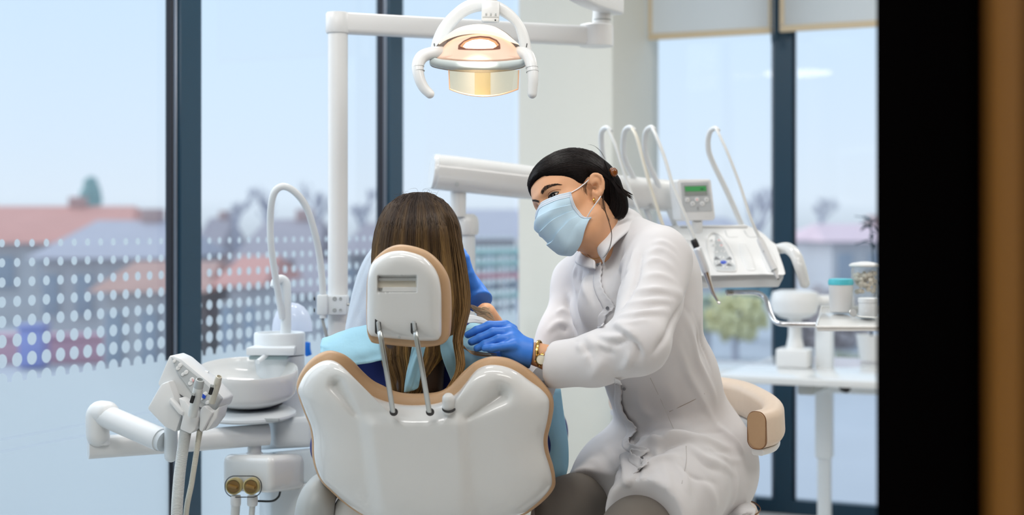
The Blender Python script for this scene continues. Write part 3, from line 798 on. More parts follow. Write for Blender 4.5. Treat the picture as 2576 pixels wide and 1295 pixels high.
for i in range(84):
    t = max(0.004, 1 - (i / 83.0) ** 1.25)
    rings.append([P(hx + (q[0] - hx) * t, hy + (q[1] - hy) * t, head_Y(hx + (q[0] - hx) * t, hy + (q[1] - hy) * t, t)) for q in H1])
HS = MB().ringsurf(rings, cap0=False).build('headrest_shell', M_WP, CH, ang=60)
def rrect(x0, y0, x1, y1, r, n=5):
    o = []
    for cx_, cy_, a0 in ((x1 - r, y0 + r, -PI / 2), (x1 - r, y1 - r, 0), (x0 + r, y1 - r, PI / 2), (x0 + r, y0 + r, PI)):
        for i in range(n): a = a0 + i / (n - 1) * PI / 2; o.append((cx_ + r * math.cos(a), cy_ + r * math.sin(a)))
    return o
q = Yh(715) - 0.020
MB().prism([P(x, y, q) for x, y in rrect(952, 699, 1049, 706, 3)], V((0, 0.012, 0)), 0.001, 1).build('grip_lip', M_WP, HS)
MB().prism([P(x, y, q - .001) for x, y in rrect(962, 722, 1049, 734, 4)], V((0, 0.012, 0)), 0.001, 1).build('grip_bar', M_WP, HS)
MB().prism([P(x, y, q + 0.004) for x, y in rrect(951, 706, 1050, 724, 3)], V((0, 0.006, 0))).build('grip_recess', mat('recess_beige', (206, 200, 186), rough=.5), HS)
rings = [[P(x, y, Yh(y) + 0.002) for x, y in H1]]
for f, dy in ((0.5, 0.003), (0.85, 0.010), (1.0, 0.022), (1.0, 0.05), (0.85, 0.066), (0.3, 0.076)):
    rings.append([P(a[0] + (b[0] - a[0]) * f, a[1] + (b[1] - a[1]) * f, Yh(a[1]) + dy) for a, b in zip(H1, H2)])
for t in (0.7, 0.05): rings.append([P(hx + (a[0] - hx) * t, hy + (a[1] - hy) * t, Yh(hy) + 0.08) for a in H1])
MB().ringsurf(rings, cap0=False).build('headrest_cushion', M_TAN, CH, ang=70)
for x, xb, xm in ((950, 988.6, 957.5), (1040, 1080, 1047)):
    f = 1
    MB().prism([P(a, b, Yh(820) - 0.0312) for a, b in rrect(x - 7, 797, x + 8, 841, 7)], V((0, 0.01, 0)), 0.001, 1).build('rod_slot', M_DARK, HS); MB().tube([P(x + 1, 812, Yh(820) - .0322), P(x + 4, 836, Yh(820) - .0325)], .0036, 10, round_ends=True).build('rod_end', M_GREY, HS)
    MB().rrect_tube([P(x + 3, 828, 2.738), P(xm, 846, 2.711), P((xm + xb) / 2, 938, 2.715), P(xb, 1036, 2.752)], 0.0102, 0.006, 0.45, up=V((0, -1, 0))).build('support_rod', M_STEEL, CH)
    MB().lathe([(0.0070, -0.002), (0.0082, 0), (0.0070, 0.001)], P(xb + 2, 1036, 2.752), V((0.1, -1, .5)), 20).build('rod_foot_shade', M_DARK, CH)  # dark ring drawn for the shade where the rod meets the shell
MB().lathe([(0.003, -.001), (0.0022, 0.001)], P(1004, 848, Yh(848) - .0295), V((0, -1, 0)), 10).build('screw', M_GREY, HS)
MB().lathe([(0.011, -0.014), (0.0125, -0.008), (0.0125, 0.016), (0.0115, 0.022), (0.008, 0.026), (0.001, 0.027)], P(1128, 1022, 2.775), V((0.02, -.45, 1)), 28).build('adjustment_knob', M_WP, CH)
MB().lathe([(0.0128, -.0006), (0.0133, 0), (0.0126, 0.0006)], P(1129, 1028, 2.770), V((0.02, -.6, 1)), 28).build('knob_base_shade', M_DARK, CH)  # thin dark band in place of the shadow line around the knob
# seat, armrests, pedestal
MB().rrect_tube([V((-0.155, 2.98, 0.62)), V((-0.155, 3.25, 0.585)), V((-0.155, 3.6, 0.60)), V((-0.155, 3.84, 0.57))], [0.34, 0.36, 0.36, 0.34], [0.1, 0.11, 0.1, 0.08], 0.35, up=V((0, 0, 1))).build('seat_cushion', M_TAN, CH)
MB().rrect_tube([V((-0.155, 2.99, 0.545)), V((-0.155, 3.25, 0.50)), V((-0.155, 3.6, 0.52)), V((-0.155, 3.82, 0.49))], [0.32, 0.34, 0.34, 0.3], 0.09, 0.4, up=V((0, 0, 1))).build('seat_shell', M_WS, CH)
MB().tube([P(850, 1212, 3.05), P(815, 1228, 2.98), P(795, 1268, 2.95), P(790, 1330, 2.95), P(800, 1420, 2.98)], [0.026, 0.034, 0.04, 0.042, 0.04], 20, round_ends=True).build('side_support', M_GREY, CH)
MB().rrect_tube([P(905, 1262, 2.97), P(890, 1290, 2.97), P(880, 1400, 3.0)], [0.06, 0.09, 0.1], [0.05, 0.07, 0.08], 0.45, up=V((0, -1, 0))).build('backrest_hinge_cover', M_WS, CH)
MB().rrect_tube([P(1368, 940, 2.97), P(1362, 950, 3.12), P(1350, 950, 3.34)], [0.042, 0.05, 0.05], [0.028, 0.03, 0.03], 0.45, up=V((0, 0, 1))).build('armrest', mat('grey_armrest', (158, 158, 158), rough=.5), CH)
MB().tube([V((0.075, 3.3, 0.93)), V((0.09, 3.3, 0.75)), V((0.05, 3.28, 0.5))], [0.018, 0.02, 0.024], 12).build('armrest_post', M_WS, CH)
mb = MB(); mb.rrect_tube([V((-0.155, 3.5, 0.5)), V((-0.155, 3.5, 0.2)), V((-0.155, 3.5, FLOOR + 0.06))], [0.24, 0.2, 0.3], [0.3, 0.28, 0.4], 0.35); mb.build('pedestal', M_WS, CH)
MB().box(V((-0.155, 3.5, FLOOR + 0.03)), (0.4, 0.7, 0.06), None, 0.025, 3).build('base_plate', M_WS, CH)

# ------------------------------------------------------------------ spittoon unit
CU = thing('cuspidor_unit', 'white spittoon unit with round rinse bowl, tap and side valve box', 'spittoon', P(700, 1300, 3.6) * V((1, 1, 0)) + V((0, 0, FLOOR))) if False else None
pc = P(703, 1040, 3.60)
CU = thing('spittoon_unit', 'white spittoon unit with round rinse bowl, tap and two brown valves', 'spittoon', (pc.x, pc.y, FLOOR))
R1 = 64 / FPX * 3.60
zt = P(0, 836, 3.6).z; zb_ = P(0, 1050, 3.6).z; zl = P(0, 893, 3.6).z
MB().lathe([(R1 * .985, zb_ - 0.02), (R1 * .985, zl - 0.001), (R1 * .97, zl)], V((pc.x, pc.y, 0)), n=48).build('tower', M_WC, CU)
MB().lathe([(R1, zl + 0.003), (R1, zt - 0.004), (R1 * .97, zt), (R1 * .86, zt), (R1 * .84, zt - 0.006), (R1 * .2, zt - 0.006)], V((pc.x, pc.y, 0)), n=48).build('tower_head', M_WC, CU)
mb = MB(); mb.prism([P(618, 874, 3.50), P(640, 867, 3.56), P(745, 867, 3.56), P(741, 874, 3.50)], V((0, 0, -0.020)), 0.004); mb.build('head_shelf', M_WC, CU)
mb = MB(); mb.prism([P(626, 895, 3.515), P(722, 895, 3.515), P(722, 905, 3.515), P(626, 905, 3.515)], V((0, 0.05, 0)), 0.002); mb.build('shelf_underside', mat('grey_green_plastic', (150, 168, 170), rough=.5), CU)  # grey-green block beneath the shelf, darker than the tower
MB().tube([P(670, 893, 3.52), P(660, 901, 3.49), P(648, 910, 3.47)], 0.0062, 12).build('rinse_spout', M_WC, CU)
MB().tube([P(719, 838, 3.58), P(719, 780, 3.58), P(719, 733, 3.58), P(717, 712, 3.58), P(707, 703, 3.575), P(694, 709, 3.565), P(690, 722, 3.56)], [0.0135] * 4 + [0.0125, 0.0115, 0.0105], 24, 60).build('faucet', M_WC, CU)
# rinse bowl
bc = P(624, 928, 3.46); bax = V((0.035, -0.135, 1)).normalized()
R = 125 / FPX * 3.46
MB().lathe([(0.001, -0.052), (R * .55, -0.05), (R * .82, -0.036), (R * .93, -0.012), (R * .965, 0.0), (R * .985, 0.003), (R, 0.0), (R * 1.0, -0.012), (R * .985, -0.045), (R * .965, -0.055), (R * .90, -0.064), (R * .70, -0.078), (R * .60, -0.08), (0.001, -0.08)], bc, bax, 72, cap=False).build('rinse_bowl', M_WP, CU)
bx2 = V((0.0, -0.05, 1)).normalized(); pb = P(632, 1022, 3.47)
MB().lathe([(R * .60, 0.004), (R * .63, 0.005), (R * .63, 0.008), (R * .60, 0.009)], pb, bx2, 60).build('bowl_seal', M_BLACK, CU)
pp_ = P(628, 1034, 3.47)
MB().lathe([(R * .2, -0.016), (R * .86, -0.014), (R * .93, -0.008), (R * .93, -0.003), (R * .86, 0.002), (R * .74, 0.009), (R * .2, 0.01)], pp_, bx2, 60).build('drip_plate', M_WC, CU)
mb = MB(); mb.prism([P(700, 1052, 3.36), P(715, 1052, 3.5), P(560, 1052, 3.5), P(556, 1052, 3.42)], V((0, 0, -0.008)), 0.002); mb.build('plate_bracket', M_GREY, CU)
# cabinet
mb = MB(); mb.prism([P(648, 1062, 3.60), P(690, 1050, 3.46), P(790, 1046, 3.44), P(812, 1046, 3.75), P(660, 1055, 3.75)], V((0, 0, -0.075)), 0.016, 3); mb.build('cabinet_top', M_WC, CU)
mb = MB(); mb.prism([P(652, 1140, 3.60), P(694, 1136, 3.46), P(800, 1126, 3.44), P(815, 1124, 3.75), P(660, 1140, 3.75)], V((0, 0, -0.085)), 0.010, 3); mb.build('cabinet_middle', mat('cool_grey_plastic', (202, 212, 218), rough=.3), CU)
mb = MB(); mb.prism([P(652, 1222, 3.60), P(680, 1218, 3.46), P(806, 1212, 3.44), P(818, 1212, 3.75), P(660, 1222, 3.75)], V((0, 0, -(P(0, 1222, 3.6).z - FLOOR - 0.01))), 0.008, 2); mb.build('cabinet_base', M_WC, CU)
# valve box with two brown valves
mb = MB(); A_, B_, C_, D_ = P(556, 1142, 3.40), P(682, 1146, 3.30), P(772, 1140, 3.46), P(640, 1136, 3.56)
mb.prism([A_, B_, C_, D_], V((0, 0, -0.088)), 0.020, 4); VB = mb.build('valve_box', M_WP, CU)
fn = V((-0.10, -1, 0.02)).normalized()
for x in (590, 634):
    c = P(x, 1222, 3.345 - (x - 590) * 0.0005)
    Vv = MB().lathe([(0.0195, -0.01), (0.0195, 0.008), (0.0165, 0.010), (0.0155, 0.006), (0.0005, 0.006)], c, fn, 32).build('valve', M_BRASS2, VB)
    MB().lathe([(0.014, 0.0), (0.014, 0.008), (0.0005, 0.009)], c, fn, 32).build('valve_dial', M_BRASS, VB)
    MB().box(c + fn * 0.013, (0.022, 0.012, 0.007), Euler((0, 0.25, math.atan2(fn.y, fn.x) + PI / 2)), 0.002).build('valve_grip', M_BRASS, VB)
    lo = P(x + (3 if x < 600 else 1), 1246, 3.345)
    MB().lathe([(0.0115, 0), (0.0125, -0.005), (0.0125, -0.02), (0.011, -0.024)], lo, n=24).build('hose_connector', M_WS, VB)
    k = 60; r0 = 0.0105 if x < 600 else 0.0068
    MB().tube([lo + V((0, 0, -0.02)), lo + V((-0.004, 0, -0.1)), lo + V((-0.01, 0.04, -0.3)), lo + V((0.02, 0.14, -0.52))], [r0 * (1 + 0.06 * (i % 2)) for i in range(90)], 14, 90).build('drain_hose', M_HOSE, VB)
mb = MB(); o = [P(x, y, 3.335 - (x - 590) * 0.0005) for x, y in rrect(566, 1197, 658, 1250, 24, 8)]; mb.tube(o + [o[0]], 0.0012, 6, 120); mb.build('valve_seal', M_BLACK, VB)
MB().tube([P(648, 1260, 3.40), P(684, 1260, 3.40), P(700, 1250, 3.40), P(705, 1236, 3.40)], 0.0026, 8).build('cable', M_BLACK, VB)
# domed splash guard standing behind the tap
dc = P(735, 832, 3.72)
gm = thin_glass('milky_dome', tint=(0.9, 0.93, 1.0), refl=0.08, rough=0.05, base=0.62, basecol=(0.85, 0.89, 0.97))
dome = MB(); dome.lathe([(0.0525, 0.0), (0.052, 0.012), (0.049, 0.03), (0.042, 0.048), (0.030, 0.063), (0.015, 0.0715), (0.0005, 0.074)], dc, n=40)
tag(dome.build('plastic_dome', gm), 'milky plastic dome standing behind the spittoon tap', 'dome')
bo = MB(); bo.prism([P(x, y, 3.70) for x, y in ((767, 860), (779, 862), (779, 878), (783, 893), (770, 897), (767, 893))], V((0, 0.02, 0)), 0.002)
tag(bo.build('blue_plastic_clip', mat('bright_blue_plastic', (20, 120, 225), rough=.35)), 'small bright blue plastic clip beside the spittoon tower', 'clip')

# ------------------------------------------------------------------ assistant arm with suction holder
AA = thing('assistant_arm', 'white jointed arm carrying the suction holder beside the rinse bowl', 'arm', (pc.x - 0.1, 3.45, P(0, 1140, 3.4).z))
MB().tube([P(640, 1145, 3.44), P(640, 1108, 3.44)], 0.0165, 24).build('post', M_WS, AA)
MB().lathe([(0.021, 0), (0.021, 0.006), (0.017, 0.009)], P(640, 1146, 3.44), n=24).build('post_collar', M_WS, AA)
MB().rrect_tube([P(222, 1126, 3.28), P(450, 1110, 3.36), P(676, 1092, 3.44)], [0.052] * 3, [0.050] * 3, 0.48, n=8, up=V((0, -1, 0))).build('lower_arm', M_WS, AA)
MB().tube([P(258, 1118, 3.275), P(258, 1092, 3.275)], 0.0165, 24).build('elbow_neck', M_WS, AA)
MB().tube([P(246, 1095, 3.27), P(246, 1060, 3.27), P(250, 1040, 3.27), P(268, 1040, 3.26)], [0.026, 0.0275, 0.0285, 0.029], 24, round_ends=True).build('elbow', M_WS, AA)
MB().tube([P(262, 1044, 3.262), P(405, 1106, 3.16)], 0.0262, 28).build('upper_arm', M_WS, AA)
MB().tube([P(400, 1104, 3.163), P(414, 1110, 3.155)], 0.0235, 28).build('upper_arm_collar', M_WC, AA)
MB().tube([P(430, 1146, 3.15), P(430, 1120, 3.15), P(430, 1075, 3.15)], [0.0145, 0.0150, 0.0145], 24, round_ends=True).build('holder_post', M_WC, AA)
yh = 3.05
HB = MB()
HB.prism([P(x, y, yh + .03) for x, y in ((426, 893), (396, 965), (404, 978), (440, 985), (500, 1024), (534, 1037), (552, 1024), (558, 1004), (520, 962), (481, 930), (451, 904))], V((0.012, 0.075, 0.0)), 0.004, 2)
holder = HB.build('instrument_holder', M_WS, AA)
HB = MB(); HB.prism([P(x, y, yh) for x, y in ((404, 966), (369, 1028), (412, 1073), (442, 1088), (456, 1046), (424, 958))], V((0.01, 0.07, 0.0)), 0.005, 2)
HB.prism([P(x, y, yh - .005) for x, y in ((458, 1050), (451, 1080), (478, 1092), (491, 1081), (498, 1053), (466, 1008), (448, 1000))], V((0.01, 0.06, 0)), 0.004, 2)
HB.prism([P(x, y, yh) for x, y in ((503, 1030), (500, 1082), (508, 1087), (528, 1050), (535, 1038), (512, 1020))], V((0.01, 0.06, 0)), 0.003, 2)
HB.prism([P(x, y, yh + .01) for x, y in ((534, 1038), (514, 1085), (524, 1080), (545, 1052), (552, 1022))], V((0.01, 0.05, 0)), 0.003, 2)
HB.prism([P(x, y, yh - .012) for x, y in ((427, 1000), (424, 1010), (448, 1040), (458, 1046), (459, 1036))], V((0.005, 0.012, 0)), 0.002, 2)
HB.build('holder_slots', M_WS, AA)
HB = MB(); HB.prism([P(x, y, yh + .02) for x, y in ((428, 896), (449, 905), (480, 931), (519, 963), (556, 1003), (536, 1034), (500, 1008), (478, 984), (446, 940))], V((0.004, 0.012, 0)), 0.002, 1)
kp = HB.build('keypad', M_LGREY, AA)
for x, y, s in ((438, 908, 5), (453, 918, 6.5), (448, 925, 6.5), (468, 936, 6.5), (460, 941, 5), (483, 954, 6.5), (479, 963, 6.5), (516, 990, 6), (522, 1012, 6), (531, 1006, 5), (508, 1003, 4)):
    MB().lathe([(s / FPX * 3.05, -0.001), (s / FPX * 3.05, 0.0004), (s * .85 / FPX * 3.05, 0.0007)], P(x, y, yh + .0185), V((0.15, -1, .15)), 18, sq=(1, .8)).build('button', M_WS, kp)
MB().prism([P(x, y, yh + .0165) for x, y in ((510, 990), (518, 996), (515, 1003), (508, 1000))], V((0, 0.003, 0))).build('blue_button', M_BLUE, kp)
MB().prism([P(x, y, yh + .0165) for x, y in ((483, 952), (488, 957), (485, 961))], V((0, 0.003, 0))).build('red_print', M_PINKM, kp)
MB().rrect_tube([P(478, 936, 3.14), P(500, 934, 3.14), P(523, 940, 3.14)], 0.014, 0.012, 0.45).build('rear_knob', M_WP, AA)
# two suction handpieces resting in the holder
def corr(r, k, a=0.07): return [r * (1 + a * (i % 2)) for i in range(k)]
def suction(name, label, tip, grip0, grip1, r, hose, rh, m_grip, m_hose, lever):
    g = thing(name, label, 'suction handpiece', hose[0], 'suction handpieces in the holder')
    d = (tip - grip1).normalized()
    MB().tube([grip1, grip0, tip - d * 0.018], [r * .95, r * 1.02, r * .98], 22).build('grip', m_grip, g)
    MB().lathe([(r * .98, 0), (r * .98, 0.012), (r * .85, 0.018), (r * .62, 0.019), (r * .55, 0.012), (0.0005, 0.012)], tip - d * 0.018, d, 24).build('nozzle', M_GREY if m_hose is M_HOSE else m_grip, g)
    MB().box(lever, (0.008, 0.006, 0.017), Euler((0, 0.3, 0)), 0.002).build('lever', M_BLACK, g)
    MB().box(lever + V((0.002, -.001, 0.011)), (0.007, 0.006, 0.006), Euler((0, 0.3, 0)), 0.001).build('lever_guide', M_GREY, g)
    MB().tube(hose, corr(rh, 420, .09), 12, 420).build('hose', m_hose, g)
    return g
suction('suction_handpiece', 'thick grey suction handpiece with corrugated hose in the holder', P(503, 955, 3.0), P(497, 985, 3.01), P(484, 1045, 3.03), 0.0105,
        [P(468, 1080, 3.06), P(460, 1130, 3.06), P(450, 1210, 3.06), P(444, 1320, 3.08), P(446, 1500, 3.15), V((-.74, 3.2, .2)), V((-.72, 3.3, FLOOR + .02)), V((-.66, 3.42, FLOOR + .014))], 0.0118, M_HOSE, M_HOSE, P(484, 1004, 2.995))
suction('suction_handpiece', 'thin cream suction handpiece with narrow hose in the holder', P(551, 947, 3.02), P(547, 965, 3.03), P(533, 1012, 3.05), 0.0075,
        [P(503, 1082, 3.07), P(497, 1120, 3.08), P(483, 1210, 3.09), P(467, 1310, 3.11), P(470, 1500, 3.17), V((-.71, 3.22, .2)), V((-.69, 3.3, FLOOR + .02)), V((-.64, 3.40, FLOOR + .008))], 0.0058, M_BEIGE, M_HOSE2, P(531, 983, 3.015))

# ------------------------------------------------------------------ light pole, its arms and the examination lamp
LP = thing('lamp_pole', 'tall white pole with a swinging cross arm that carries the examination lamp', 'lamp pole', P(850, 575, 3.6) * V((1, 1, 0)) + V((0, 0, FLOOR)))
pq = P(850, 575, 3.60)
MB().tube([V((pq.x, pq.y, FLOOR + 0.02)), V((pq.x, pq.y, P(0, 84, 3.6).z))], 0.0252, 36).build('pole', M_WS, LP)
MB().lathe([(0.042, 0), (0.042, 0.02), (0.034, 0.035), (0.028, 0.05)], V((pq.x, pq.y, FLOOR)), n=32).build('pole_foot', M_WS, LP)
MB().lathe([(0.0285, P(0, 84, 3.6).z), (0.031, P(0, 80, 3.6).z), (0.031, P(0, 36, 3.6).z), (0.028, P(0, 32, 3.6).z), (0.001, P(0, 31, 3.6).z)], V((pq.x, pq.y, 0)), n=36).build('pole_cap', M_WS, LP)
MB().rrect_tube([V((pq.x, pq.y, P(0, 58, 3.6).z)), P(1480, 91, 3.88)], 0.052, 0.05, 0.22, up=V((0, -1, 0.0))).build('cross_arm', M_WS, LP)
MB().lathe([(0.046, -0.055), (0.047, -0.05), (0.047, 0.0), (0.043, 0.004), (0.001, 0.004)], P(1500, 66, 3.89), n=36).build('arm_end', M_WS, LP)
MB().tube([P(1513, 72, 3.89), P(1514, 20, 3.89)], [0.026, 0.024], 28).build('swivel_joint', M_WS, LP)
MB().tube([P(1514, 52, 3.888), P(1514, 49, 3.888)], 0.0248, 28).build('joint_gap', M_GREY, LP)
MB().rrect_tube([P(1548, 18, 3.92), P(1470, -10, 3.72), P(1360, -80, 3.45), P(1235, -150, 3.2)], 0.05, 0.044, 0.2, up=V((0, 0, 1))).build('spring_arm', M_WS, LP)
MB().tube([P(1235, -160, 3.225), P(1235, 10, 3.225)], 0.014, 20).build('lamp_hanger', M_WS, LP)

EL = thing('examination_lamp', 'white dental examination lamp with two curved handles and amber shield, switched on', 'lamp', P(1212, -10, 3.2))
LY = 3.18
M_LAMPW = mat('lamp_shell_white', (228, 230, 230), rough=.25, var=.01)
# yoke: a broad flat arch
yo = [(1080, 150), (1082, 128), (1090, 95), (1108, 60), (1138, 27), (1172, 3), (1212, -6), (1252, 3), (1290, 27), (1318, 62), (1332, 96), (1338, 128), (1340, 150)]
yi = [(1118, 150), (1120, 128), (1126, 100), (1140, 72), (1160, 50), (1183, 35), (1212, 28), (1245, 34), (1270, 46), (1292, 64), (1303, 96), (1309, 128), (1312, 150)]
a_ = catmull([P(x, y, LY + .05) for x, y in yo], 60); b_ = catmull([P(x, y, LY + .05) for x, y in yi], 60)
rings = []
for p_, q_ in zip(a_, b_):
    c_ = (p_ + q_) / 2; h_ = (p_ - q_) / 2; n_ = V((0, 1, 0)); r_ = []
    for k in range(20):
        an = 2 * PI * k / 20; cs, sn = math.cos(an), math.sin(an)
        r_.append(c_ + h_ * (abs(cs) ** .6 * (1 if cs > 0 else -1)) + n_ * (0.014 * abs(sn) ** .6 * (1 if sn > 0 else -1)))
    rings.append(r_)
MB().ringsurf(rings).build('yoke', M_LAMPW, EL)
MB().box(P(1234, 30, LY + .02), (0.040, 0.03, 0.046), Euler((0, 0.02, 0)), 0.004).build('control_box', M_LAMPW, EL)
for i, x in enumerate((1223, 1235, 1247)): MB().box(P(x, 36, LY + .003), (0.003, 0.002, 0.004), None, 0).build('switch_mark', M_GREY, EL)
MB().box(P(1234, 43, LY + .0045), (0.036, 0.001, 0.0008)).build('seam', M_GREY, EL)
MB().lathe([(0.0018, 0), (0.0018, .002)], P(1246, 51, LY + .005), V((0, -1, 0)), 12).build('indicator_dot', M_BLACK, EL)
for x_p, s_p in ((1093, -.2), (1325, .2)): MB().box(P(x_p, 114, LY + .036), (.0018, .002, .009), Euler((0, s_p, 0)), 0).build('pivot_slot', M_DARK, EL)
# reflector housing: a wide half dome open towards the patient
M_GLOWF = mat('warm_lit_cover', (238, 208, 190), rough=.55, spec=.2, emit=(255, 198, 168), estr=0.26)  # lamp light reflected onto the cover, given as emission
M_HOOD = mat('lit_hood', (252, 242, 228), rough=.4, emit=(255, 236, 212), estr=0.8)  # hood emits to show the lamp light falling on it
hd = [(1083, 150), (1090, 130), (1104, 108), (1136, 80), (1172, 66), (1210, 61), (1246, 68), (1276, 84), (1300, 108), (1318, 130), (1326, 150)]
hf = [(1080, 158), (1084, 166), (1102, 173), (1150, 180), (1212, 183), (1270, 180), (1306, 174), (1322, 166), (1327, 158)]
shell_out = closed([(1081, 152), (1090, 130), (1104, 108), (1136, 80), (1172, 66), (1210, 61), (1246, 68), (1276, 84), (1300, 108), (1316, 128), (1325, 150), (1322, 166), (1304, 174), (1265, 180), (1212, 183), (1150, 180), (1104, 173), (1084, 166)], 120)
rings = []
for s_, dy in ((1.0, -0.004), (1.0, 0.02), (0.96, 0.05), (0.82, 0.085), (0.55, 0.105), (0.05, 0.112)):
    rings.append([P(1204 + (x - 1204) * s_, 128 + (y - 128) * s_, LY + dy) for x, y in shell_out])
MB().ringsurf(rings, cap0=False, cap1=True).build('rear_housing', M_LAMPW, EL, ang=60)
# bright upper hood rim
ro = catmull([P(x, y, LY - .035) for x, y in ((1103, 110), (1120, 92), (1150, 72), (1182, 63), (1210, 61), (1240, 66), (1268, 80), (1290, 98), (1306, 112))], 50)
ri = catmull([P(x, y, LY - .006) for x, y in ((1106, 111), (1122, 101), (1152, 90), (1182, 85.5), (1210, 85), (1236, 88), (1262, 96), (1282, 105), (1302, 111))], 50)
rings = []
for p_, q_ in zip(ro, ri):
    c_ = (p_ + q_) / 2; h_ = (p_ - q_) / 2; n_ = V((0, 1, 0)); rings.append([c_ + h_ * math.cos(2 * PI * k / 14) + n_ * (0.006 * math.sin(2 * PI * k / 14)) for k in range(14)])
MB().ringsurf(rings).build('hood', M_HOOD, EL)
# face cover with the lit window
fc = closed([(1112, 122), (1130, 104), (1160, 91), (1208, 85), (1250, 90), (1280, 103), (1299, 121), (1308, 134), (1318, 146), (1300, 150), (1260, 154), (1210, 155), (1160, 154), (1112, 150), (1097, 146), (1104, 134)], 100)
rings = []
for s_, dy in ((1.0, 0.0), (0.97, -0.010), (0.85, -0.016), (0.62, -0.016), (0.02, -0.016)):
    rings.append([P(1208 + (x - 1208) * s_, 124 + (y - 124) * s_, LY + dy) for x, y in fc])
MB().ringsurf(rings, cap0=False).build('face_cover', M_GLOWF, EL, ang=60)
bz = [(1152, 124), (1153, 113), (1166, 102), (1185, 93), (1208, 90), (1232, 92), (1250, 100), (1258, 110), (1259, 123), (1240, 125), (1205, 126), (1170, 125)]
MB().prism([P(x, y, LY - .0175) for x, y in bz], V((0, 0.008, 0)), 0.001, 1).build('window_bezel', mat('dark_copper_bezel', (120, 84, 74), rough=.3, emit=(150, 95, 70), estr=.25), EL)
ib = [(1157, 116), (1167, 105), (1186, 97), (1208, 94), (1230, 96), (1247, 103), (1255, 113), (1246, 120), (1205, 122), (1168, 121)]
MB().prism([P(x, y, LY - .0188) for x, y in ib], V((0, 0.004, 0))).build('window_glow', emission('soft_copper_glow', (255, 190, 140), 0.95), EL)
iw = [(1165, 117), (1172, 108), (1188, 101), (1208, 98.5), (1228, 101), (1243, 108), (1249, 116), (1240, 121), (1205, 122), (1172, 121)]
MB().prism([P(x, y, LY - .0198) for x, y in iw], V((0, 0.004, 0))).build('light_window', emission('lamp_light', (255, 240, 220), 7.0), EL)
# lower lip band
lo_o = [(1080, 156), (1083, 164), (1102, 171), (1150, 178), (1212, 182), (1268, 179), (1304, 172), (1320, 165), (1326, 156)]
lo_i = [(1097, 146), (1110, 149), (1130, 151), (1160, 153.5), (1210, 155), (1262, 153.5), (1290, 151), (1308, 149), (1318, 146)]
a_ = catmull([P(x, y, LY - .004) for x, y in lo_o], 50); b_ = catmull([P(x, y, LY - .006) for x, y in lo_i], 50)
rings = []
for p_, q_ in zip(a_, b_):
    c_ = (p_ + q_) / 2; h_ = (p_ - q_) / 2; n_ = V((0, -1, 0)); rings.append([c_ + h_ * (abs(math.cos(2 * PI * k / 18)) ** .7 * (1 if math.cos(2 * PI * k / 18) > 0 else -1)) + n_ * (0.018 * math.sin(2 * PI * k / 18)) for k in range(18)])
MB().ringsurf(rings).build('lower_rim', mat('cool_rim', (196, 207, 208), rough=.65, spec=.2), EL)
# amber shield hanging below
sh_ = []
for v_ in range(9):
    row = []
    for u_ in range(25):
        u = u_ / 24 * 2 - 1; v = v_ / 8
        x = 1217 + u * (88 - 2 * v); yb2 = 242 - 18 * u * u if True else 0
        y = 176 + (yb2 - 176) * v
        row.append(P(x, y, LY - .012 - 0.02 * (1 - u * u) + 0.006 * v))
    sh_.append(row)
M_AMB = thin_glass('amber_shield', tint=(0.98, 0.84, 0.60), refl=0.08, base=0.22, basecol=(0.95, 0.74, 0.48))
shd = MB().grid(sh_).build('amber_shield', M_AMB, EL)
M_AMB2 = thin_glass('deep_amber', tint=(0.88, 0.70, 0.34), refl=0.06, base=0.30, basecol=(0.85, 0.62, 0.22))
MB().grid([[P(1194 + 40 * u / 4, 178 + (238 - 178) * v / 4, LY + 0.004) for u in range(5)] for v in range(5)]).build('rear_amber_pane', M_AMB2, EL)
MB().tube([p for p in sh_[-1]], 0.0016, 8, 60).build('shield_edge', mat('orange_edge', (232, 180, 140), rough=.3, emit=(255, 190, 140), estr=.2), EL)  # edge emission stands for lamp light caught in the shield
for e_ in (0, -1): MB().tube([r[e_] for r in sh_], 0.0012, 8, 20).build('shield_edge', bpy.data.materials['orange_edge'], EL)
def handle(pts, name='handle'):
    o = MB().tube([P(x, y, Y) for x, y, Y in pts], [0.012, 0.0135, 0.0145, 0.0135, 0.0122, 0.0115, 0.0105], 20, 60, round_ends=True).build(name, M_LAMPW, EL)
    q = [P(*pts[k]) for k in (3, 4)]
    for k, pt in enumerate((q[0].lerp(q[1], .1), q[0].lerp(q[1], .45))):
        MB().lathe([(0.0139, -.0005), (0.0139, .0005)], pt, (q[1] - q[0]), 24).build('grip_seam', M_GREY, o)
handle([(1112, 130, LY), (1088, 133, LY - .01), (1062, 143, LY - .02), (1051, 166, LY - .03), (1055, 196, LY - .035), (1066, 220, LY - .035), (1081, 236, LY - .035)])
handle([(1306, 130, LY), (1318, 134, LY - .01), (1330, 143, LY - .02), (1338, 168, LY - .03), (1341, 196, LY - .035), (1340, 218, LY - .035), (1339, 236, LY - .035)])
lampl = bpy.data.lights.new('lamp_beam', 'SPOT'); lampl.energy = 9; lampl.color = (1, .9, .78); lampl.spot_size = 1.1; lampl.spot_blend = .6; lampl.shadow_soft_size = 0.04
lo_ = bpy.data.objects.new('lamp_beam', lampl); COL.objects.link(lo_); lo_.location = P(1208, 118, LY - .06)
lo_.rotation_euler = (V((-0.15, 3.25, 0.95)) - lo_.location).to_track_quat('-Z', 'Y').to_euler()

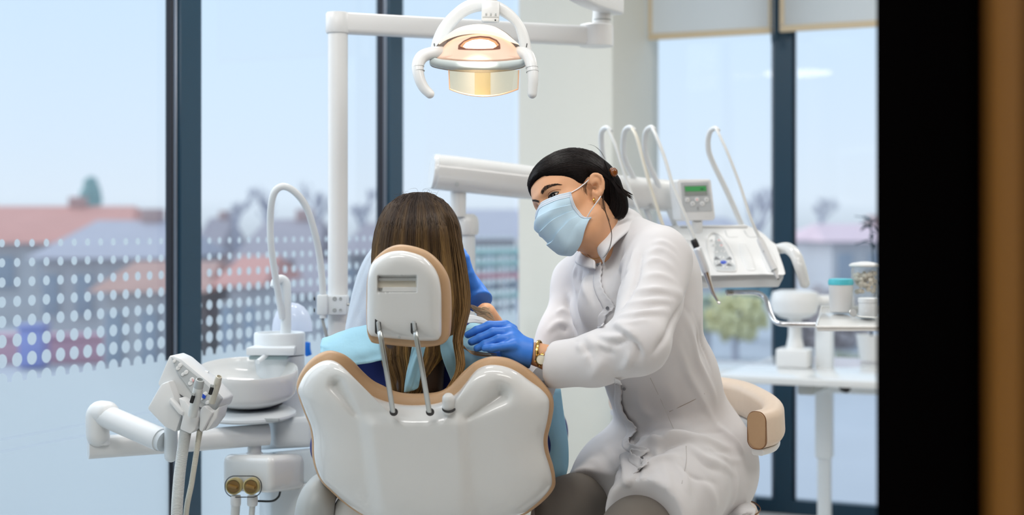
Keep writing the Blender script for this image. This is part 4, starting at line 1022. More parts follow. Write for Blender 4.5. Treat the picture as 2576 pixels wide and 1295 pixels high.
# ------------------------------------------------------------------ curved hose guide clamped to the pole
HG = thing('hose_guide', 'tall white arched hose guide clamped to the lamp pole beside the tap', 'hose guide', P(822, 760, 3.56))
MB().tube([P(812, 800, 3.545), P(812, 735, 3.545), P(806, 660, 3.53), P(793, 590, 3.50), P(770, 520, 3.47), P(742, 483, 3.45), P(714, 469, 3.44), P(693, 480, 3.44), P(683, 510, 3.45), P(680, 560, 3.47), P(682, 620, 3.49), P(692, 690, 3.52), P(702, 750, 3.55), P(710, 800, 3.57)],
          0.0086, 16, 130).build('arched_tube', M_WC, HG)
cl_ = MB(); cl_.box(P(838, 766, 3.575), (0.074, 0.06, 0.048), None, 0.004); cl_.box(P(812, 766, 3.548), (0.028, 0.03, 0.052), None, 0.006); clamp = cl_.build('clamp', M_WC, HG)
for x, y in ((842, 751), (842, 780), (792, 751), (792, 780), (857, 751), (857, 780)):
    MB().lathe([(0.0052 if x < 850 else .002, 0), (0.0052 if x < 850 else .002, 0.002), (0.0038, 0.0026), (0.003, 0.0014), (0.0005, .0014)], P(x, y, 3.545 if x > 800 else 3.56), V((0, -1, 0)) if x > 800 else V((-1, -.3, 0)), 16).build('screw', M_GREY if x > 800 else M_BLACK, clamp)
MB().tube([P(872, 766, 3.56), P(884, 765, 3.56)], 0.0035, 10).build('thumb_screw', M_STEEL, clamp)
MB().tube([P(810, 792, 3.55), P(813, 812, 3.55), P(822, 846, 3.56), P(836, 900, 3.6)], 0.004, 10).build('cable', M_GREY, HG)

# ------------------------------------------------------------------ thick swing arm in the middle
DA = thing('swing_arm', 'thick white horizontal swing arm on a short post behind both people', 'arm', P(1170, 575, 3.95))
MB().rrect_tube([P(1092, 432, 3.9), P(1150, 438, 3.92), P(1350, 461, 3.98), P(1560, 482, 4.05), P(1720, 496, 4.10)], [0.104] * 5, [0.096, 0.098, 0.092, 0.092, 0.09], 0.42, n=8, up=V((0, 0, 1))).build('arm_tube', M_WP, DA)
MB().lathe([(0.046, -.012), (0.050, 0), (0.046, .012)], P(1098, 432, 3.9), V((1, .2, -.1)), 24).build('arm_cap', M_WP, DA)
MB().tube([P(1153, 470, 3.93), P(1153, 545, 3.93)], [0.022, 0.021], 24).build('post', M_WP, DA)
MB().lathe([(0.030, -0.038), (0.034, -0.03), (0.034, 0.0), (0.030, 0.012), (0.02, 0.02)], P(1174, 556, 3.95), n=32).build('pivot_cap', M_WP, DA)
MB().tube([P(1174, 585, 3.95), V((P(1174, 585, 3.95).x, 3.95, FLOOR + .005))], 0.024, 24).build('lower_post', M_WC, DA)
for x, y, Y in ((1150, 463, 3.868), (1639, 521, 4.02)):
    MB().lathe([(0.0052, -.01), (0.0052, 0.001), (0.001, .001)], P(x, y, Y), V((0, -1, 0)), 14).build('screw', M_GREY, DA)

# ------------------------------------------------------------------ instrument unit (dentist's side)
DU = thing('instrument_unit', 'white dental instrument console with keypad, display, four arching hose arms and a small tray', 'instrument unit', P(1820, 725, 3.95))
def Yu(y): return 4.06 - (y - 567) / 125 * 0.25
top = [(1600, 568), (1716, 567), (1877, 566), (1901, 574), (1925, 590), (1941, 606), (1953, 614), (1963, 644), (1972, 670), (1977, 688), (1973, 691), (1921, 690), (1740, 694), (1600, 697)]
MB().prism([P(x, y, Yu(y)) for x, y in top], V((0.0, 0.10, -0.012)), 0.006, 3).build('console_cover', M_WS, DU)
MB().prism([P(x, y, 3.84) for x, y in ((1600, 690), (1972, 688), (1971, 699), (1959, 722), (1742, 725), (1600, 727))], V((0, 0.26, 0)), 0.004, 2).build('console_base', M_WC, DU)
MB().tube([P(1715, 571, 4.05), P(1876, 570, 4.05)], 0.005, 10, round_ends=True).build('rear_ledge', M_WP, DU)
def on(x, y, lift=0.0): return P(x, y, Yu(y) - lift)
fnrm = (P(1800, 600, Yu(600)) - P(1800, 690, Yu(690))).cross(V((1, 0, 0))).normalized()
if fnrm.y > 0: fnrm = -fnrm
kpo = [(1792.6, 586), (1780.5, 598), (1778.5, 616), (1782.5, 640), (1790.6, 660), (1800.6, 676.5), (1808.6, 681.5), (1844.8, 682.5), (1850.8, 678.5), (1849.8, 660.5), (1842.8, 640), (1832.7, 620), (1820.7, 602), (1808.6, 590)]
kk = closed(kpo, 70)
rim = MB(); rim.tube([on(x, y, .003) for x, y in kk] + [on(*kk[0], .003)], 0.0026, 8, 120); rim.build('keypad_rim', M_WP, DU)
kp = MB().prism([on(x, y, .0022) for x, y in kk], V((0, 0.004, 0))).build('keypad', M_LGREY, DU)
z5 = lambda a, b: (1640 + a / 4.981, 540 + b / 4.981)
for a, b in ((820, 560), (960, 560), (835, 640), (975, 640)):
    x, y = z5(a, b); MB().box(on(x, y, .003), (0.017, 0.002, 0.010), Euler((0, 0.6 if (a < 900) == (b < 600) else -0.6, 0)), .0006).build('grey_cross', M_MGREY, kp)
for a, b in ((750, 325), (840, 325), (770, 390), (870, 390), (795, 465), (890, 460), (875, 535), (822, 597), (980, 597), (920, 657)):
    x, y = z5(a, b); r = 6.2 / FPX * 3.9
    bt = MB().lathe([(r, -.001), (r, .0012), (r * .85, .0018), (0.0003, .0018)], on(x, y, .003), fnrm, 20).build('button', M_WS, kp)
    MB().lathe([(r * .5, .0018), (r * .5, .0021), (r * .36, .0021), (r * .36, .0018)], on(x, y, .0032), fnrm, 14).build('button_mark', M_PINKM if (a, b) in ((870, 390), (840, 325)) else M_LGREY, bt)
x, y = z5(897, 598); r = 8 / FPX * 3.9
bb_ = MB().lathe([(r, -.001), (r, .0016), (r * .8, .0022), (0.0003, .0022)], on(x, y, .0035), fnrm, 24, sq=(1, .9)).build('blue_button', M_BLUE, kp)
for dx_, dz_ in ((-.0012, .0025), (.0014, -.0025)): MB().box(on(x, y, .0062) + V((dx_, 0, dz_)), (0.003, .0006, .0016)).build('arrow_mark', M_WS, bb_)
# scooped instrument rests
for c0, c1, rr in (((1868, 618), (1888, 676), 0.018), ((1924, 622), (1944, 680), 0.020), ((1742, 622), (1766, 684), 0.016)):
    mb = MB(); p0, p1 = on(*c0), on(*c1)
    mb.tube([p0, p0.lerp(p1, .5), p1], [rr * .7, rr, rr * .8], 20, 24, up=fnrm, flat=0.28, round_ends=True); mb.build('instrument_rest', M_WS, DU)
for pts in (((1702, 580), (1712, 597), (1736, 597)), ((1824, 580), (1832, 596), (1856, 596)), ((1872, 580), (1884, 596), (1905, 596))):
    MB().tube([on(x, y, .0015) for x, y in pts], 0.0012, 6, 16).build('cover_seam', M_GREY, DU)
MB().tube([P(1955, 626, 3.98), P(1980, 624, 3.94), P(2000, 640, 3.9), P(2013, 672, 3.88), P(2024, 712, 3.88)], [0.014, 0.016, 0.0165, 0.016, 0.0145], 20, round_ends=True).build('pull_handle', M_WP, DU)
# display
z3 = lambda a, b: (1480 + a / 2.698, 300 + b / 2.698)
dO = [(1703, 456), (1709, 451), (1785, 450), (1789, 454), (1800, 546), (1796, 554), (1719, 556), (1713, 551)]
dsp = MB().prism([P(x, y, 3.95) for x, y in dO], V((-0.018, 0.045, 0)), 0.004, 2).build('display_housing', M_WS, DU)
MB().prism([P(x, y, 3.9485) for x, y in ((1712, 459), (1782, 457.5), (1792, 531.6), (1719, 533))], V((0, .003, 0)), .0005, 1).build('display_panel', M_LGREY, dsp)
MB().prism([P(x, y, 3.947) for x, y in ((1720.5, 467), (1777.5, 465.5), (1780, 491), (1723, 492))], V((0, .003, 0))).build('screen_bezel', mat('grey_bezel', (140, 146, 142), rough=.4), dsp)
MB().prism([P(x, y, 3.9465) for x, y in ((1722.5, 469), (1776, 467.5), (1777.3, 480.5), (1724, 481.5))], V((0, .002, 0))).build('green_screen', mat('green_lcd', (72, 150, 92), rough=.25, emit=(80, 170, 100), estr=.12), dsp)
MB().box(P(1766, 475.5, 3.946), (0.009, .0006, .003)).build('screen_digits', mat('lcd_ink', (40, 88, 60), rough=.5), dsp)
for a, b in ((672, 547), (737, 545), (802, 545), (708, 573), (773, 573)):
    x, y = z3(a, b); r = 6 / FPX * 3.94
    bt = MB().lathe([(r, -.001), (r, .0015), (r * .8, .002), (.0003, .002)], P(x, y, 3.947), V((0, -1, 0)), 18).build('button', M_WS, dsp)
    MB().lathe([(r * .4, .002), (r * .4, .0024), (.0003, .0024)], P(x, y, 3.947), V((0, -1, 0)), 10).build('button_mark', M_PINKM if a == 737 else M_LGREY, dsp)
x, y = z3(745, 603); MB().prism([P(x + u, y + v, 3.947) for u, v in ((-2, -4), (2, -3), (0.5, 0), (3, 4), (-1, 3), (-2.5, 4))], V((0, .001, 0))).build('panel_emblem', M_MGREY, dsp)
MB().rrect_tube([P(1754, 552, 3.97), P(1753, 580, 3.99)], 0.03, 0.03, 0.4).build('display_stem', M_WS, DU)
# four arching hose arms on the console and the hoses with their handpieces
M_WHIP = mat('arm_satin_white', (214, 218, 220), rough=.28, var=.01)
arms = [[(1560, 575, 4.08), (1535, 470, 4.04), (1518, 400, 4.0), (1513, 360, 3.98), (1514, 332, 3.96), (1526, 321, 3.94), (1538, 330, 3.92)],
        [(1643, 572, 4.08), (1602, 467, 4.04), (1572, 400, 4.0), (1568, 360, 3.98), (1572, 330, 3.96), (1585, 320, 3.94), (1599, 328, 3.92)],
        [(1701, 574, 4.08), (1665, 485, 4.04), (1629, 404, 4.0), (1622, 363, 3.98), (1625, 332, 3.96), (1638, 320, 3.94), (1648, 326, 3.92)],
        [(1869, 574, 4.08), (1832, 489, 4.04), (1791, 404, 4.0), (1781, 367, 3.98), (1785, 334, 3.96), (1799, 322, 3.94), (1808, 328, 3.92)]]
for a in arms:
    MB().rrect_tube([P(*q) for q in a], [0.0155, 0.0155, 0.0155, 0.0155, 0.015, 0.0145, 0.010], [0.014, 0.014, 0.014, 0.014, 0.0135, 0.013, 0.008], 0.46, n=6, res=60, up=V((0, -1, 0))).build('hose_arm', M_WHIP, DU)
def hose_path(pts): return [P(*q) for q in pts]
def hp(name, label, pts, r=0.0048, m=None, g='handpieces hanging on the instrument unit'):
    t_ = thing(name, label, 'handpiece', P(*pts[-1]), g)
    MB().tube(hose_path(pts), r, 12, 80).build('hose', m or M_HOSE, t_); return t_
t1 = hp('dental_handpiece', 'white handpiece hose nearest the dentist’s hair clip', [(1530, 324, 3.915), (1550, 370, 3.88), (1578, 459, 3.84), (1613, 545, 3.80), (1640, 600, 3.80)], .004)
MB().tube([P(1640, 600, 3.80), P(1668, 670, 3.79)], [.009, .006], 14).build('grip', M_WS, t1)
t2 = hp('dental_handpiece', 'cream handpiece hose running down from the second hose arm', [(1590, 323, 3.915), (1603, 350, 3.88), (1624.5, 430, 3.84), (1643, 493, 3.82), (1669, 571, 3.80), (1684, 612, 3.79)], .0048, M_HOSE2)
MB().tube([P(1684, 612, 3.79), P(1706, 680, 3.78)], [.009, .006], 14).build('grip', M_WS, t2)
t3 = hp('dental_handpiece', 'chrome and steel micromotor handpiece with black collar on its hose', [(1641, 322, 3.915), (1652, 345, 3.88), (1672.7, 400, 3.84), (1695, 474, 3.80), (1721, 537, 3.77), (1748, 604, 3.75)], .0048)
ax0, ax1, ax2, ax3, ax4 = P(1744, 602, 3.75), P(1753, 623, 3.748), P(1776.5, 685, 3.742), P(1792, 733, 3.738), P(1805, 757, 3.735)
MB().tube([ax0, ax0.lerp(ax1, .3), ax1], [0.0078, .0092, 0.0088], 20).build('black_collar', M_BLACK, t3)
MB().tube([ax1, ax1.lerp(ax2, .12), ax1.lerp(ax2, .8), ax2], [0.0092, .0116, 0.0116, 0.0100], 24).build('motor_body', mat('satin_aluminium', (214, 217, 221), rough=.3, metal=.45), t3)
MB().tube([ax2, ax2.lerp(ax3, .15), ax2.lerp(ax3, .6), ax3], [0.0092, .0086, 0.0062, 0.0055], 24).build('chrome_neck', M_CHROME, t3)
MB().tube([ax3, ax3.lerp(ax4, .5), ax4], [0.0056, .0038, 0.003], 20).build('chrome_tip', M_CHROME, t3)
MB().lathe([(0.0036, -.004), (0.0042, -.002), (0.0042, .004), (0.003, .005)], P(1808, 761, 3.734), V((.9, -.2, -.25)), 16).build('turbine_head', M_CHROME, t3)
t4 = hp('dental_handpiece', 'white air and water syringe lying in its rest on the console', [(1802, 325, 3.915), (1812, 345, 3.89), (1832, 389, 3.86), (1861.8, 467, 3.83), (1888, 548, 3.80), (1911, 600, 3.79)], .0042)
MB().tube([P(1910, 598, 3.79), P(1916, 612, 3.788), P(1948, 678, 3.765)], [0.0075, .0098, 0.0088], 20).build('grip', M_WS, t4)
MB().tube([P(1947, 677, 3.7655), P(1949, 680, 3.765)], 0.0091, 20).build('grip_ring', M_GREY, t4)
MB().tube([P(1949, 680, 3.765), P(1953, 690, 3.762), P(1957, 700, 3.76)], [0.0078, .005, 0.0032], 16).build('nozzle', M_WS, t4)
MB().lathe([(.0025, 0), (.0018, .002)], P(1957.4, 701, 3.76), V((.5, 0, -.9)), 10).build('nozzle_tip', M_DARK, t4)
for x, y in ((1921, 632), (1932, 654), (1935, 661)): MB().box(P(x, y, 3.772), (0.0016, .001, .004), Euler((0, -.5, 0))).build('print_mark', M_MGREY, t4)

# ------------------------------------------------------------------ tray on its bent rod
TR = DU
MB().tube([P(1826, 735, 3.92), P(1870, 735, 3.9), P(1905, 737, 3.86), P(1926, 752, 3.84), P(1938, 788, 3.80), P(1950, 808, 3.78), P(1975, 815, 3.76), P(2060, 817, 3.75)], 0.0072, 16, 80).build('tray_rod', mat('pale_chrome', (205, 208, 212), rough=.2, metal=.85), TR)
MB().lathe([(.0085, -.004), (.0085, .012)], P(1832, 736, 3.91), V((1, 0, 0)), 16).build('rod_ferrule', M_STEEL, TR)
tz = P(0, 822, 3.62).z
def trz(Y): return tz + (Y - 3.62) * .175
tr_o = [V((P(2054, 0, 3.62).x, 3.62, tz)), V((P(2054, 0, 3.62).x + .30, 3.62, tz)), V((P(2054, 0, 3.62).x + .30, 3.84, trz(3.84))), V((P(2066, 0, 3.84).x, 3.84, trz(3.84)))]
TRP = MB().prism(tr_o, V((0, 0, -.012)), 0.004, 2).build('tray_plate', M_WP, TR)
mb = MB(); mb.tube(tr_o + [tr_o[0]], .0035, 8, 5); mb.build('tray_rim', M_WP, TRP)
def onto_tray(x, Y): return V((P(x, 0, Y).x, Y, trz(Y) + .0065))
c = onto_tray(2115, 3.76); r = 30 / FPX * 3.76
TB = thing('plastic_tub', 'white plastic tub with a turquoise lid on the tray', 'tub', c)
hT = (782 - 712) / FPX * 3.76
MB().lathe([(r * .85, 0), (r * .9, .002), (r, hT), (r * 1.02, hT + .002)], c, n=36).build('tub_body', M_WS, TB)
MB().lathe([(r * 1.04, hT - .003), (r * 1.06, hT + .004), (r * 1.0, hT + .012), (r * .8, hT + .0135), (.0005, hT + .0135)], c, n=36).build('lid', mat('turquoise_lid', (82, 190, 205), rough=.35), TB)
c = onto_tray(2176, 3.79); r = 34 / FPX * 3.79
JR = thing('glass_jar', 'clear glass jar of cotton pellets with a white lid on the tray', 'jar', c)
MB().lathe([(r * .9, .001), (r, .006), (r, .105), (r * .97, .112)], c, n=36).build('jar_glass', thin_glass('jar_glass', tint=(.95, .97, .97), refl=.06, base=.12), JR)
MB().lathe([(r * 1.0, .112), (r * 1.16, .114), (r * 1.16, .118), (r * .95, .122), (r * .3, .126), (.0005, .126)], c, n=36).build('lid', M_WS, JR)
mb = MB(); rnd = random.Random(3)
for i in range(60):
    a = rnd.uniform(0, 6.28); q = r * .8 * math.sqrt(rnd.random()); mb.sphere(c + V((q * math.cos(a), q * math.sin(a), .045 + .05 * rnd.random())), .0065, 8, 6)
mb.build('cotton_pellets', mat('cotton', (222, 214, 200), rough=.9, var=.15, scale=80), JR, kind='stuff')
c = onto_tray(2184, 3.70); r = 24 / FPX * 3.7
J2 = thing('small_pot', 'small white pot in front of the glass jar on the tray', 'pot', c)
MB().lathe([(r * .92, 0), (r, .004), (r, .038)], c, n=32).build('pot_body', M_WC, J2)
MB().lathe([(r * 1.06, .038), (r * 1.06, .048), (r * .95, .05), (.0005, .05)], c, n=32).build('lid', M_WC, J2)
c = onto_tray(2150, 3.68)
MM = thing('dental_mirror', 'steel dental mirror with round head lying on the tray', 'dental mirror', c)
hd_ = c + V((-0.004, 0, .016))
mb = MB(); mb.lathe([(.0095, -.001), (.011, 0), (.0095, .001)], hd_, V((.2, -1, .2)), 28, cap=False); mb.build('mirror_rim', M_STEEL, MM)
MB().lathe([(.009, .0008), (.0005, .0014)], hd_, V((.2, -1, .2)), 28).build('mirror_face', mat('mirror_silver', (206, 212, 216), rough=.25, metal=.3), MM)
MB().tube([hd_ + V((.007, 0, -.006)), hd_ + V((.02, -.005, -.0105)), hd_ + V((.075, -.03, -.012))], [.0015, .002, .0024], 8).build('handle', M_STEEL, MM)

# ------------------------------------------------------------------ desk, white stand on it, low cabinet
zd = 0.715
DK = thing('work_desk', 'white height-adjustable desk standing by the far window', 'desk', (1.5, 5.6, FLOOR))
a = V((0.752, 5.20, zd)); 
ln, wd = 1.9, 0.90
MB().prism([a, a + E2 * ln, a + E2 * ln + D * wd, a + D * wd], V((0, 0, -0.026)), .004, 2).build('desk_top', M_WP, DK)
def dk(t, s, z): return a + E2 * t + D * s + V((0, 0, z - zd))
rz2 = math.atan2(E2.y, E2.x)
for tt in (0.30, 1.6):
    MB().box(dk(tt, .45, (zd - .07 + FLOOR + .35) / 2 + .15), (.062, .062, .5), Euler((0, 0, rz2)), .004).build('leg', M_WC, DK)
    MB().box(dk(tt, .45, FLOOR + .24), (.048, .048, .44), Euler((0, 0, rz2)), .004).build('leg', M_WC, DK)
    MB().box(dk(tt, .45, FLOOR + .03), (.08, .7, .05), Euler((0, 0, rz2)), .01).build('foot', M_WC, DK)
    MB().box(dk(tt, .45, zd - .05), (.06, .7, .04), Euler((0, 0, rz2)), .006).build('side_rail', M_GREY, DK)
MB().box(dk(.95, .40, zd - .06), (1.3, .05, .06), Euler((0, 0, rz2)), .006).build('crossbar', M_WC, DK)
MB().lathe([(.018, 0), (.018, .025), (.014, .03), (.0005, .03)], dk(.40, .30, zd - .058), V((.2, -1, 0)), 24).build('height_knob', M_BLACK, DK)
sc_ = P(2000, 912, 5.5)
WSn = thing('desk_magnifier', 'white swivel stand with a rounded head and square foot on the desk', 'desk stand', V((sc_.x, sc_.y, zd)))
MB().box(V((sc_.x, sc_.y, zd + .037)), (.125, .12, .073), Euler((0, 0, rz2)), .008, 3).build('foot_block', M_WS, WSn)
MB().tube([V((sc_.x, sc_.y, zd + .07)), V((sc_.x, sc_.y, zd + .12)), V((sc_.x, sc_.y, P(0, 800, 5.5).z))], [.036, .026, .025], 20).build('column', M_WS, WSn)
zc_ = P(0, 762, 5.5).z
MB().lathe([(.03, -.062), (.06, -.055), (.085, -.035), (.092, 0), (.092, .02), (.086, .042), (.06, .05), (.0005, .052)], V((sc_.x, sc_.y, zc_)), n=40).build('rounded_head', M_WS, WSn)
MB().tube([V((sc_.x + .08, sc_.y, zc_ + .01)), V((sc_.x + .15, sc_.y, zc_ + .01))], .022, 16).build('side_knob', M_WS, WSn)
LC = thing('low_cabinet', 'low white cabinet under the far window behind the desk', 'cabinet', P(1850, 920, 6.1) * V((1, 1, 0)) + V((0, 0, FLOOR)))
b0 = FW(-0.10, .62); zc2 = P(0, 921, 6.3).z
cc = [FW(.03, .62), FW(.52, .62), FW(.52, .08), FW(.03, .08)]
MB().prism([V((p.x, p.y, FLOOR + .001)) for p in cc], V((0, 0, zc2 - FLOOR - .03)), .004, 1).build('carcass', M_WC, LC)
MB().prism([V((p.x, p.y, zc2 - .03)) for p in (FW(.02, .64), FW(.54, .64), FW(.54, .06), FW(.02, .06))], V((0, 0, .03)), .005, 2).build('worktop', M_WP, LC)
for k in range(3):
    z0 = FLOOR + .03 + k * .19; q = FW(.275, .63)
    dwr = MB().box(V((q.x, q.y, z0 + .085)), (.49, .018, .172), Euler((0, 0, rz2)), .003).build('drawer', M_WC, LC)
    q2 = FW(.275, .648); MB().box(V((q2.x, q2.y, z0 + .14)), (.14, .014, .012), Euler((0, 0, rz2)), .004).build('handle', M_STEEL, dwr)

# ------------------------------------------------------------------ dentist's stool
ST = thing('dentist_stool', 'tan upholstered dental stool with a curved wraparound back pad', 'stool', (0.375, 3.30, FLOOR))
sx_, sy_ = 0.375, 3.30; zs = P(0, 1262, 3.3).z
MB().lathe([(.14, zs - .085), (.185, zs - .08), (.197, zs - .06), (.198, zs - .03), (.19, zs - .008), (.15, zs), (.0005, zs + .004)], V((sx_, sy_, 0)), n=56).build('seat_cushion', M_TAN2, ST)
MB().lathe([(.1985, zs - .012), (.1995, zs - .010), (.1985, zs - .008)], V((sx_, sy_, 0)), n=56, cap=False).build('seat_seam', M_SEAM, ST)
MB().lathe([(.17, zs - .10), (.17, zs - .085)], V((sx_, sy_, 0)), n=40).build('seat_plate', M_WS, ST)
MB().tube([V((sx_, sy_, zs - .1)), V((sx_, sy_, FLOOR + .08))], .026, 20).build('gas_column', M_STEEL, ST)
for k in range(5):
    an = 2 * PI * k / 5 + .3; d_ = V((math.cos(an), math.sin(an), 0))
    MB().rrect_tube([V((sx_, sy_, FLOOR + .12)) + d_ * .03, V((sx_, sy_, FLOOR + .09)) + d_ * .15, V((sx_, sy_, FLOOR + .075)) + d_ * .27], [.05, .04, .035], [.03, .025, .02], .4).build('base_leg', M_WS, ST)
    cst = V((sx_, sy_, FLOOR + .03)) + d_ * .27
    MB().lathe([(.03, -.012), (.03, .012)], cst, V((-d_.y, d_.x, 0)), 20).build('caster', M_BLACK, ST)
# the curved pad: an arc round the sitter's back, ending in a stitched end cap
zp = P(0, 1022, 3.3).z
arc = [V((0.532, 3.082, zp - .024)), V((0.568, 3.125, zp - .020)), V((0.588, 3.21, zp - .012)), V((0.580, 3.34, zp - .004)), V((0.545, 3.46, zp + .004)), V((0.46, 3.54, zp + .006)), V((0.36, 3.56, zp + .006)), V((0.25, 3.52, zp + .004))]
MB().rrect_tube(arc, [.048] + [.050] * 7, [.082] + [.082] * 7, .42, n=8, res=70, up=V((0, 0, 1))).build('back_pad', M_TAN2, ST)
d0 = (arc[0] - arc[1]).normalized()
MB().rrect_tube([arc[0] + d0 * .004, arc[0] + d0 * .001],   .044, .080, .42, n=8, up=V((0, 0, 1))).build('end_cap', M_TAN, ST)
F0 = frames([arc[0], arc[0] + d0])[0]
def endring(w, h, off):
    o = []; bb_v = V((0, 0, 1)).cross(d0).normalized(); r = .42 * w
    for cx_, cy_, a0 in ((1, 1, 0), (-1, 1, PI / 2), (-1, -1, PI), (1, -1, 1.5 * PI)):
        for i in range(6): an = a0 + i / 5 * PI / 2; o.append(arc[0] + d0 * off + bb_v * (cx_ * (w / 2 - r) + r * math.cos(an)) + V((0, 0, 1)) * (cy_ * (h / 2 - r) + r * math.sin(an)))
    return o
er = endring(.045, .081, .0035); MB().tube(er + [er[0]], .0011, 6, 60).build('cap_stitching', M_SEAM, ST)
under = [p + V((0, 0, -.048)) for p in arc]
MB().rrect_tube(under, .03, .014, .4, n=5, res=60, up=V((0, 0, 1))).build('pad_support', M_WS, ST)
MB().tube([V((0.36, 3.56, zp - .05)), V((0.37, 3.57, zp - .2)), V((0.375, 3.46, zs - .09)), V((0.375, 3.36, zs - .095))], .013, 14).build('pad_bracket', M_WS, ST)

# a thin dark-leaved plant standing on the desk beside the door
pb0 = V((P(2192, 0, 5.75).x, 5.75, zd + .001))
PP = thing('potted_plant', 'thin dark-leaved plant in a white pot on the desk, beside the open door', 'plant', pb0)
MB().lathe([(.045, 0), (.06, .10), (.062, .105), (.055, .105), (.05, .09), (.0005, .09)], pb0, n=28).build('pot', M_WS, PP)
M_LEAF = mat('dark_leaf', (52, 70, 84), rough=.5, var=.2)
zt_ = P(0, 556, 5.75).z
MB().tube([pb0 + V((0, 0, .09)), pb0 + V((.012, 0, .3)), V((pb0.x - .004, pb0.y, zt_))], [.006, .005, .003], 8).build('stem', M_LEAF, PP)
rnd = random.Random(4)
for i in range(22):
    zz = zt_ - (rnd.random() ** 2) * .34; an = rnd.uniform(0, 6.28); L_ = rnd.uniform(.05, .085); el_ = rnd.uniform(-.2, .7)
    p0 = V((pb0.x, pb0.y, zz)); d_ = V((math.cos(an) * math.cos(el_), math.sin(an) * math.cos(el_), math.sin(el_)))
    sdv = d_.cross(V((0, 0, 1))).normalized(); G_ = []
    for u in np.linspace(0, 1, 7):
        w_ = .012 * math.sin(PI * (u * .92 + .06)); q = p0 + d_ * (L_ * u) - V((0, 0, .02 * u * u)); G_.append([q - sdv * w_, q + V((0, 0, .003)), q + sdv * w_])
    MB().grid(G_).build('leaf', M_LEAF, PP)
# ================================================================== the patient, seen from behind
M_SKIN = mat('skin', (214, 160, 122), rough=0.5, spec=0.35, var=0.03, scale=60, sss=0.12, bump=0.05, bscale=700)
M_NAVY = cloth('navy_cotton', (26, 44, 112), transl=0.0, bump=0.2, bscale=700)
M_PAPER = cloth('light_blue_paper', (180, 225, 241), transl=0.35, bump=0.5, bscale=70, var=.05)
M_PAPERW = cloth('white_paper', (232, 236, 240), transl=0.35, bump=0.4, bscale=90)
M_HAIRB = mat('brown_hair_mass', (58, 42, 32), rough=0.5, spec=0.4, var=.25, scale=40)
M_STRAND = vcol_mat('hair_strands', rough=0.42, spec=0.3)
PT = thing('person', 'patient in a navy top sitting in the dental chair, long brown hair over the headrest', 'person', (-0.19, 3.1, 0.67))
hc = V((-0.200, 3.035, 1.228))
s = SDF((-0.52, 2.84, 0.5), (0.30, 4.3, 1.36), 0.008)
s.ell(hc + V((0, -.005, .008)), (.074, .092, .082)); s.ell(hc + V((0, .04, -.05)), (.056, .055, .075), k=.03)
s.cap(hc + V((0, .105, -.02)), hc + V((0, .112, -.045)), .008, .012, k=.015)
for d in (-1, 1):
    s.ell(hc + V((d * .076, 0, -.02)), (.010, .020, .032), k=.006); s.cap(hc + V((d * .02, .075, -.1)), hc + V((d * .048, .02, -.07)), .018, .018, k=.02)
    s.ell(hc + V((d * .03, .105, 0)), (.016, .012, .010), k=.01, op='s')
s.cap(hc + V((0, -.01, -.07)), V((-.195, 3.03, 1.02)), .050, .056, k=.03)
s.chain([V((-.195, 3.05, .97)), V((-.17, 3.10, .85)), V((-.16, 3.12, .70))], [.12, .125, .13], k=.05, axis=V((0, 1, 0)), sc=.75)
hip = V((-.155, 3.12, .70))
for d in (-1, 1):
    sh = V((-.19 + d * .15, 3.07, .935)); elb = V((-.18 + d * .22, 3.2, .76)); wr = V((-.165 + d * .09, 3.42, .80))
    s.cap(V((-.19, 3.06, .955)), sh, .052, .046, k=.04)
    s.chain([sh, elb, wr], [.046, .038, .028], k=.03)
    s.ell(wr + V((-d * .03, .05, -.01)), (.04, .055, .018), k=.02)
    kn = V((.055, 3.60, .735)) if d > 0 else V((-.30, 3.62, .725))
    s.chain([hip + V((d * .08, .02, -.01)), kn, kn + V((0, .30, -.36))][:2] + [V((kn.x, 4.02, .60))], [.082, .062, .042], k=.03)
    s.chain([V((kn.x, 4.02, .60)), V((kn.x, 4.12, .66))], [.04, .03], k=.02)
s.build('body', M_SKIN, PT, smooth=2)
# navy top and trousers
s = SDF((-0.54, 2.86, 0.52), (0.32, 4.0, 1.08), 0.009)
s.chain([V((-.195, 3.05, .97)), V((-.17, 3.10, .85)), V((-.16, 3.12, .70))], [.135, .138, .145], k=.05, axis=V((0, 1, 0)), sc=.75)
for d in (-1, 1):
    sh = V((-.19 + d * .15, 3.07, .935)); elb = V((-.18 + d * .22, 3.2, .76)); wr = V((-.165 + d * .11, 3.38, .79))
    s.cap(V((-.19, 3.06, .955)), sh, .062, .055, k=.04); s.chain([sh, elb, wr], [.056, .048, .04], k=.03)
s.build('navy_top', M_NAVY, PT, smooth=2)
s = SDF((-0.5, 2.95, 0.52), (0.30, 4.05, 0.9), 0.009)
for d in (-1, 1):
    kn = V((.055, 3.60, .735)) if d > 0 else V((-.30, 3.62, .725))
    s.chain([hip + V((d * .08, .02, -.01)), kn, V((kn.x, 3.95, .61))], [.098, .078, .056], k=.04)
s.build('trousers', M_NAVY, PT, smooth=2)
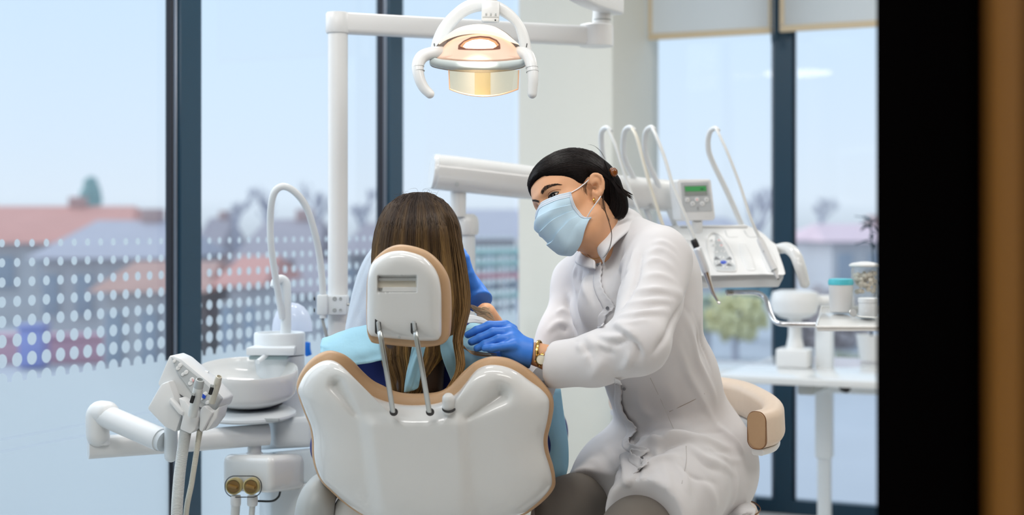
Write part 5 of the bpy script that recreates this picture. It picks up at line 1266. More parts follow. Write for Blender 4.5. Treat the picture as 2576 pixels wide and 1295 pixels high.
# hair: a solid mass and many strands
s = SDF((-0.36, 2.82, 0.88), (-0.02, 3.20, 1.36), 0.006)
s.ell(hc + V((0.002, -.01, .012)), (.088, .097, .0885), k=.02)
s.cap(hc + V((0.0, -.03, -.02)), V((-.20, 2.96, 1.06)), .088, .075, k=.03, axis=V((0, 1, 0)), sc=.75)
s.cap(V((-.195, 2.95, 1.06)), V((-.19, 2.93, .93)), .062, .050, k=.03, axis=V((0, 1, 0)), sc=.6)
s.ell(hc + V((0, .125, -.06)), (.066, .09, .10), k=.02, op='s')
s.build('hair_mass', M_HAIRB, PT, smooth=3)
rnd = random.Random(11)
def lut(tab, y):
    for i in range(len(tab) - 1):
        if y <= tab[i + 1][0]:
            u = (y - tab[i][0]) / (tab[i + 1][0] - tab[i][0]); return tab[i][1] + (tab[i + 1][1] - tab[i][1]) * max(0, u)
    return tab[-1][1]
XL = [(480, 1055), (488, 1012), (500, 988), (520, 968), (545, 954), (580, 943), (620, 936), (660, 934), (720, 938), (800, 950), (870, 962), (920, 968), (985, 985), (1010, 990)]
XR = [(480, 1066), (488, 1092), (500, 1116), (520, 1135), (545, 1149), (580, 1158), (620, 1164), (660, 1169), (720, 1174), (800, 1160), (870, 1148), (920, 1140), (985, 1118), (1010, 1110)]
def back_pt(a, y, lift=0.0):
    l, r = lut(XL, y), lut(XR, y); x = (l + r) / 2 + a * (r - l) / 2
    if y > 862: x += min(1, (y - 862) / 40) * (9 * math.sin((y - 862) / 34 + a * 2.5) - .16 * (y - 862) * (1 if a > -.1 else .5))
    b = 0.105 * min(1, ((y - 474) / 90.0)) ** .5 if y < 564 else (0.105 if y < 640 else 0.105 + (y - 640) * 0.0001)
    Y = 3.02 - b * math.sqrt(max(0, 1 - (a * .97) ** 2)) * .95 - lift
    return P(x, y, max(Y, 2.845))
paths, cols = [], []
def hcol(a, bright=None):
    cl_ = .5 + .5 * math.sin(a * 11 + 2.1) * math.sin(a * 23 + .7)
    g = (.35 * rnd.random() + 1.0 * cl_ ** 2) * (0.62 + 0.40 * max(-.3, a))
    dark = V((0.022, 0.013, 0.010)); gold = V((0.62, 0.38, 0.13)); mid = V((0.05, 0.029, 0.018))
    c0 = dark.lerp(mid, g); c1 = mid.lerp(gold, min(1, g * 1.25))
    return (tuple(c0), tuple(c1))
for i in range(2400):
    a = rnd.uniform(-1, 1); a = math.copysign(abs(a) ** .8, a)
    if a > .52 and rnd.random() < .6: a = rnd.uniform(.52, 1)
    y0 = 483 + rnd.uniform(0, 10) + (rnd.uniform(0, 60) if rnd.random() < .35 else 0); y1 = rnd.uniform(955, 1000) if rnd.random() < .6 else rnd.uniform(880, 980)
    pts = []; ph = rnd.uniform(0, 6); w = rnd.uniform(0, .02); lf = rnd.uniform(0.0, .007)
    a0 = a * rnd.uniform(.9, 1)
    for k in range(16):
        u = k / 15; y = y0 + (y1 - y0) * u ** 1.05
        aa = a0 + (a - a0) * min(1, u * 2) + w * math.sin(ph + u * 7)
        pts.append(back_pt(max(-1, min(1, aa)), y, lf))
    paths.append(pts); cols.append(hcol(a))
# the lock that falls beside the headrest
LKc = [(520, 1118, 12), (560, 1138, 14), (620, 1148, 15), (680, 1157, 17), (730, 1162, 19), (780, 1164, 17), (820, 1157, 13), (860, 1150, 10), (890, 1156, 10), (920, 1160, 9), (950, 1150, 9), (985, 1128, 10)]
for i in range(260):
    a = rnd.uniform(-1, 1); lf = rnd.uniform(-.012, .012); pts = []; ph = rnd.uniform(0, 6); ys_ = rnd.uniform(520, 640)
    for k in range(18):
        y = ys_ + (985 - ys_) * k / 17; x = lut([(q[0], q[1]) for q in LKc], y) + a * lut([(q[0], q[2]) for q in LKc], y) + 2 * math.sin(ph + k * .5)
        pts.append(P(x, y, 2.875 + lf - .012 * math.sqrt(1 - a * a) + (0 if y < 880 else -(y - 880) * .00015)))
    paths.append(pts); g = rnd.random(); cols.append(((.05 + .05 * g, .03 + .03 * g, .016 + .015 * g), (.24 + .22 * g, .145 + .13 * g, .06 + .045 * g)))
# loose fair ends that spread over the shoulder
n0_ = len(paths)
for i in range(40):
    q = rnd.uniform(-1, 1); e_ = rnd.uniform(-6, 6)
    pts = [P(1170 + q * 4, 735, 2.90), P(1178 + q * 5, 765 + q * 4, 2.92), P(1200 + 8 * q, 780 + 9 * q + e_, 2.95 + .01 * q), P(1225 + 8 * q, 784 + 12 * q - e_, 2.97), P(1240 + 8 * q, 792 + 20 * q + e_, 2.98)]
    paths.append(catmull(pts, 14)); cols.append(((.3, .19, .09), (.62, .48, .32)))
    if i < 30:
        pts = [P(1160 + q * 6, 868, 2.86), P(1180 + q * 5, 884 + q * 5, 2.87), P(1212, 891 + 5 * q, 2.88), P(1250, 893 + 5 * q, 2.885)]
        paths.append(catmull(pts, 14)); cols.append(((.3, .2, .11), (.6, .48, .36)))
NF_ = len(paths) - n0_
strands('fair_hair_ends', paths[-NF_:], cols[-NF_:], M_STRAND, PT, r=0.0005); paths, cols = paths[:-NF_], cols[:-NF_]
strands('hair', paths, cols, M_STRAND, PT, r=0.0012)
# flyaway hairs at the crown
paths, cols = [], []
for i in range(12):
    x = rnd.uniform(1000, 1120); pts = [P(x, 492 + abs(x - 1060) * .25, 2.99), P(x + rnd.uniform(-12, 12), 480 + abs(x - 1060) * .2 - rnd.uniform(0, 8), 2.98), P(x + rnd.uniform(-30, 30), 478 + abs(x - 1060) * .3 - rnd.uniform(0, 10), 2.97)]
    paths.append(catmull(pts, 10)); cols.append(((.08, .05, .03), (.14, .09, .05)))
strands('flyaway_hair', paths, cols, M_STRAND, PT, r=0.0002)
# the pale blue paper bib, its tie, and the sheet hanging by the chair's side
def sheet(name, rows, m, parent, t=.0015, wob=.004, nu=24, nv=20, seed=1):
    """cloth sheet through rows of measured points, lightly crumpled"""
    rr = random.Random(seed); R_ = [catmull([P(*q) if not isinstance(q, V) else q for q in r], nu) for r in rows]
    G = [[None] * nu for _ in range(nv)]
    for j in range(nu):
        c = catmull([r[j] for r in R_], nv)
        for i in range(nv): G[i][j] = c[i]
    ph = [rr.uniform(0, 6) for _ in range(6)]
    for i in range(nv):
        for j in range(nu):
            u, v = j / (nu - 1), i / (nv - 1)
            G[i][j] = G[i][j] + V((0, 1, .3)) * (wob * (math.sin(9 * u + 5 * v + ph[0]) * .5 + math.sin(17 * v - 6 * u + ph[1]) * .35 + math.sin(23 * u + 13 * v + ph[2]) * .2))
    o = MB().grid(G).build(name, m, parent, ang=70); solidify(o, t); return o
BB = sheet('paper_bib', [[(806, 886, 2.99), (845, 914, 2.96), (905, 918, 2.94), (962, 905, 2.925)], [(806, 868, 3.01), (850, 872, 2.98), (905, 872, 2.96), (960, 868, 2.95)], [(814, 849, 3.06), (852, 838, 3.04), (900, 822, 3.03), (960, 812, 3.01)], [(830, 860, 3.14), (860, 850, 3.14), (905, 840, 3.14), (960, 830, 3.12)]], M_PAPER, PT, wob=.005)
sheet('bib_shoulder', [[(1140, 975, 2.90), (1165, 968, 2.91), (1185, 945, 2.93), (1215, 912, 2.97)], [(1108, 880, 2.90), (1150, 885, 2.90), (1200, 890, 2.93), (1240, 893, 2.98)], [(1118, 830, 2.95), (1160, 838, 2.97), (1200, 830, 3.0), (1240, 836, 3.04)], [(1140, 800, 3.05), (1165, 795, 3.06), (1200, 802, 3.08), (1232, 815, 3.12)]], M_PAPER, PT, wob=.004, seed=4)
sheet('bib_edge', [[(1160, 812, 2.955), (1185, 812, 2.96), (1215, 815, 2.985), (1240, 822, 3.0)], [(1160, 793, 2.975), (1185, 792, 2.99), (1215, 800, 3.0), (1235, 812, 3.02)]], M_PAPERW, PT, wob=.003, seed=5)
sheet('bib_tie', [[(1038, 868, 2.875), (1056, 868, 2.87), (1070, 872, 2.875)], [(1028, 915, 2.87), (1044, 915, 2.86), (1060, 918, 2.87)], [(1020, 955, 2.865), (1038, 955, 2.855), (1056, 955, 2.865)], [(1017, 986, 2.87), (1036, 983, 2.86), (1052, 974, 2.87)]], M_PAPER, PT, wob=.003, seed=6)
sheet('paper_sheet', [[(1340, 978, 3.22), (1375, 975, 3.24), (1410, 978, 3.26)], [(1345, 1040, 3.20), (1385, 1040, 3.19), (1418, 1040, 3.24)], [(1350, 1110, 3.18), (1392, 1110, 3.17), (1428, 1105, 3.22)], [(1355, 1180, 3.17), (1395, 1180, 3.17), (1430, 1165, 3.21)], [(1372, 1205, 3.18), (1398, 1224, 3.18), (1424, 1195, 3.2)]], M_PAPER, PT, wob=.006, seed=7)
# white cloth on the far side of the headrest
M_WCLOTH = cloth('thin_white_cloth', (226, 234, 242), transl=0.5, bump=0.35, bscale=350)
wc = MB(); rows_ = [(622, 938, 962), (650, 918, 970), (690, 900, 975), (740, 886, 985), (790, 876, 990), (840, 868, 995), (930, 866, 1000)]
G = []
for y, xl, xr in rows_:
    r = []
    for k in range(24):
        a = -1.5 + 3.0 * k / 23; x = (xl + xr) / 2 + (xr - xl) / 2 * math.sin(a) / math.sin(1.5)
        r.append(P(x, y, 3.34 - .05 * math.cos(a) - .003 * math.sin(k * 1.3 + y * .05)))
    G.append(r)
GG = [[None] * 24 for _ in range(40)]
for j in range(24):
    c = catmull([r[j] for r in G], 40)
    for i in range(40): GG[i][j] = c[i]
o = wc.grid(GG).build('white_drape', M_WCLOTH); solidify(o, .002)
tag(o, 'thin white cloth hanging between the lamp pole and the tan headrest', 'cloth')
# ================================================================== the dentist
DN = thing('person', 'dentist in a white coat, blue gloves and face mask leaning over the patient', 'person', (0.38, 3.3, FLOOR))
M_COAT = cloth('white_coat_cotton', (225, 224, 226), transl=0.12, bump=0.12, bscale=1100, var=.012)
M_TROU = cloth('grey_brown_twill', (112, 106, 99), transl=0.0, bump=0.45, bscale=1500, var=.06)
M_GLOVE = mat('blue_nitrile', (60, 126, 220), rough=.42, spec=.4, var=.05, scale=40, bump=.12, bscale=220)
M_HAIRD = mat('black_hair_mass', (14, 10, 10), rough=.7, spec=.08, var=.2, scale=50)
M_MASK = cloth('pale_blue_mask', (204, 230, 245), transl=.2, bump=.15, bscale=1400, var=.02, rough=.7)
M_MASKW = cloth('mask_white_edge', (220, 230, 240), transl=.2, bump=.1, bscale=1400)
M_ELASTIC = mat('white_elastic', (236, 236, 238), rough=.7)
M_SKIND = mat('warm_skin', (212, 160, 122), rough=.48, spec=.35, var=.035, scale=50, sss=.12, bump=.05, bscale=900)
# ---- head frame
yaw, pit, rol, HS_ = 0.579, 0.139, 0.507, 0.96
f0 = V((-math.cos(yaw), -math.sin(yaw), 0)); up0 = V((0, 0, 1)); l0 = up0.cross(f0)
f1 = f0 * math.cos(pit) - up0 * math.sin(pit); u1 = up0 * math.cos(pit) + f0 * math.sin(pit)
hl = l0 * math.cos(rol) + u1 * math.sin(rol); hu = u1 * math.cos(rol) - l0 * math.sin(rol); hf = f1
HO = P(1459, 518, 3.1)
def HL(x, y, z): return HO + (hl * x + hf * y + hu * z) * HS_
HM = np.array([[hl.x, hf.x, hu.x], [hl.y, hf.y, hu.y], [hl.z, hf.z, hu.z]])
def toL(p):
    d = (V(p) - HO) / HS_; return (d.dot(hl), d.dot(hf), d.dot(hu))
def hs(r): return tuple(q * HS_ for q in r)
NB = P(1540, 622, 3.15)      # base of the neck
def head_field(s):
    s.ell(HL(0, -.006, .045), hs((.073, .094, .080)), HM)
    s.ell(HL(0, .046, .045), hs((.058, .050, .054)), HM, k=.03)
    s.ell(HL(0, .044, -.022), hs((.056, .050, .072)), HM, k=.025)
    for d in (-1, 1):
        s.cap(HL(d * .05, .010, -.052), HL(d * .014, .072, -.083), .018, .016, k=.022)
        s.ell(HL(d * .044, .056, -.006), hs((.021, .022, .018)), HM, k=.018)
        s.cap(HL(d * .010, .092, .036), HL(d * .042, .072, .036), .0085, .008, k=.014)
        s.ell(HL(d * .031, .098, .020), hs((.018, .011, .0105)), HM, k=.012, op='s')
        s.ell(HL(d * .031, .074, .021), hs((.0135, .0125, .0115)), HM, k=.006)
    s.ell(HL(0, .078, -.084), hs((.018, .016, .016)), HM, k=.02)
    s.cap(HL(0, .091, .020), HL(0, .110, -.016), .0075, .0095, k=.012)
    s.ell(HL(0, .110, -.020), hs((.011, .011, .010)), HM, k=.008)
    for d in (-1, 1): s.ell(HL(d * .011, .100, -.024), hs((.008, .010, .008)), HM, k=.006)
    s.ell(HL(0, .090, -.055), hs((.022, .012, .012)), HM, k=.012)
    s.cap(HL(0, -.012, -.045), NB, .050, .056, k=.035)
    s.cap(HL(.02, .02, -.075), P(1520, 640, 3.08), .030, .028, k=.03)
hsdf = SDF(HO - V((.20, .19, .22)), HO + V((.20, .20, .20)), 0.0026)
head_field(hsdf)
# near ear, laid out from its measured outline
ER = toL(P(1490, 470, 3.0))
Ye0 = HL(.070, .0, .0).y
def E_(x, y, d=0.0): return P(x, y, Ye0 - .004 - .010 * (x - 1484) / 36 - d)
for a, b, r in (((1496, 450), (1506, 460), .0125), ((1506, 460), (1506, 478), .0125), ((1504, 478), (1501, 494), .0100), ((1501, 494), (1500, 501), .0080)):
    hsdf.cap(E_(*a, -.001), E_(*b, -.001), r, r * .95, k=.006, axis=V((-.2, 1, 0)), sc=.42)
helix = [(1488, 462), (1487, 452), (1489, 443), (1495, 438.5), (1503, 438.5), (1511, 443), (1516, 452), (1517.5, 463), (1517, 474), (1513.5, 484), (1509, 492)]
for i in range(len(helix) - 1): hsdf.cap(E_(*helix[i], .003), E_(*helix[i + 1], .003), .0034, .0034, k=.0035)
hsdf.ell(E_(1500, 503, -.001), (.0075, .005, .008), k=.004)
anti = [(1499, 451), (1506, 458), (1509, 468), (1507, 479), (1501, 487)]
for i in range(len(anti) - 1): hsdf.cap(E_(*anti[i], .0015), E_(*anti[i + 1], .0015), .0028, .0028, k=.004)
hsdf.ell(E_(1499, 472, .006), (.0062, .0085, .0105), k=.004, op='s')
hsdf.ell(E_(1511, 462, .006), (.0022, .005, .012), k=.003, op='s')
hsdf.ell(E_(1494, 484, .002), (.0042, .0045, .006), k=.004)
# far ear
hsdf.ell(HL(-.076, -.006, .002), hs((.009, .018, .031)), HM, k=.006)
HEADp, HEADq = hsdf.mesh()
# rest of the body under the clothes
LSH, LEL, LWR = P(1655, 655, 3.0), P(1605, 866, 2.82), P(1345, 889, 2.875)
RSH, REL, RWR = P(1458, 712, 3.29), P(1340, 985, 3.18), P(1222, 786, 3.09)
CHEST, BELLY, PELV = P(1590, 775, 3.16), P(1670, 960, 3.24), P(1708, 1150, 3.32)
LHIP, LKNEE = P(1745, 1185, 3.26), P(1600, 1345, 2.88)
RHIP, RKNEE = P(1625, 1185, 3.44), P(1428, 1280, 3.13)
LANK, RANK = V((LKNEE.x + .02, LKNEE.y + .12, FLOOR + .09)), V((RKNEE.x + .08, RKNEE.y + .06, FLOOR + .09))
ft = V((-.8, -.6, 0)); wt = V((.6, -.8, 0))
bs = SDF((-.12, 2.62, FLOOR + .02), (.72, 3.72, 1.32), 0.008)
bs.cap(NB + V((-.01, 0, .05)), NB, .047, .055, k=.02)
bs.cap(NB, CHEST, .07, .13, k=.04, axis=ft, sc=.66); bs.cap(CHEST, BELLY, .13, .115, k=.05, axis=ft, sc=.68); bs.cap(BELLY, PELV, .115, .14, k=.05, axis=ft, sc=.74)
bs.cap(NB, LSH, .045, .052, k=.04); bs.cap(NB, RSH, .045, .052, k=.04)
bs.chain([LSH, LEL, P(1500, 903, 2.84), P(1410, 910, 2.87), LWR], [.045, .034, .030, .027, .025], k=.02); bs.chain([RSH, REL, RWR], [.040, .028, .023], k=.02)
bs.chain([LHIP, LKNEE, LANK], [.085, .058, .038], k=.03); bs.chain([RHIP, RKNEE, RANK], [.085, .058, .038], k=.03)
BODp, BODq = bs.mesh()
me = bpy.data.meshes.new('body'); nb_ = len(HEADp)
me.from_pydata(HEADp.tolist() + BODp.tolist(), [], HEADq.tolist() + (BODq + nb_).tolist())
bm = bmesh.new(); bm.from_mesh(me)
for _ in range(2): bmesh.ops.smooth_vert(bm, verts=list(bm.verts), factor=.5, use_axis_x=True, use_axis_y=True, use_axis_z=True)
bmesh.ops.recalc_face_normals(bm, faces=list(bm.faces))
for f in bm.faces: f.smooth = True
bm.to_mesh(me); bm.free()
BODY = link('body', me, M_SKIND, DN)
HB_ = bvh_of(BODY)

# ---- eyes, brows, lashes
M_EYEW = mat('eye_white', (196, 180, 168), rough=.15, spec=.6, var=.02)
M_IRIS = mat('dark_brown_iris', (18, 10, 8), rough=.5, spec=.1, var=.2, scale=300)
M_LASH = mat('lash_black', (16, 11, 10), rough=.5)
M_LIP = mat('lid_crease', (150, 98, 72), rough=.5)
def S(x, y, l=.0): return onto(HB_, x, y, l, 3.03)
z6 = lambda a, b: (1330 + a / 6.165, 430 + b / 6.165)
def patch(name, outline, m, parent, lift, th=.0006, bulge=.0012):
    c = (sum(p[0] for p in outline) / len(outline), sum(p[1] for p in outline) / len(outline))
    kk_ = closed(outline, 36); rings = []
    for t_ in (1, .9, .7, .4, .03): rings.append([S(c[0] + (x - c[0]) * t_, c[1] + (y - c[1]) * t_, lift + bulge * (1 - t_ * t_)) for x, y in kk_])
    return MB().ringsurf(rings, cap0=False).build(name, m, parent, ang=80)
eyeo = [z6(*q) for q in ((318, 425), (328, 390), (368, 350), (415, 333), (462, 332), (440, 362), (400, 405), (365, 425), (335, 442))]
EY = patch('eye', eyeo, M_EYEW, DN, .0004)
iro = [z6(*q) for q in ((345, 375), (375, 350), (405, 345), (420, 362), (412, 392), (388, 414), (360, 422), (343, 405))]
patch('iris', iro, M_IRIS, EY, .0012, bulge=.0009)
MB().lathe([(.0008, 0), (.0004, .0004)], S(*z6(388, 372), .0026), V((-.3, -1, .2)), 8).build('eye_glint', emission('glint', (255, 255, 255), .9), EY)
def line(name, pts, r, m, parent, lift=.0006, res=40): return MB().tube([S(*z6(*q), lift) for q in pts], r, 8, res).build(name, m, parent)
line('upper_lash_line', ((314, 432), (322, 390), (362, 346), (412, 327), (470, 326)), [.0006, .0014, .0016, .0014, .0006], M_LASH, EY, .0012)
line('lower_lash_line', ((325, 444), (350, 440), (395, 410), (440, 365), (466, 330)), [.0004, .0007, .0008, .0007, .0004], M_LASH, EY, .0008)
line('lid_fold', ((300, 395), (312, 345), (360, 308), (430, 290), (500, 292)), [.0003, .0006, .0007, .0006, .0003], M_LIP, EY, .0002)
paths, cols = [], []
rb = random.Random(5)
bl = [(205, 360), (225, 315), (265, 268), (315, 238), (370, 222), (430, 212), (480, 212)]; bw = [18, 25, 24, 20, 15, 9, 3]
for i in range(300):
    t_ = rb.random() * (len(bl) - 1.001); k = int(t_); q = t_ - k
    cx_ = bl[k][0] + (bl[k + 1][0] - bl[k][0]) * q; cy_ = bl[k][1] + (bl[k + 1][1] - bl[k][1]) * q; w_ = bw[k] + (bw[k + 1] - bw[k]) * q
    o_ = rb.uniform(-1, 1) * w_; tx, ty = bl[k + 1][0] - bl[k][0], bl[k + 1][1] - bl[k][1]; L_ = math.hypot(tx, ty); tx /= L_; ty /= L_
    x0, y0 = cx_ - ty * o_, cy_ + tx * o_; ln_ = rb.uniform(26, 46); an = rb.uniform(-.45, -.1) * (1 - t_ / 6)
    dx_, dy_ = tx * math.cos(an) - ty * math.sin(an), tx * math.sin(an) + ty * math.cos(an)
    paths.append([S(*z6(x0 + dx_ * ln_ * u, y0 + dy_ * ln_ * u), .0004 + .0008 * math.sin(u * 3.1)) for u in (0, .33, .66, 1)]); cols.append(((.018, .012, .01), (.03, .018, .013)))
for i in range(120):     # far brow
    t_ = rb.random(); x0, y0 = 70 + 105 * t_, 458 - 8 * math.sin(t_ * 3) + rb.uniform(-16, 16) + 22 * t_
    paths.append([S(*z6(x0 - 22 * u, y0 - 6 * u + 4 * u * u), .0006) for u in (0, .5, 1)]); cols.append(((.018, .012, .01), (.03, .018, .013)))
strands('eyebrow', paths, cols, M_STRAND, DN, r=.00028)
paths, cols = [], []
for i in range(12):      # lashes of the far eye past the nose bridge
    u = i / 11; a_ = HL(-.036 - .006 * u, .086 - .004 * u, .020 - .008 * u); paths.append([a_, a_ + hf * .004 - hl * .002, a_ + hf * .007 - hl * .004 - hu * .001]); cols.append(((.02, .015, .012),) * 2)
strands('eyelashes', paths, cols, M_STRAND, DN, r=.0004)

# ---- hair: close-fitting mass pulled back into a low bun
hh = SDF(HO - V((.22, .22, .22)), HO + V((.24, .24, .22)), 0.004)
hh.ell(HL(0, -.008, .050), hs((.082, .103, .089)), HM)
hh.ell(HL(0, .040, .060), hs((.070, .062, .056)), HM, k=.02)
hh.cap(HL(.02, -.06, .0), HL(.03, -.070, -.03), .036, .028, k=.03)
# the bun and the nape
B0, B1, B2 = P(1536, 462, 3.09), P(1551, 500, 3.09), P(1549, 530, 3.10)
hh.cap(P(1520, 440, 3.10), B0, .018, .017, k=.03); hh.chain([B0, B1, B2], [.017, .0185, .017], k=.015)
hh.cap(P(1530, 520, 3.10), P(1540, 552, 3.11), .022, .012, k=.015)
HAIR_SIDE = [(-.30, -.115), (-.02, -.075), (-.012, -.02), (-.018, .020), (.002, .040), (.014, .028), (.020, .020), (.030, .026), (.042, .040), (.058, .052), (.072, .060), (.086, .072), (.30, .085), (.30, .30), (-.30, .30)]
def poly_sdf(px, py, poly):
    d = np.full(px.shape, 1e9, np.float32); inside = np.zeros(px.shape, bool); n = len(poly)
    for i in range(n):
        ax, ay = poly[i]; bx_, by_ = poly[(i + 1) % n]; ex, ey = bx_ - ax, by_ - ay; wx, wy = px - ax, py - ay
        t_ = np.clip((wx * ex + wy * ey) / (ex * ex + ey * ey), 0, 1); d = np.minimum(d, (wx - ex * t_) ** 2 + (wy - ey * t_) ** 2)
        c = ((ay <= py) & (py < by_)) | ((by_ <= py) & (py < ay)); inside ^= c & (px < (bx_ - ax) * (py - ay) / (by_ - ay + 1e-12) + ax)
    return np.where(inside, -1, 1) * np.sqrt(d)
X_, Y_, Z_ = np.meshgrid(*hh.ax, indexing='ij')
LY_ = ((X_ - HO.x) * hf.x + (Y_ - HO.y) * hf.y + (Z_ - HO.z) * hf.z) / HS_; LZ_ = ((X_ - HO.x) * hu.x + (Y_ - HO.y) * hu.y + (Z_ - HO.z) * hu.z) / HS_
g = poly_sdf(LY_.astype(np.float32), LZ_.astype(np.float32), HAIR_SIDE) * HS_
kk_ = .012; hq_ = np.maximum(kk_ - np.abs(hh.f - g), 0) / kk_; hh.f = np.maximum(hh.f, g.astype(np.float32)) + (hq_ * hq_ * kk_ * .25).astype(np.float32)
HAIRM = hh.build('hair_mass', M_HAIRD, DN, smooth=3)
HV = bvh_of(HAIRM)
def hairS(x, y, l):
    d = (P(x, y, 1.0) - EYE).normalized(); loc, n, i, ds = HV.ray_cast(EYE, d)
    if loc is None:
        q = P(x, y, 3.10); loc, n, i, ds = HV.find_nearest(q)
    return loc + n * l
rh = random.Random(21); paths, cols = [], []
zh = lambda a, b: (1300 + a / 4.047, 340 + b / 4.047)
# flow lines from the parting over the side of the head to behind the ear (measured on the head)
flow = [[(165, 330), (250, 200), (400, 105), (560, 80), (720, 130), (850, 230), (940, 350), (980, 420)],
        [(150, 370), (260, 290), (420, 210), (580, 180), (720, 220), (840, 300), (930, 390), (985, 440)],
        [(185, 370), (300, 360), (440, 310), (580, 290), (720, 310), (830, 350), (920, 420), (980, 470)],
        [(200, 375), (320, 400), (450, 390), (580, 370), (700, 365), (800, 372), (900, 410), (975, 500)],
        [(230, 385), (350, 425), (480, 450), (580, 450), (690, 425), (770, 395), (860, 390), (960, 480)],
        [(300, 410), (420, 450), (520, 480), (620, 500), (690, 490), (740, 440), (800, 390), (900, 420)]]
def flow_pt(a, t_):
    n = len(flow); q = a * (n - 1.001); k = int(q); u = q - k; L_ = len(flow[0]); w_ = t_ * (L_ - 1.001); j = int(w_); v = w_ - j
    f_ = lambda r: (flow[r][j][0] * (1 - v) + flow[r][j + 1][0] * v, flow[r][j][1] * (1 - v) + flow[r][j + 1][1] * v)
    A, B = f_(k), f_(k + 1); return zh(A[0] * (1 - u) + B[0] * u, A[1] * (1 - u) + B[1] * u)
for i in range(1500):
    a = rh.random(); t0 = rh.uniform(0, .25); t1 = rh.uniform(.7, 1); da = rh.uniform(-.03, .03); lf = rh.uniform(.0002, .0022)
    paths.append([hairS(*flow_pt(min(.999, max(0, a + da * k / 13)), t0 + (t1 - t0) * k / 13), lf) for k in range(14)])
    g_ = rh.random() ** 2; cols.append(((.006 + .012 * g_, .005 + .009 * g_, .005 + .008 * g_), (.008 + .016 * g_, .006 + .011 * g_, .006 + .01 * g_)))
# bun coils and loose tips
for i in range(260):
    q = rh.uniform(-1, 1); pts = [zh(905 + 20 * q, 330 + 60 * q), zh(960 + 30 * q, 430 + 30 * q), zh(990 + 45 * q, 560), zh(1010 + 55 * q, 680), zh(985 + 50 * q, 790 + 20 * q), zh(960 + 20 * q, 850)]
    lf = rh.uniform(.0005, .004); pp2 = catmull([hairS(*p_, lf) for p_ in pts], 16); paths.append(pp2); cols.append(((.007, .006, .006), (.012, .009, .009)))
for i in range(90):
    q = rh.uniform(-1, 1); e_ = rh.uniform(0, 1)
    pts = [P(*zh(1000 + 10 * q, 470 + 20 * q), 3.06), P(*zh(1050 + 15 * q, 530 + 25 * q), 3.05), P(*zh(1090 + 40 * e_, 570 + 20 * q + 30 * e_), 3.05), P(*zh(1110 + 80 * e_, 590 + 45 * e_ + 30 * q), 3.05)]
    paths.append(catmull(pts, 12)); cols.append(((.008, .006, .006), (.016, .011, .01)))
# far side strands that frame the forehead
for i in range(170):
    q = rh.random(); yf = HL(-.058, .072, .05).y + .012 * q; e_ = rh.uniform(-1, 1)
    pts = [P(1356 - 4 * q, 398 + 5 * e_, yf - .02), P(1338 + 4 * q, 424 + 4 * e_, yf - .01), P(1330 + 4 * q, 448, yf), P(1331 + 4 * q, 470, yf), P(1339 + 2 * q, 493 - 10 * q, yf)]
    paths.append([HV.find_nearest(p_)[0] * (1 if k < 7 else 0) + p_ * (0 if k < 7 else 1) + V((0, -.0012, 0)) for k, p_ in enumerate(catmull(pts, 12))]); cols.append(((.008, .006, .006), (.014, .01, .01)))
M_STRD = vcol_mat('black_strands', rough=.45, spec=.10)
strands('hair', paths, cols, M_STRD, DN, r=.0007)
paths, cols = [], []
# front hair combed from the parting towards the far temple
for i in range(420):
    q = rh.random(); e_ = rh.uniform(-2, 2); mx_ = lambda a, b: (a[0] + (b[0] - a[0]) * q + e_, a[1] + (b[1] - a[1]) * q + e_)
    paths.append([hairS(p_.x, p_.y, rh.uniform(.0004, .0014)) for p_ in catmull([V((*mx_((1343, 402), (1386, 436)), 0)), V((*mx_((1334, 424), (1362, 440)), 0)), V((*mx_((1329, 446), (1344, 451)), 0)), V((*mx_((1329, 470), (1338, 466)), 0))], 10)]); cols.append(((.008, .006, .006), (.013, .01, .01)))
strands('front_hair', paths, cols, M_STRD, DN, r=.0006); paths, cols = [], []
# wisps behind and in front of the ear
for i in range(6):
    q = rh.uniform(-1, 1); pts = [P(*zh(900, 240 + 10 * q), 3.04), P(*zh(850, 160 + 8 * q), 3.04), P(*zh(790 + 10 * q, 110 + 6 * q), 3.05), P(*zh(730 + 20 * q, 95), 3.05)]
    paths.append(catmull(pts, 10)); cols.append(((.01, .008, .008),) * 2)
for i in range(26):
    q = rh.uniform(-1, 1); e_ = rh.uniform(-6, 6)
    pts = [P(1517 + 2 * q, 482, 3.045), P(1517 + 3 * q, 508, 3.035), P(1520 + 5 * q, 534, 3.035), P(1530 + 6 * q, 556 + e_, 3.045)]
    paths.append(catmull(pts, 14)); cols.append(((.03, .02, .015), (.09, .055, .035)))
for i in range(9):
    q = rh.uniform(-1, 1); pts = [P(1521, 498, 3.03), P(1523 + q, 530, 3.02), P(1532 + 1.5 * q, 560, 3.005), P(1538 + 1.5 * q, 586, 2.99), P(1536 + 1.5 * q, 612, 2.975), P(1526 + 3 * q, 636, 2.965), P(1513 + 4 * q, 650, 2.965)]
    paths.append(catmull(pts, 30)); cols.append(((.02, .014, .012), (.03, .02, .016)))
for i in range(70):
    q = rh.uniform(-1, 1); e_ = rh.uniform(0, 1); pts = [P(1538 + 6 * q, 448, 3.06), P(1556 + 5 * q, 478, 3.05), P(1570 + 4 * q, 510, 3.055), P(1566 + 8 * q, 540 + 4 * e_, 3.06), P(1550 + 8 * q, 552 + 4 * q, 3.06)]
    paths.append(catmull(pts, 14)); cols.append(((.008, .006, .006), (.014, .01, .01)))
for i in range(16):
    q = rh.uniform(-1, 1); e_ = rh.uniform(-30, 20); pts = [(690 + 30 * q, 475), (676 + 30 * q, 520), (680 + 26 * q, 560 + e_), (692 + 30 * q, 600 + e_)]
    paths.append(catmull([S(*zh(*p_), .0006) for p_ in pts], 10)); cols.append(((.02, .014, .011), (.08, .05, .035)))
strands('hair_wisps', paths, cols, M_STRD, DN, r=.00022)
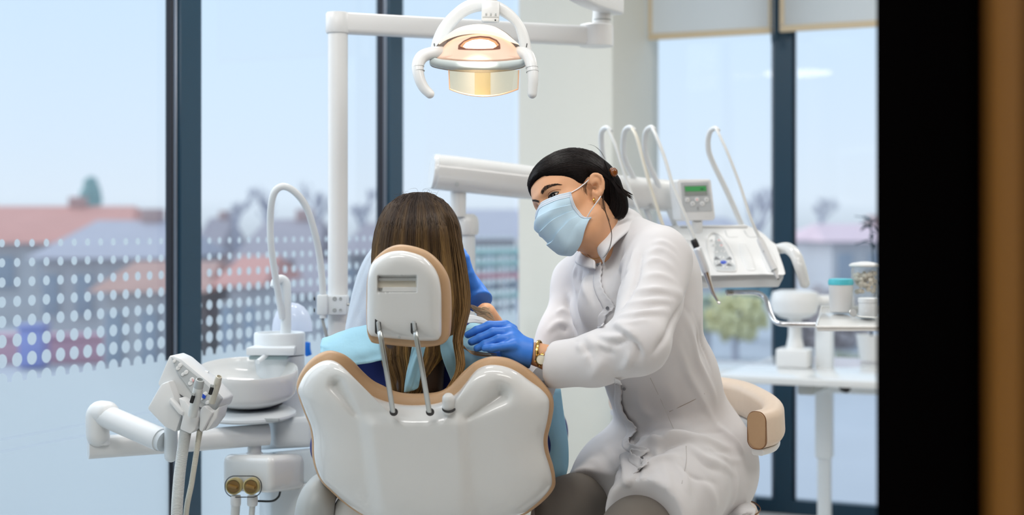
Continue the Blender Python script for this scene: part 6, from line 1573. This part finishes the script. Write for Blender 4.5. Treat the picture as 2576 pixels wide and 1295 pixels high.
clp = MB(); clp.sphere(P(1545, 433, 3.055), .0085, 16, 12, (0.95, .6, 1.15)); clp.sphere(P(1540, 428, 3.06), .006, 12, 8)
clp.build('hair_clip', mat('amber_shell', (112, 60, 18), rough=.25, coat=.5, var=.4, scale=120), DN)

# ---- face mask
side_px = [(1435, 485), (1440, 503), (1447, 520), (1456, 533), (1466, 545), (1477, 549), (1486, 550)]
NV, NU = 64, 57
side_L = [toL(S(x, y, .003)) for x, y in side_px]
side_L[-1] = (side_L[-1][0] + .004, side_L[-1][1], side_L[-1][2])
sideC = catmull([V(q) for q in side_L], NV)
cen = catmull([V((0, .101, .021)), V((0, .113, .0)), V((0, .124, -.022)), V((0, .117, -.053)), V((0, .107, -.083)), V((0, .094, -.106)), V((.004, .067, -.112))], NV)
G = []
for i in range(NV):
    v = i / (NV - 1); sd, ce = sideC[i], cen[i]; row = []
    for j in range(NU):
        a = (j / (NU - 1) * 2 - 1); an = abs(a) * PI / 2; sg = 1 if a > 0 else -1
        p1 = .92; x = sd.x * (math.sin(an) ** p1) * sg; w_ = 1 - math.cos(an) ** 1.05
        y = ce.y + (sd.y - ce.y) * w_; z = ce.z + (sd.z - ce.z) * (math.sin(an) ** (1.25 + .75 * v * v))
        edge = max(0, 1 - abs(a) ** 6)
        fold = 0
        for v0, v1 in ((.26, .44), (.44, .61), (.61, .78)):
            if v0 <= v < v1: fold = .0055 * ((v1 - v) / (v1 - v0)) ** 1.0
        if abs(a) > .72: fold *= 1 - (abs(a) - .72) / .28
        n_ = V((x * 9, .8, z * .5)).normalized()
        q = V((x, y, z)) + n_ * (fold * edge + .0012 * math.sin(13 * a + 7 * v) * edge)
        row.append(HL(*q))
    G.append(row)
mk = MB().grid(G).build('face_mask', M_MASK, DN, ang=50); solidify(mk, .0012, -1)
def gp(i, j, l=.0012):
    i = max(0, min(NV - 1, i)); j = max(0, min(NU - 1, j)); i0, j0 = int(i), int(j); i1, j1 = min(i0 + 1, NV - 1), min(j0 + 1, NU - 1); u, v = i - i0, j - j0
    p_ = (G[i0][j0] * (1 - u) + G[i1][j0] * u) * (1 - v) + (G[i0][j1] * (1 - u) + G[i1][j1] * u) * v
    a_ = G[min(i0 + 1, NV - 1)][j0] - G[max(i0 - 1, 0)][j0]; b_ = G[i0][min(j0 + 1, NU - 1)] - G[i0][max(j0 - 1, 0)]
    n_ = a_.cross(b_).normalized(); n_ = n_ if n_.dot(p_ - HL(0, .02, -.03)) > 0 else -n_
    return p_ + n_ * l
mb = MB(); mb.grid([[gp(i, j, .0009) for j in np.linspace(0, NU - 1, 57)] for i in np.linspace(0, 6.5, 5)]); mb.build('top_band', M_MASKW, mk)
mb = MB(); mb.grid([[gp(i, NU - 1 - j, .0011) for j in np.linspace(0, 2.6, 4)] for i in np.linspace(0, NV - 1, 64)]); mb.grid([[gp(i, j, .0011) for j in np.linspace(0, 2.6, 4)] for i in np.linspace(0, NV - 1, 64)]); mb.build('side_band', M_MASKW, mk)
mb = MB()
for i0 in (1.6, 4.6):
    for k in range(110):
        j = k / 109 * (NU - 1); mb.tube([gp(i0, j - .12, .0013), gp(i0, j + .12, .0013)], .0003, 4, 2)
for j0 in (NU - 2.0, NU - 3.2):
    for k in range(90): i = k / 89 * (NV - 1); mb.tube([gp(i - .14, j0, .0014), gp(i + .14, j0, .0014)], .0003, 4, 2)
mb.build('stitching', mat('mask_emboss', (168, 184, 206), rough=.7), mk)
mb = MB(); tb = [P(1464, 546, 3.03), P(1472, 548, 3.024), P(1488, 548.5, 3.02), P(1483, 555, 3.022), P(1476, 556, 3.024)]; mb.prism([P(x, y, Y) for x, y, Y in ((1465, 547, 3.022), (1488, 548, 3.012), (1482, 556, 3.014), (1470, 556, 3.02))], V((0, .0015, 0))); mb.build('edge_tab', M_MASKW, mk)
mb = MB(); a_ = G[1][NU - 1]; b_ = E_(1485, 449, .002)
mb.tube([a_ + V((0, -.002, 0)), S(1452, 476, .002), S(1468, 463, .003), b_], .0012, 8, 20); mb.build('ear_loop', M_ELASTIC, mk)
mb = MB(); mb.tube([P(1475, 549, 3.012), P(1487, 529, 3.005), P(1499, 512, 3.0), P(1506, 502, 2.999), P(1511, 494, 3.01)], .0017, 8, 20, flat=.6); mb.build('ear_loop', M_ELASTIC, mk)
er_ = MB(); er_.tube([P(*z6(1018, 415), E_(1496, 497, .004).y), P(*z6(1008, 440), E_(1496, 497, .0075).y), P(*z6(1010, 475), E_(1496, 497, .008).y), P(*z6(1022, 498), E_(1496, 497, .003).y)], [.0012, .0022, .0022, .001], 12, 24, round_ends=True)
er_.build('earring', mat('gold', (220, 176, 96), rough=.18, metal=1.0), DN)
nk = MB(); nk.tube([S(1478, 640, .001), S(1492, 650, .001), S(1506, 648, .001), S(1513, 640, .001)], .0005, 6, 24); nk.build('necklace', bpy.data.materials['gold'], DN)
# ---- trousers and shoes
s = SDF((-.16, 2.62, FLOOR + .03), (.62, 3.65, .82), 0.007)
s.cap(PELV, LHIP, .13, .10, k=.05); s.cap(PELV, RHIP, .13, .10, k=.05)
s.chain([LHIP, P(1672, 1268, 3.07), LKNEE, LANK], [.100, .084, .069, .056], k=.03); s.chain([RHIP, P(1520, 1240, 3.28), RKNEE, RANK], [.100, .080, .066, .056], k=.03)
for a_, b_ in (((1440, 1262), (1500, 1262)), ((1420, 1278), (1490, 1282))):
    s.cap(P(*a_, 3.12), P(*b_, 3.14), .012, .010, k=.03)
s.build('trousers', M_TROU, DN, smooth=2)
for A_, d_ in ((LANK, V((-.45, -.9, 0)).normalized()), (RANK, V((-.8, -.6, 0)).normalized())):
    s = SDF(A_ - V((.25, .25, .1)), A_ + V((.2, .2, .08)), .006)
    h_ = V((A_.x, A_.y, FLOOR + .045)); s.cap(h_ - d_ * .03, h_ + d_ * .14 - V((0, 0, .01)), .04, .035, k=.02); s.cap(h_, A_, .038, .036, k=.02); s.plane((0, 0, FLOOR + .004), (0, 0, -1))
    s.build('shoe', M_WS, DN, smooth=2)

# ---- the white coat: one body of cloth, folds pressed in along their measured lines
def coat_field(h):
    s = SDF((-.06, 2.60, .52), (.66, 3.66, 1.34), h)
    s.cap(P(1590, 735, 3.14), P(1592, 800, 3.14), .135, .148, k=.03, axis=ft, sc=.70)
    s.cap(P(1592, 800, 3.14), P(1668, 960, 3.23), .148, .128, k=.04, axis=ft, sc=.74)
    s.cap(P(1668, 960, 3.23), P(1700, 1080, 3.30), .130, .150, k=.05, axis=ft, sc=.80)
    s.ell(P(1715, 1140, 3.31), (.155, .15, .12), k=.05)
    s.cap(P(1545, 622, 3.15), P(1610, 690, 3.14), .070, .105, k=.04)
    s.cap(P(1570, 600, 3.15), P(1650, 645, 3.03), .050, .070, k=.04); s.cap(P(1530, 640, 3.2), RSH, .050, .062, k=.05)
    s.ell(P(1540, 760, 3.06), (.075, .05, .07), k=.05)                    # bust under the placket
    s.ell(P(1700, 730, 3.16), (.055, .09, .11), k=.05)                    # shoulder blade
    s.chain([P(1655, 658, 3.0), P(1636, 760, 2.91), P(1606, 862, 2.82)], [.074, .066, .060], k=.010)
    s.chain([P(1606, 862, 2.82), P(1500, 905, 2.84), P(1396, 918, 2.87)], [.061, .052, .0475], k=.02)
    s.chain([RSH, P(1410, 840, 3.23), REL], [.056, .046, .042], k=.03); s.chain([REL, P(1296, 912, 3.15)], [.042, .036], k=.02)
    # skirt over both thighs
    s.chain([P(1752, 1165, 3.24), P(1690, 1225, 3.05), P(1635, 1290, 2.92)], [.125, .108, .092], k=.05)
    s.chain([P(1630, 1150, 3.40), P(1555, 1196, 3.28), P(1484, 1262, 3.17)], [.108, .090, .076], k=.05)
    s.cap(P(1600, 1130, 3.28), P(1560, 1235, 3.12), .05, .035, k=.04)
    s.ell(P(1800, 1190, 3.24), (.085, .13, .105), k=.05)
    return s
def coat_cut(s):
    a = (P(1396, 918, 2.87) - P(1500, 905, 2.84)).normalized(); c = P(1394, 918, 2.87)      # cuff of the near sleeve
    a2 = (a + V((0, 0, .22))).normalized(); s.cap(c + a2 * .062, c + a2 * .063, .095, .095, k=.007, op='s', axis=a2, sc=.6)
    s.cap(c - a * .05, c + a * .05, .035, .037, k=.003, op='s')
    a = (P(1296, 912, 3.15) - REL).normalized(); c = P(1296, 912, 3.15)
    s.cap(c + a * .05, c + a * .051, .07, .07, k=.004, op='s', axis=a, sc=.62)
    # hems
    a = (LKNEE - LHIP).normalized(); c = P(1632, 1292, 2.915); s.cap(c + a * .118, c + a * .119, .17, .17, k=.004, op='s', axis=a, sc=.6)
    a = (RKNEE - RHIP).normalized(); c = P(1486, 1260, 3.172); s.cap(c + a * .092, c + a * .093, .155, .155, k=.004, op='s', axis=a, sc=.6)
    # neck opening
    s.cap(NB - V((0, 0, .02)), P(1520, 560, 3.12), .060, .064, k=.006, op='s')
    return s
c0 = coat_field(.010); q_, f_ = c0.mesh()
CB = BVHTree.FromPolygons([V(p) for p in q_.tolist()], f_.tolist())
def C(x, y, l=0.0): return onto(CB, x, y, l, 3.1)
s = coat_field(.0042)
coat_cut(s)
COAT = s.build('white_coat', M_COAT, DN, smooth=3)
# folds: (measured line, height in mm, half width in mm); negative = pressed-in crease
FOLDS = [
 ([(1575, 640), (1558, 690), (1538, 750)], 6, 11), ([(1600, 622), (1588, 660), (1572, 705)], 5, 9), ([(1640, 615), (1668, 610), (1702, 632)], 4, 8), ([(1628, 640), (1660, 626), (1704, 655)], 4, 8), ([(1620, 668), (1650, 652), (1696, 676)], 4, 8), ([(1612, 700), (1650, 690), (1700, 705)], 4, 9),
 ([(1585, 735), (1640, 728), (1715, 740)], 6, 9), ([(1570, 768), (1620, 760), (1690, 754)], 6, 9), ([(1556, 800), (1610, 790), (1680, 780)], 7, 9), ([(1550, 818), (1580, 812), (1630, 806)], 5, 7),
 ([(1545, 816), (1586, 838), (1616, 884)], 9, 9), ([(1505, 846), (1540, 850), (1578, 842)], 7, 8), ([(1470, 846), (1500, 866), (1540, 878)], 7, 9), ([(1425, 852), (1462, 870), (1478, 905)], 6, 9), ([(1585, 880), (1580, 910), (1560, 934)], 6, 8), ([(1520, 900), (1500, 930), (1480, 955)], 4, 10),
 ([(1452, 665), (1448, 700), (1454, 740)], 6, 9), ([(1480, 676), (1470, 720), (1488, 765)], 5, 10), ([(1430, 735), (1442, 770), (1450, 815)], 6, 9), ([(1375, 838), (1410, 812), (1450, 818)], 5, 8), ([(1400, 790), (1418, 780), (1440, 790)], 4, 7),
 ([(1600, 1125), (1690, 1104), (1770, 1108), (1845, 1130)], 11, 13), ([(1600, 1098), (1650, 1112), (1700, 1098), (1760, 1094)], 8, 9), ([(1740, 1128), (1785, 1158), (1845, 1190)], 6, 11), ([(1690, 1150), (1720, 1195), (1730, 1245)], 5, 11), ([(1800, 1065), (1842, 1105), (1872, 1145)], 7, 11), ([(1780, 1130), (1820, 1150), (1870, 1160)], 5, 9),
 ([(1590, 1205), (1640, 1160), (1710, 1148)], 7, 11), ([(1568, 1130), (1574, 1175), (1574, 1220)], 10, 9), ([(1520, 1125), (1548, 1165), (1556, 1215)], 5, 10), ([(1470, 1160), (1510, 1175), (1540, 1240)], 4, 11), ([(1722, 800), (1752, 900), (1802, 1010)], 6, 9), ([(1700, 860), (1742, 960), (1795, 1055)], 5, 9), ([(1850, 1180), (1848, 1235), (1832, 1280)], 6, 11), ([(1760, 1200), (1790, 1240), (1800, 1285)], 4, 12), ([(1660, 1150), (1680, 1200), (1690, 1235)], 3, 10),
 ([(1660, 920), (1690, 990), (1720, 1070)], 3, 14), ([(1600, 960), (1620, 1030), (1640, 1090)], 4, 13),
 ([(1616, 632), (1608, 662), (1601, 700), (1584, 738), (1562, 778)], -11, 6), ([(1590, 640), (1575, 690), (1552, 745)], -5, 7), ([(1592, 750), (1640, 744), (1700, 748)], -4, 6), ([(1566, 784), (1620, 776), (1684, 768)], -5, 6), ([(1552, 824), (1600, 804), (1655, 794)], -4, 6),
 ([(1546, 830), (1578, 846), (1602, 868), (1614, 896)], -10, 6), ([(1536, 858), (1556, 864), (1582, 854)], -5, 5), ([(1484, 852), (1514, 878), (1548, 890)], -6, 6), ([(1446, 856), (1478, 880), (1492, 908)], -6, 6), ([(1596, 846), (1608, 880), (1606, 908)], -5, 5),
 ([(1465, 676), (1460, 712), (1472, 748)], -7, 6), ([(1424, 745), (1432, 790), (1452, 842)], -8, 6), ([(1390, 836), (1420, 828), (1452, 848)], -6, 6), ([(1500, 690), (1490, 735), (1500, 770)], -4, 8),
 ([(1728, 728), (1702, 792), (1668, 856), (1640, 892)], -9, 7), ([(1592, 1110), (1640, 1138), (1675, 1124), (1730, 1112)], -13, 7), ([(1606, 1080), (1660, 1096), (1720, 1086), (1818, 1088)], -7, 7), ([(1768, 1134), (1805, 1138), (1855, 1132)], -5, 6), ([(1615, 1160), (1605, 1190), (1590, 1220)], -12, 8), ([(1556, 1140), (1561, 1180), (1562, 1228)], -6, 6), ([(1600, 1245), (1614, 1212), (1645, 1182)], -5, 7), ([(1742, 785), (1768, 870), (1790, 930)], -5, 6), ([(1700, 1168), (1745, 1200), (1805, 1218)], -5, 8), ([(1720, 772), (1756, 850), (1775, 905)], -6, 6), ([(1745, 1145), (1790, 1178), (1850, 1205)], -4, 7)]
me = COAT.data; nv_ = len(me.vertices)
co = np.empty(nv_ * 3, np.float32); me.vertices.foreach_get('co', co); co = co.reshape(-1, 3)
no = np.empty(nv_ * 3, np.float32); me.vertices.foreach_get('normal', no); no = no.reshape(-1, 3)
dsp_ = np.zeros(nv_, np.float32)
for pts, A, wd_ in FOLDS:
    pl = np.array([tuple(q) for q in catmull([C(*p_) for p_ in pts], 16)], np.float32); A *= .00128; wd_ *= .001
    R_ = wd_ * 4; m_ = np.all((co > pl.min(0) - R_) & (co < pl.max(0) + R_), axis=1); id_ = np.nonzero(m_)[0]
    if not len(id_): continue
    p_ = co[id_]; best = np.full(len(id_), 9., np.float32); bt_ = np.zeros(len(id_), np.float32)
    for k in range(15):
        ab = pl[k + 1] - pl[k]; t_ = np.clip(((p_ - pl[k]) @ ab) / (ab @ ab + 1e-12), 0, 1); d_ = np.linalg.norm(p_ - pl[k] - t_[:, None] * ab, axis=1)
        u_ = d_ < best; best[u_] = d_[u_]; bt_[u_] = (k + t_[u_]) / 15
    tp = np.sin(np.pi * np.clip(bt_, .02, .98)) ** .6
    dsp_[id_] += A * tp * (np.exp(-(best / wd_) ** 2) if A > 0 else np.exp(-np.abs(best) / wd_ * 1.3) * 1.0)
from mathutils import noise as mn
dsp_ += np.array([.0022 * mn.noise(V((float(p[0]) * 11, float(p[1]) * 11, float(p[2]) * 7))) + .0010 * mn.noise(V((float(p[0]) * 30, float(p[1]) * 30, float(p[2]) * 22))) for p in co], np.float32)
co = co + no * dsp_[:, None]
me.vertices.foreach_set('co', co.reshape(-1)); me.update()
bm = bmesh.new(); bm.from_mesh(me); bmesh.ops.smooth_vert(bm, verts=list(bm.verts), factor=.4, use_axis_x=True, use_axis_y=True, use_axis_z=True); bm.to_mesh(me); bm.free()
CB = bvh_of(COAT)
# collar band
M_COLL = M_COAT
topr = [(1514, 651, 3.035), (1505, 634, 3.035), (1505, 615, 3.04), (1522, 591, 3.06), (1547, 563, 3.085), (1565, 536, 3.11), (1575, 524, 3.14), (1578, 528, 3.19), (1556, 556, 3.25), (1515, 592, 3.27), (1478, 612, 3.24), (1461, 628, 3.18), (1466, 640, 3.11), (1482, 649, 3.06), (1496, 656, 3.03)]
botr = [(1520, 668, 3.025), (1519, 655, 3.01), (1530, 632, 3.0), (1552, 606, 3.015), (1580, 582, 3.04), (1604, 562, 3.08), (1618, 552, 3.14), (1612, 556, 3.22), (1575, 590, 3.29), (1525, 622, 3.31), (1475, 640, 3.29), (1450, 654, 3.22), (1452, 664, 3.12), (1472, 672, 3.05), (1497, 676, 3.02)]
ta, ba = catmull([P(*q) for q in topr], 70), catmull([P(*q) for q in botr], 70)
G2 = []
for k in range(9):
    u = k / 8; G2.append([b.lerp(t_, u) + V((0, 0, .004 * math.sin(u * PI))) for b, t_ in zip(ba, ta)])
cl = MB().grid(G2).build('collar', M_COLL, COAT, ang=70); solidify(cl, .0035, 0)
# the wavy front edge of the coat and snaps
def cline(name, pts, r, m, lift=.001, res=60, flat=1.0, parent=None, wob=0):
    q = [C(*p_, lift) for p_ in pts]
    return MB().tube(q, r, 8, res, flat=flat).build(name, m, parent or COAT)
def wavy(pts, n, amp, fr):
    c = catmull([V((p[0], p[1], 0)) for p in pts], n); out = []
    for i, p in enumerate(c):
        t_ = (c[min(n - 1, i + 1)] - c[max(0, i - 1)]).normalized(); out.append((p.x + -t_.y * amp * math.sin(i * fr), p.y + t_.x * amp * math.sin(i * fr)))
    return out
def edge_flap(name, edge, inner, lift0=.0015, lift1=.006, seed=0):
    """front panel edge: a strip of cloth standing slightly off the coat, its free edge wavy"""
    n = 70; e = wavy(edge, n, 1.1, 1.3); a = catmull([V((p[0], p[1], 0)) for p in inner], n)
    G3 = []
    for k in range(7):
        u = k / 6; row = []
        for i in range(n):
            x, y = a[i].x + (e[i][0] - a[i].x) * u, a[i].y + (e[i][1] - a[i].y) * u
            row.append(C(x, y, lift0 * (1 if u < .05 else 1) * (-.6 if u < .05 else 1) + (lift1 - lift0) * u ** 2))
        G3.append(row)
    o = MB().grid(G3).build(name, M_COAT, COAT, ang=70); solidify(o, .0018, 0); return o
edge_flap('front_edge', [(1513, 655), (1517, 680), (1514, 708), (1522, 735), (1541, 760), (1545, 775), (1526, 792), (1521, 825)], [(1494, 662), (1494, 684), (1492, 712), (1499, 740), (1512, 766), (1516, 780), (1505, 795), (1502, 825)])
edge_flap('front_edge', [(1558, 950), (1567, 975), (1568, 1005), (1580, 1040), (1604, 1066), (1607, 1086), (1588, 1105), (1586, 1118), (1600, 1126), (1632, 1134)], [(1546, 950), (1546, 980), (1545, 1010), (1554, 1045), (1574, 1072), (1576, 1092), (1566, 1108), (1566, 1124), (1584, 1138), (1612, 1146)], lift1=.009)
edge_flap('front_edge', [(1632, 1136), (1628, 1144), (1597, 1136), (1596, 1148), (1616, 1160), (1629, 1166), (1624, 1178), (1612, 1184)], [(1608, 1150), (1604, 1152), (1584, 1148), (1582, 1160), (1598, 1172), (1606, 1178), (1600, 1188), (1592, 1192)], lift1=.010)
M_SNAP = mat('steel_snap', (150, 152, 158), rough=.3, metal=.7)
for x, y in ((1508, 671), (1529, 774), (1573, 972), (1618, 1158)):
    c_ = C(x, y, .0065); d_ = (EYE - c_).normalized()
    MB().lathe([(.0036, -.001), (.0038, 0), (.0036, .0008), (.0028, .0008), (.0026, 0)], c_, d_, 20).build('snap_button', M_SNAP, COAT)
M_SEAMW = mat('coat_seam_grey', (188, 184, 182), rough=.9)  # seam lines a little darker grey than the cloth
cline('seam', [(1684, 1035), (1712, 1022), (1745, 1006), (1772, 990)], .0007, mat('pocket_slit', (165, 154, 146), rough=.9), .0002)
cline('seam', [(1636, 950), (1665, 1010), (1694, 1078)], .0007, M_SEAMW, .0005)
cline('seam', [(1726, 1122), (1726, 1163), (1715, 1216)], .0007, M_SEAMW, .0005)
# tail of the coat spread on the stool
tl2 = sheet('coat_tail', [[(1836, 1262, 3.16), (1852, 1262, 3.14), (1868, 1256, 3.16)], [(1832, 1280, 3.14), (1862, 1276, 3.12), (1888, 1270, 3.14)], [(1828, 1300, 3.13), (1866, 1286, 3.10), (1902, 1284, 3.12)], [(1834, 1312, 3.13), (1862, 1300, 3.09), (1894, 1296, 3.11)]], M_COAT, COAT, t=.002, wob=.006, seed=9)

# ---- gloves: near hand resting on the patient's shoulder
def hand(name, wrist, fore, fingers, palm, thumb, cuffdir, m, h=.0019, k=.006, fr=1.0):
    allp = [wrist, fore] + [p for f in fingers for p in f[0]] + [p for p in thumb[0]]
    lo = V((min(p.x for p in allp), min(p.y for p in allp), min(p.z for p in allp))) - V((.045, .045, .045)); hi = V((max(p.x for p in allp), max(p.y for p in allp), max(p.z for p in allp))) + V((.045, .045, .045))
    s = SDF(lo, hi, h)
    for a, b, ra, rb in palm: s.cap(a, b, ra, rb, k=.014)
    for pts, rads in fingers:
        t_ = SDF(lo, hi, h); t_.chain(pts, rads, k=.004)
        kq = .0055; hq = np.maximum(kq - np.abs(s.f - t_.f), 0) / kq; s.f = np.minimum(s.f, t_.f) - hq * hq * kq * .25
    t_ = SDF(lo, hi, h); t_.chain(thumb[0], thumb[1], k=.006); kq = .01; hq = np.maximum(kq - np.abs(s.f - t_.f), 0) / kq; s.f = np.minimum(s.f, t_.f) - hq * hq * kq * .25
    return s
W = P(1322, 886, 2.875)
fing = [([P(1290, 828, 2.905), P(1272, 819, 2.912), P(1231, 819, 2.915), P(1199, 831, 2.912), P(1177, 842, 2.908)], [.0105, .0108, .0098, .0088, .0076]),
        ([P(1295, 842, 2.888), P(1284, 835, 2.890), P(1241, 836, 2.892), P(1208, 850, 2.890), P(1186, 860, 2.888)], [.0105, .0110, .0100, .0090, .0078]),
        ([P(1298, 856, 2.872), P(1289, 852, 2.872), P(1255, 853, 2.870), P(1220, 866, 2.870), P(1200, 876, 2.870)], [.0100, .0105, .0096, .0086, .0075]),
        ([P(1300, 870, 2.858), P(1294, 868, 2.856), P(1265, 871, 2.852), P(1238, 875, 2.852), P(1219, 876, 2.854)], [.0095, .0096, .0088, .0080, .0070])]
palm = [(W, P(1284, 834, 2.898), .022, .0135), (W, P(1287, 850, 2.880), .022, .0135), (W, P(1292, 868, 2.862), .022, .013), (P(1300, 890, 2.872), P(1272, 885, 2.868), .016, .012), (W, P(1345, 889, 2.876), .0245, .026)]
thumb = ([P(1312, 896, 2.895), P(1280, 898, 2.915), P(1252, 886, 2.925), P(1230, 876, 2.925)], [.014, .012, .0105, .0085])
s = hand('glove', W, P(1345, 889, 2.876), fing, palm, thumb, None, M_GLOVE)
ca = (P(1345, 889, 2.876) - W).normalized(); ce_ = P(1334, 889, 2.8765)
for o_, r_ in ((0.0, .0032), (-.006, .0020), (-.012, .0016), (-.019, .0014)):      # rolled cuff rings
    q0 = ce_ + ca * o_; x_ = ca.orthogonal().normalized(); y_ = ca.cross(x_); R_ = .0262 - .0035 * (o_ / -.019)
    for i in range(24):
        a, b = 2 * PI * i / 24, 2 * PI * (i + 1) / 24; s.cap(q0 + (x_ * math.cos(a) + y_ * math.sin(a)) * R_, q0 + (x_ * math.cos(b) + y_ * math.sin(b)) * R_, r_, r_, k=.004)
for pts in (((1262, 848), (1290, 842), (1308, 850)), ((1268, 868), (1292, 860), (1312, 866)), ((1276, 888), (1296, 880), (1312, 884)), ((1250, 826), (1272, 826), (1290, 838))):
    g0 = [P(x, y, 2.835) for x, y in pts]
sl_ = s.blk(ce_ + ca * .004 - V((.06, .06, .06)), ce_ + ca * .06 + V((.06, .06, .06)))
s.plane(ce_ + ca * .003, ca, .002)
GLV = s.build('glove', M_GLOVE, DN, smooth=2, label='glove resting on the patient’s shoulder')
# far hand raised beside the patient's cheek
W2 = P(1207, 758, 3.115)
f2 = []
for k, (x, y, Y) in enumerate(((1120, 610, 3.20), (1128, 596, 3.165), (1140, 600, 3.13), (1150, 618, 3.10))):
    b0 = P(1172 + 3 * k, 682 + 2 * k, 3.155 - .02 * k); f2.append(([W2.lerp(b0, .6), b0, b0.lerp(P(x, y, Y), .5) + V((.004, -.003, .004)), P(x, y, Y)], [.012, .0108, .0098, .008]))
p2 = [(W2, P(1172, 682, 3.155), .024, .014), (W2, P(1178, 690, 3.12), .024, .014), (W2, P(1168, 700, 3.135), .022, .016)]
th2 = ([P(1185, 720, 3.11), P(1160, 700, 3.09), P(1148, 676, 3.08)], [.014, .012, .009])
s = hand('glove', W2, P(1222, 786, 3.09), f2, p2, th2, None, M_GLOVE, h=.0024)
ca = (P(1222, 786, 3.09) - W2).normalized()
for o_ in (0, -.006, -.012, -.02):
    q0 = W2 + ca * o_; x_ = ca.orthogonal().normalized(); y_ = ca.cross(x_); R_ = .0245 + (.0015 if o_ == 0 else 0)
    for i in range(20):
        a, b = 2 * PI * i / 20, 2 * PI * (i + 1) / 20; s.cap(q0 + (x_ * math.cos(a) + y_ * math.sin(a)) * R_, q0 + (x_ * math.cos(b) + y_ * math.sin(b)) * R_, .0026 if o_ == 0 else .0014, k=.004)
s.plane(W2 + ca * .003, ca, .002)
s.build('glove', M_GLOVE, DN, smooth=2, label='glove beside the patient’s cheek')
# wristwatch
M_GOLD = bpy.data.materials['gold']
wa = (P(1362, 888, 2.873) - P(1345, 889, 2.876)).normalized()
x_ = wa.orthogonal().normalized(); y_ = wa.cross(x_); wcn = P(1358, 890, 2.874)
WT = MB().tube([wcn + (x_ * math.cos(2 * PI * i / 28) + y_ * math.sin(2 * PI * i / 28)) * .0268 for i in range(29)], .0035, 8, 90, flat=.5).build('wristwatch', M_GOLD, DN)
fcn = P(1361, 904, 2.843); fd = V((.18, -1, .12)).normalized()
MB().lathe([(.0115, -.003), (.0122, 0), (.0115, .0025), (.0098, .003)], fcn, fd, 30, cap=False).build('watch_case', M_GOLD, WT)
MB().lathe([(.0098, .002), (.0005, .0026)], fcn, fd, 28).build('watch_face', mat('watch_ivory', (232, 226, 206), rough=.15, coat=.6), WT)
for i in range(6): a = i * PI / 3 + .3; MB().sphere(fcn + V((.0128 * math.cos(a), -.001, .0128 * math.sin(a))), .0016, 8, 6).build('case_stud', M_GOLD, WT)
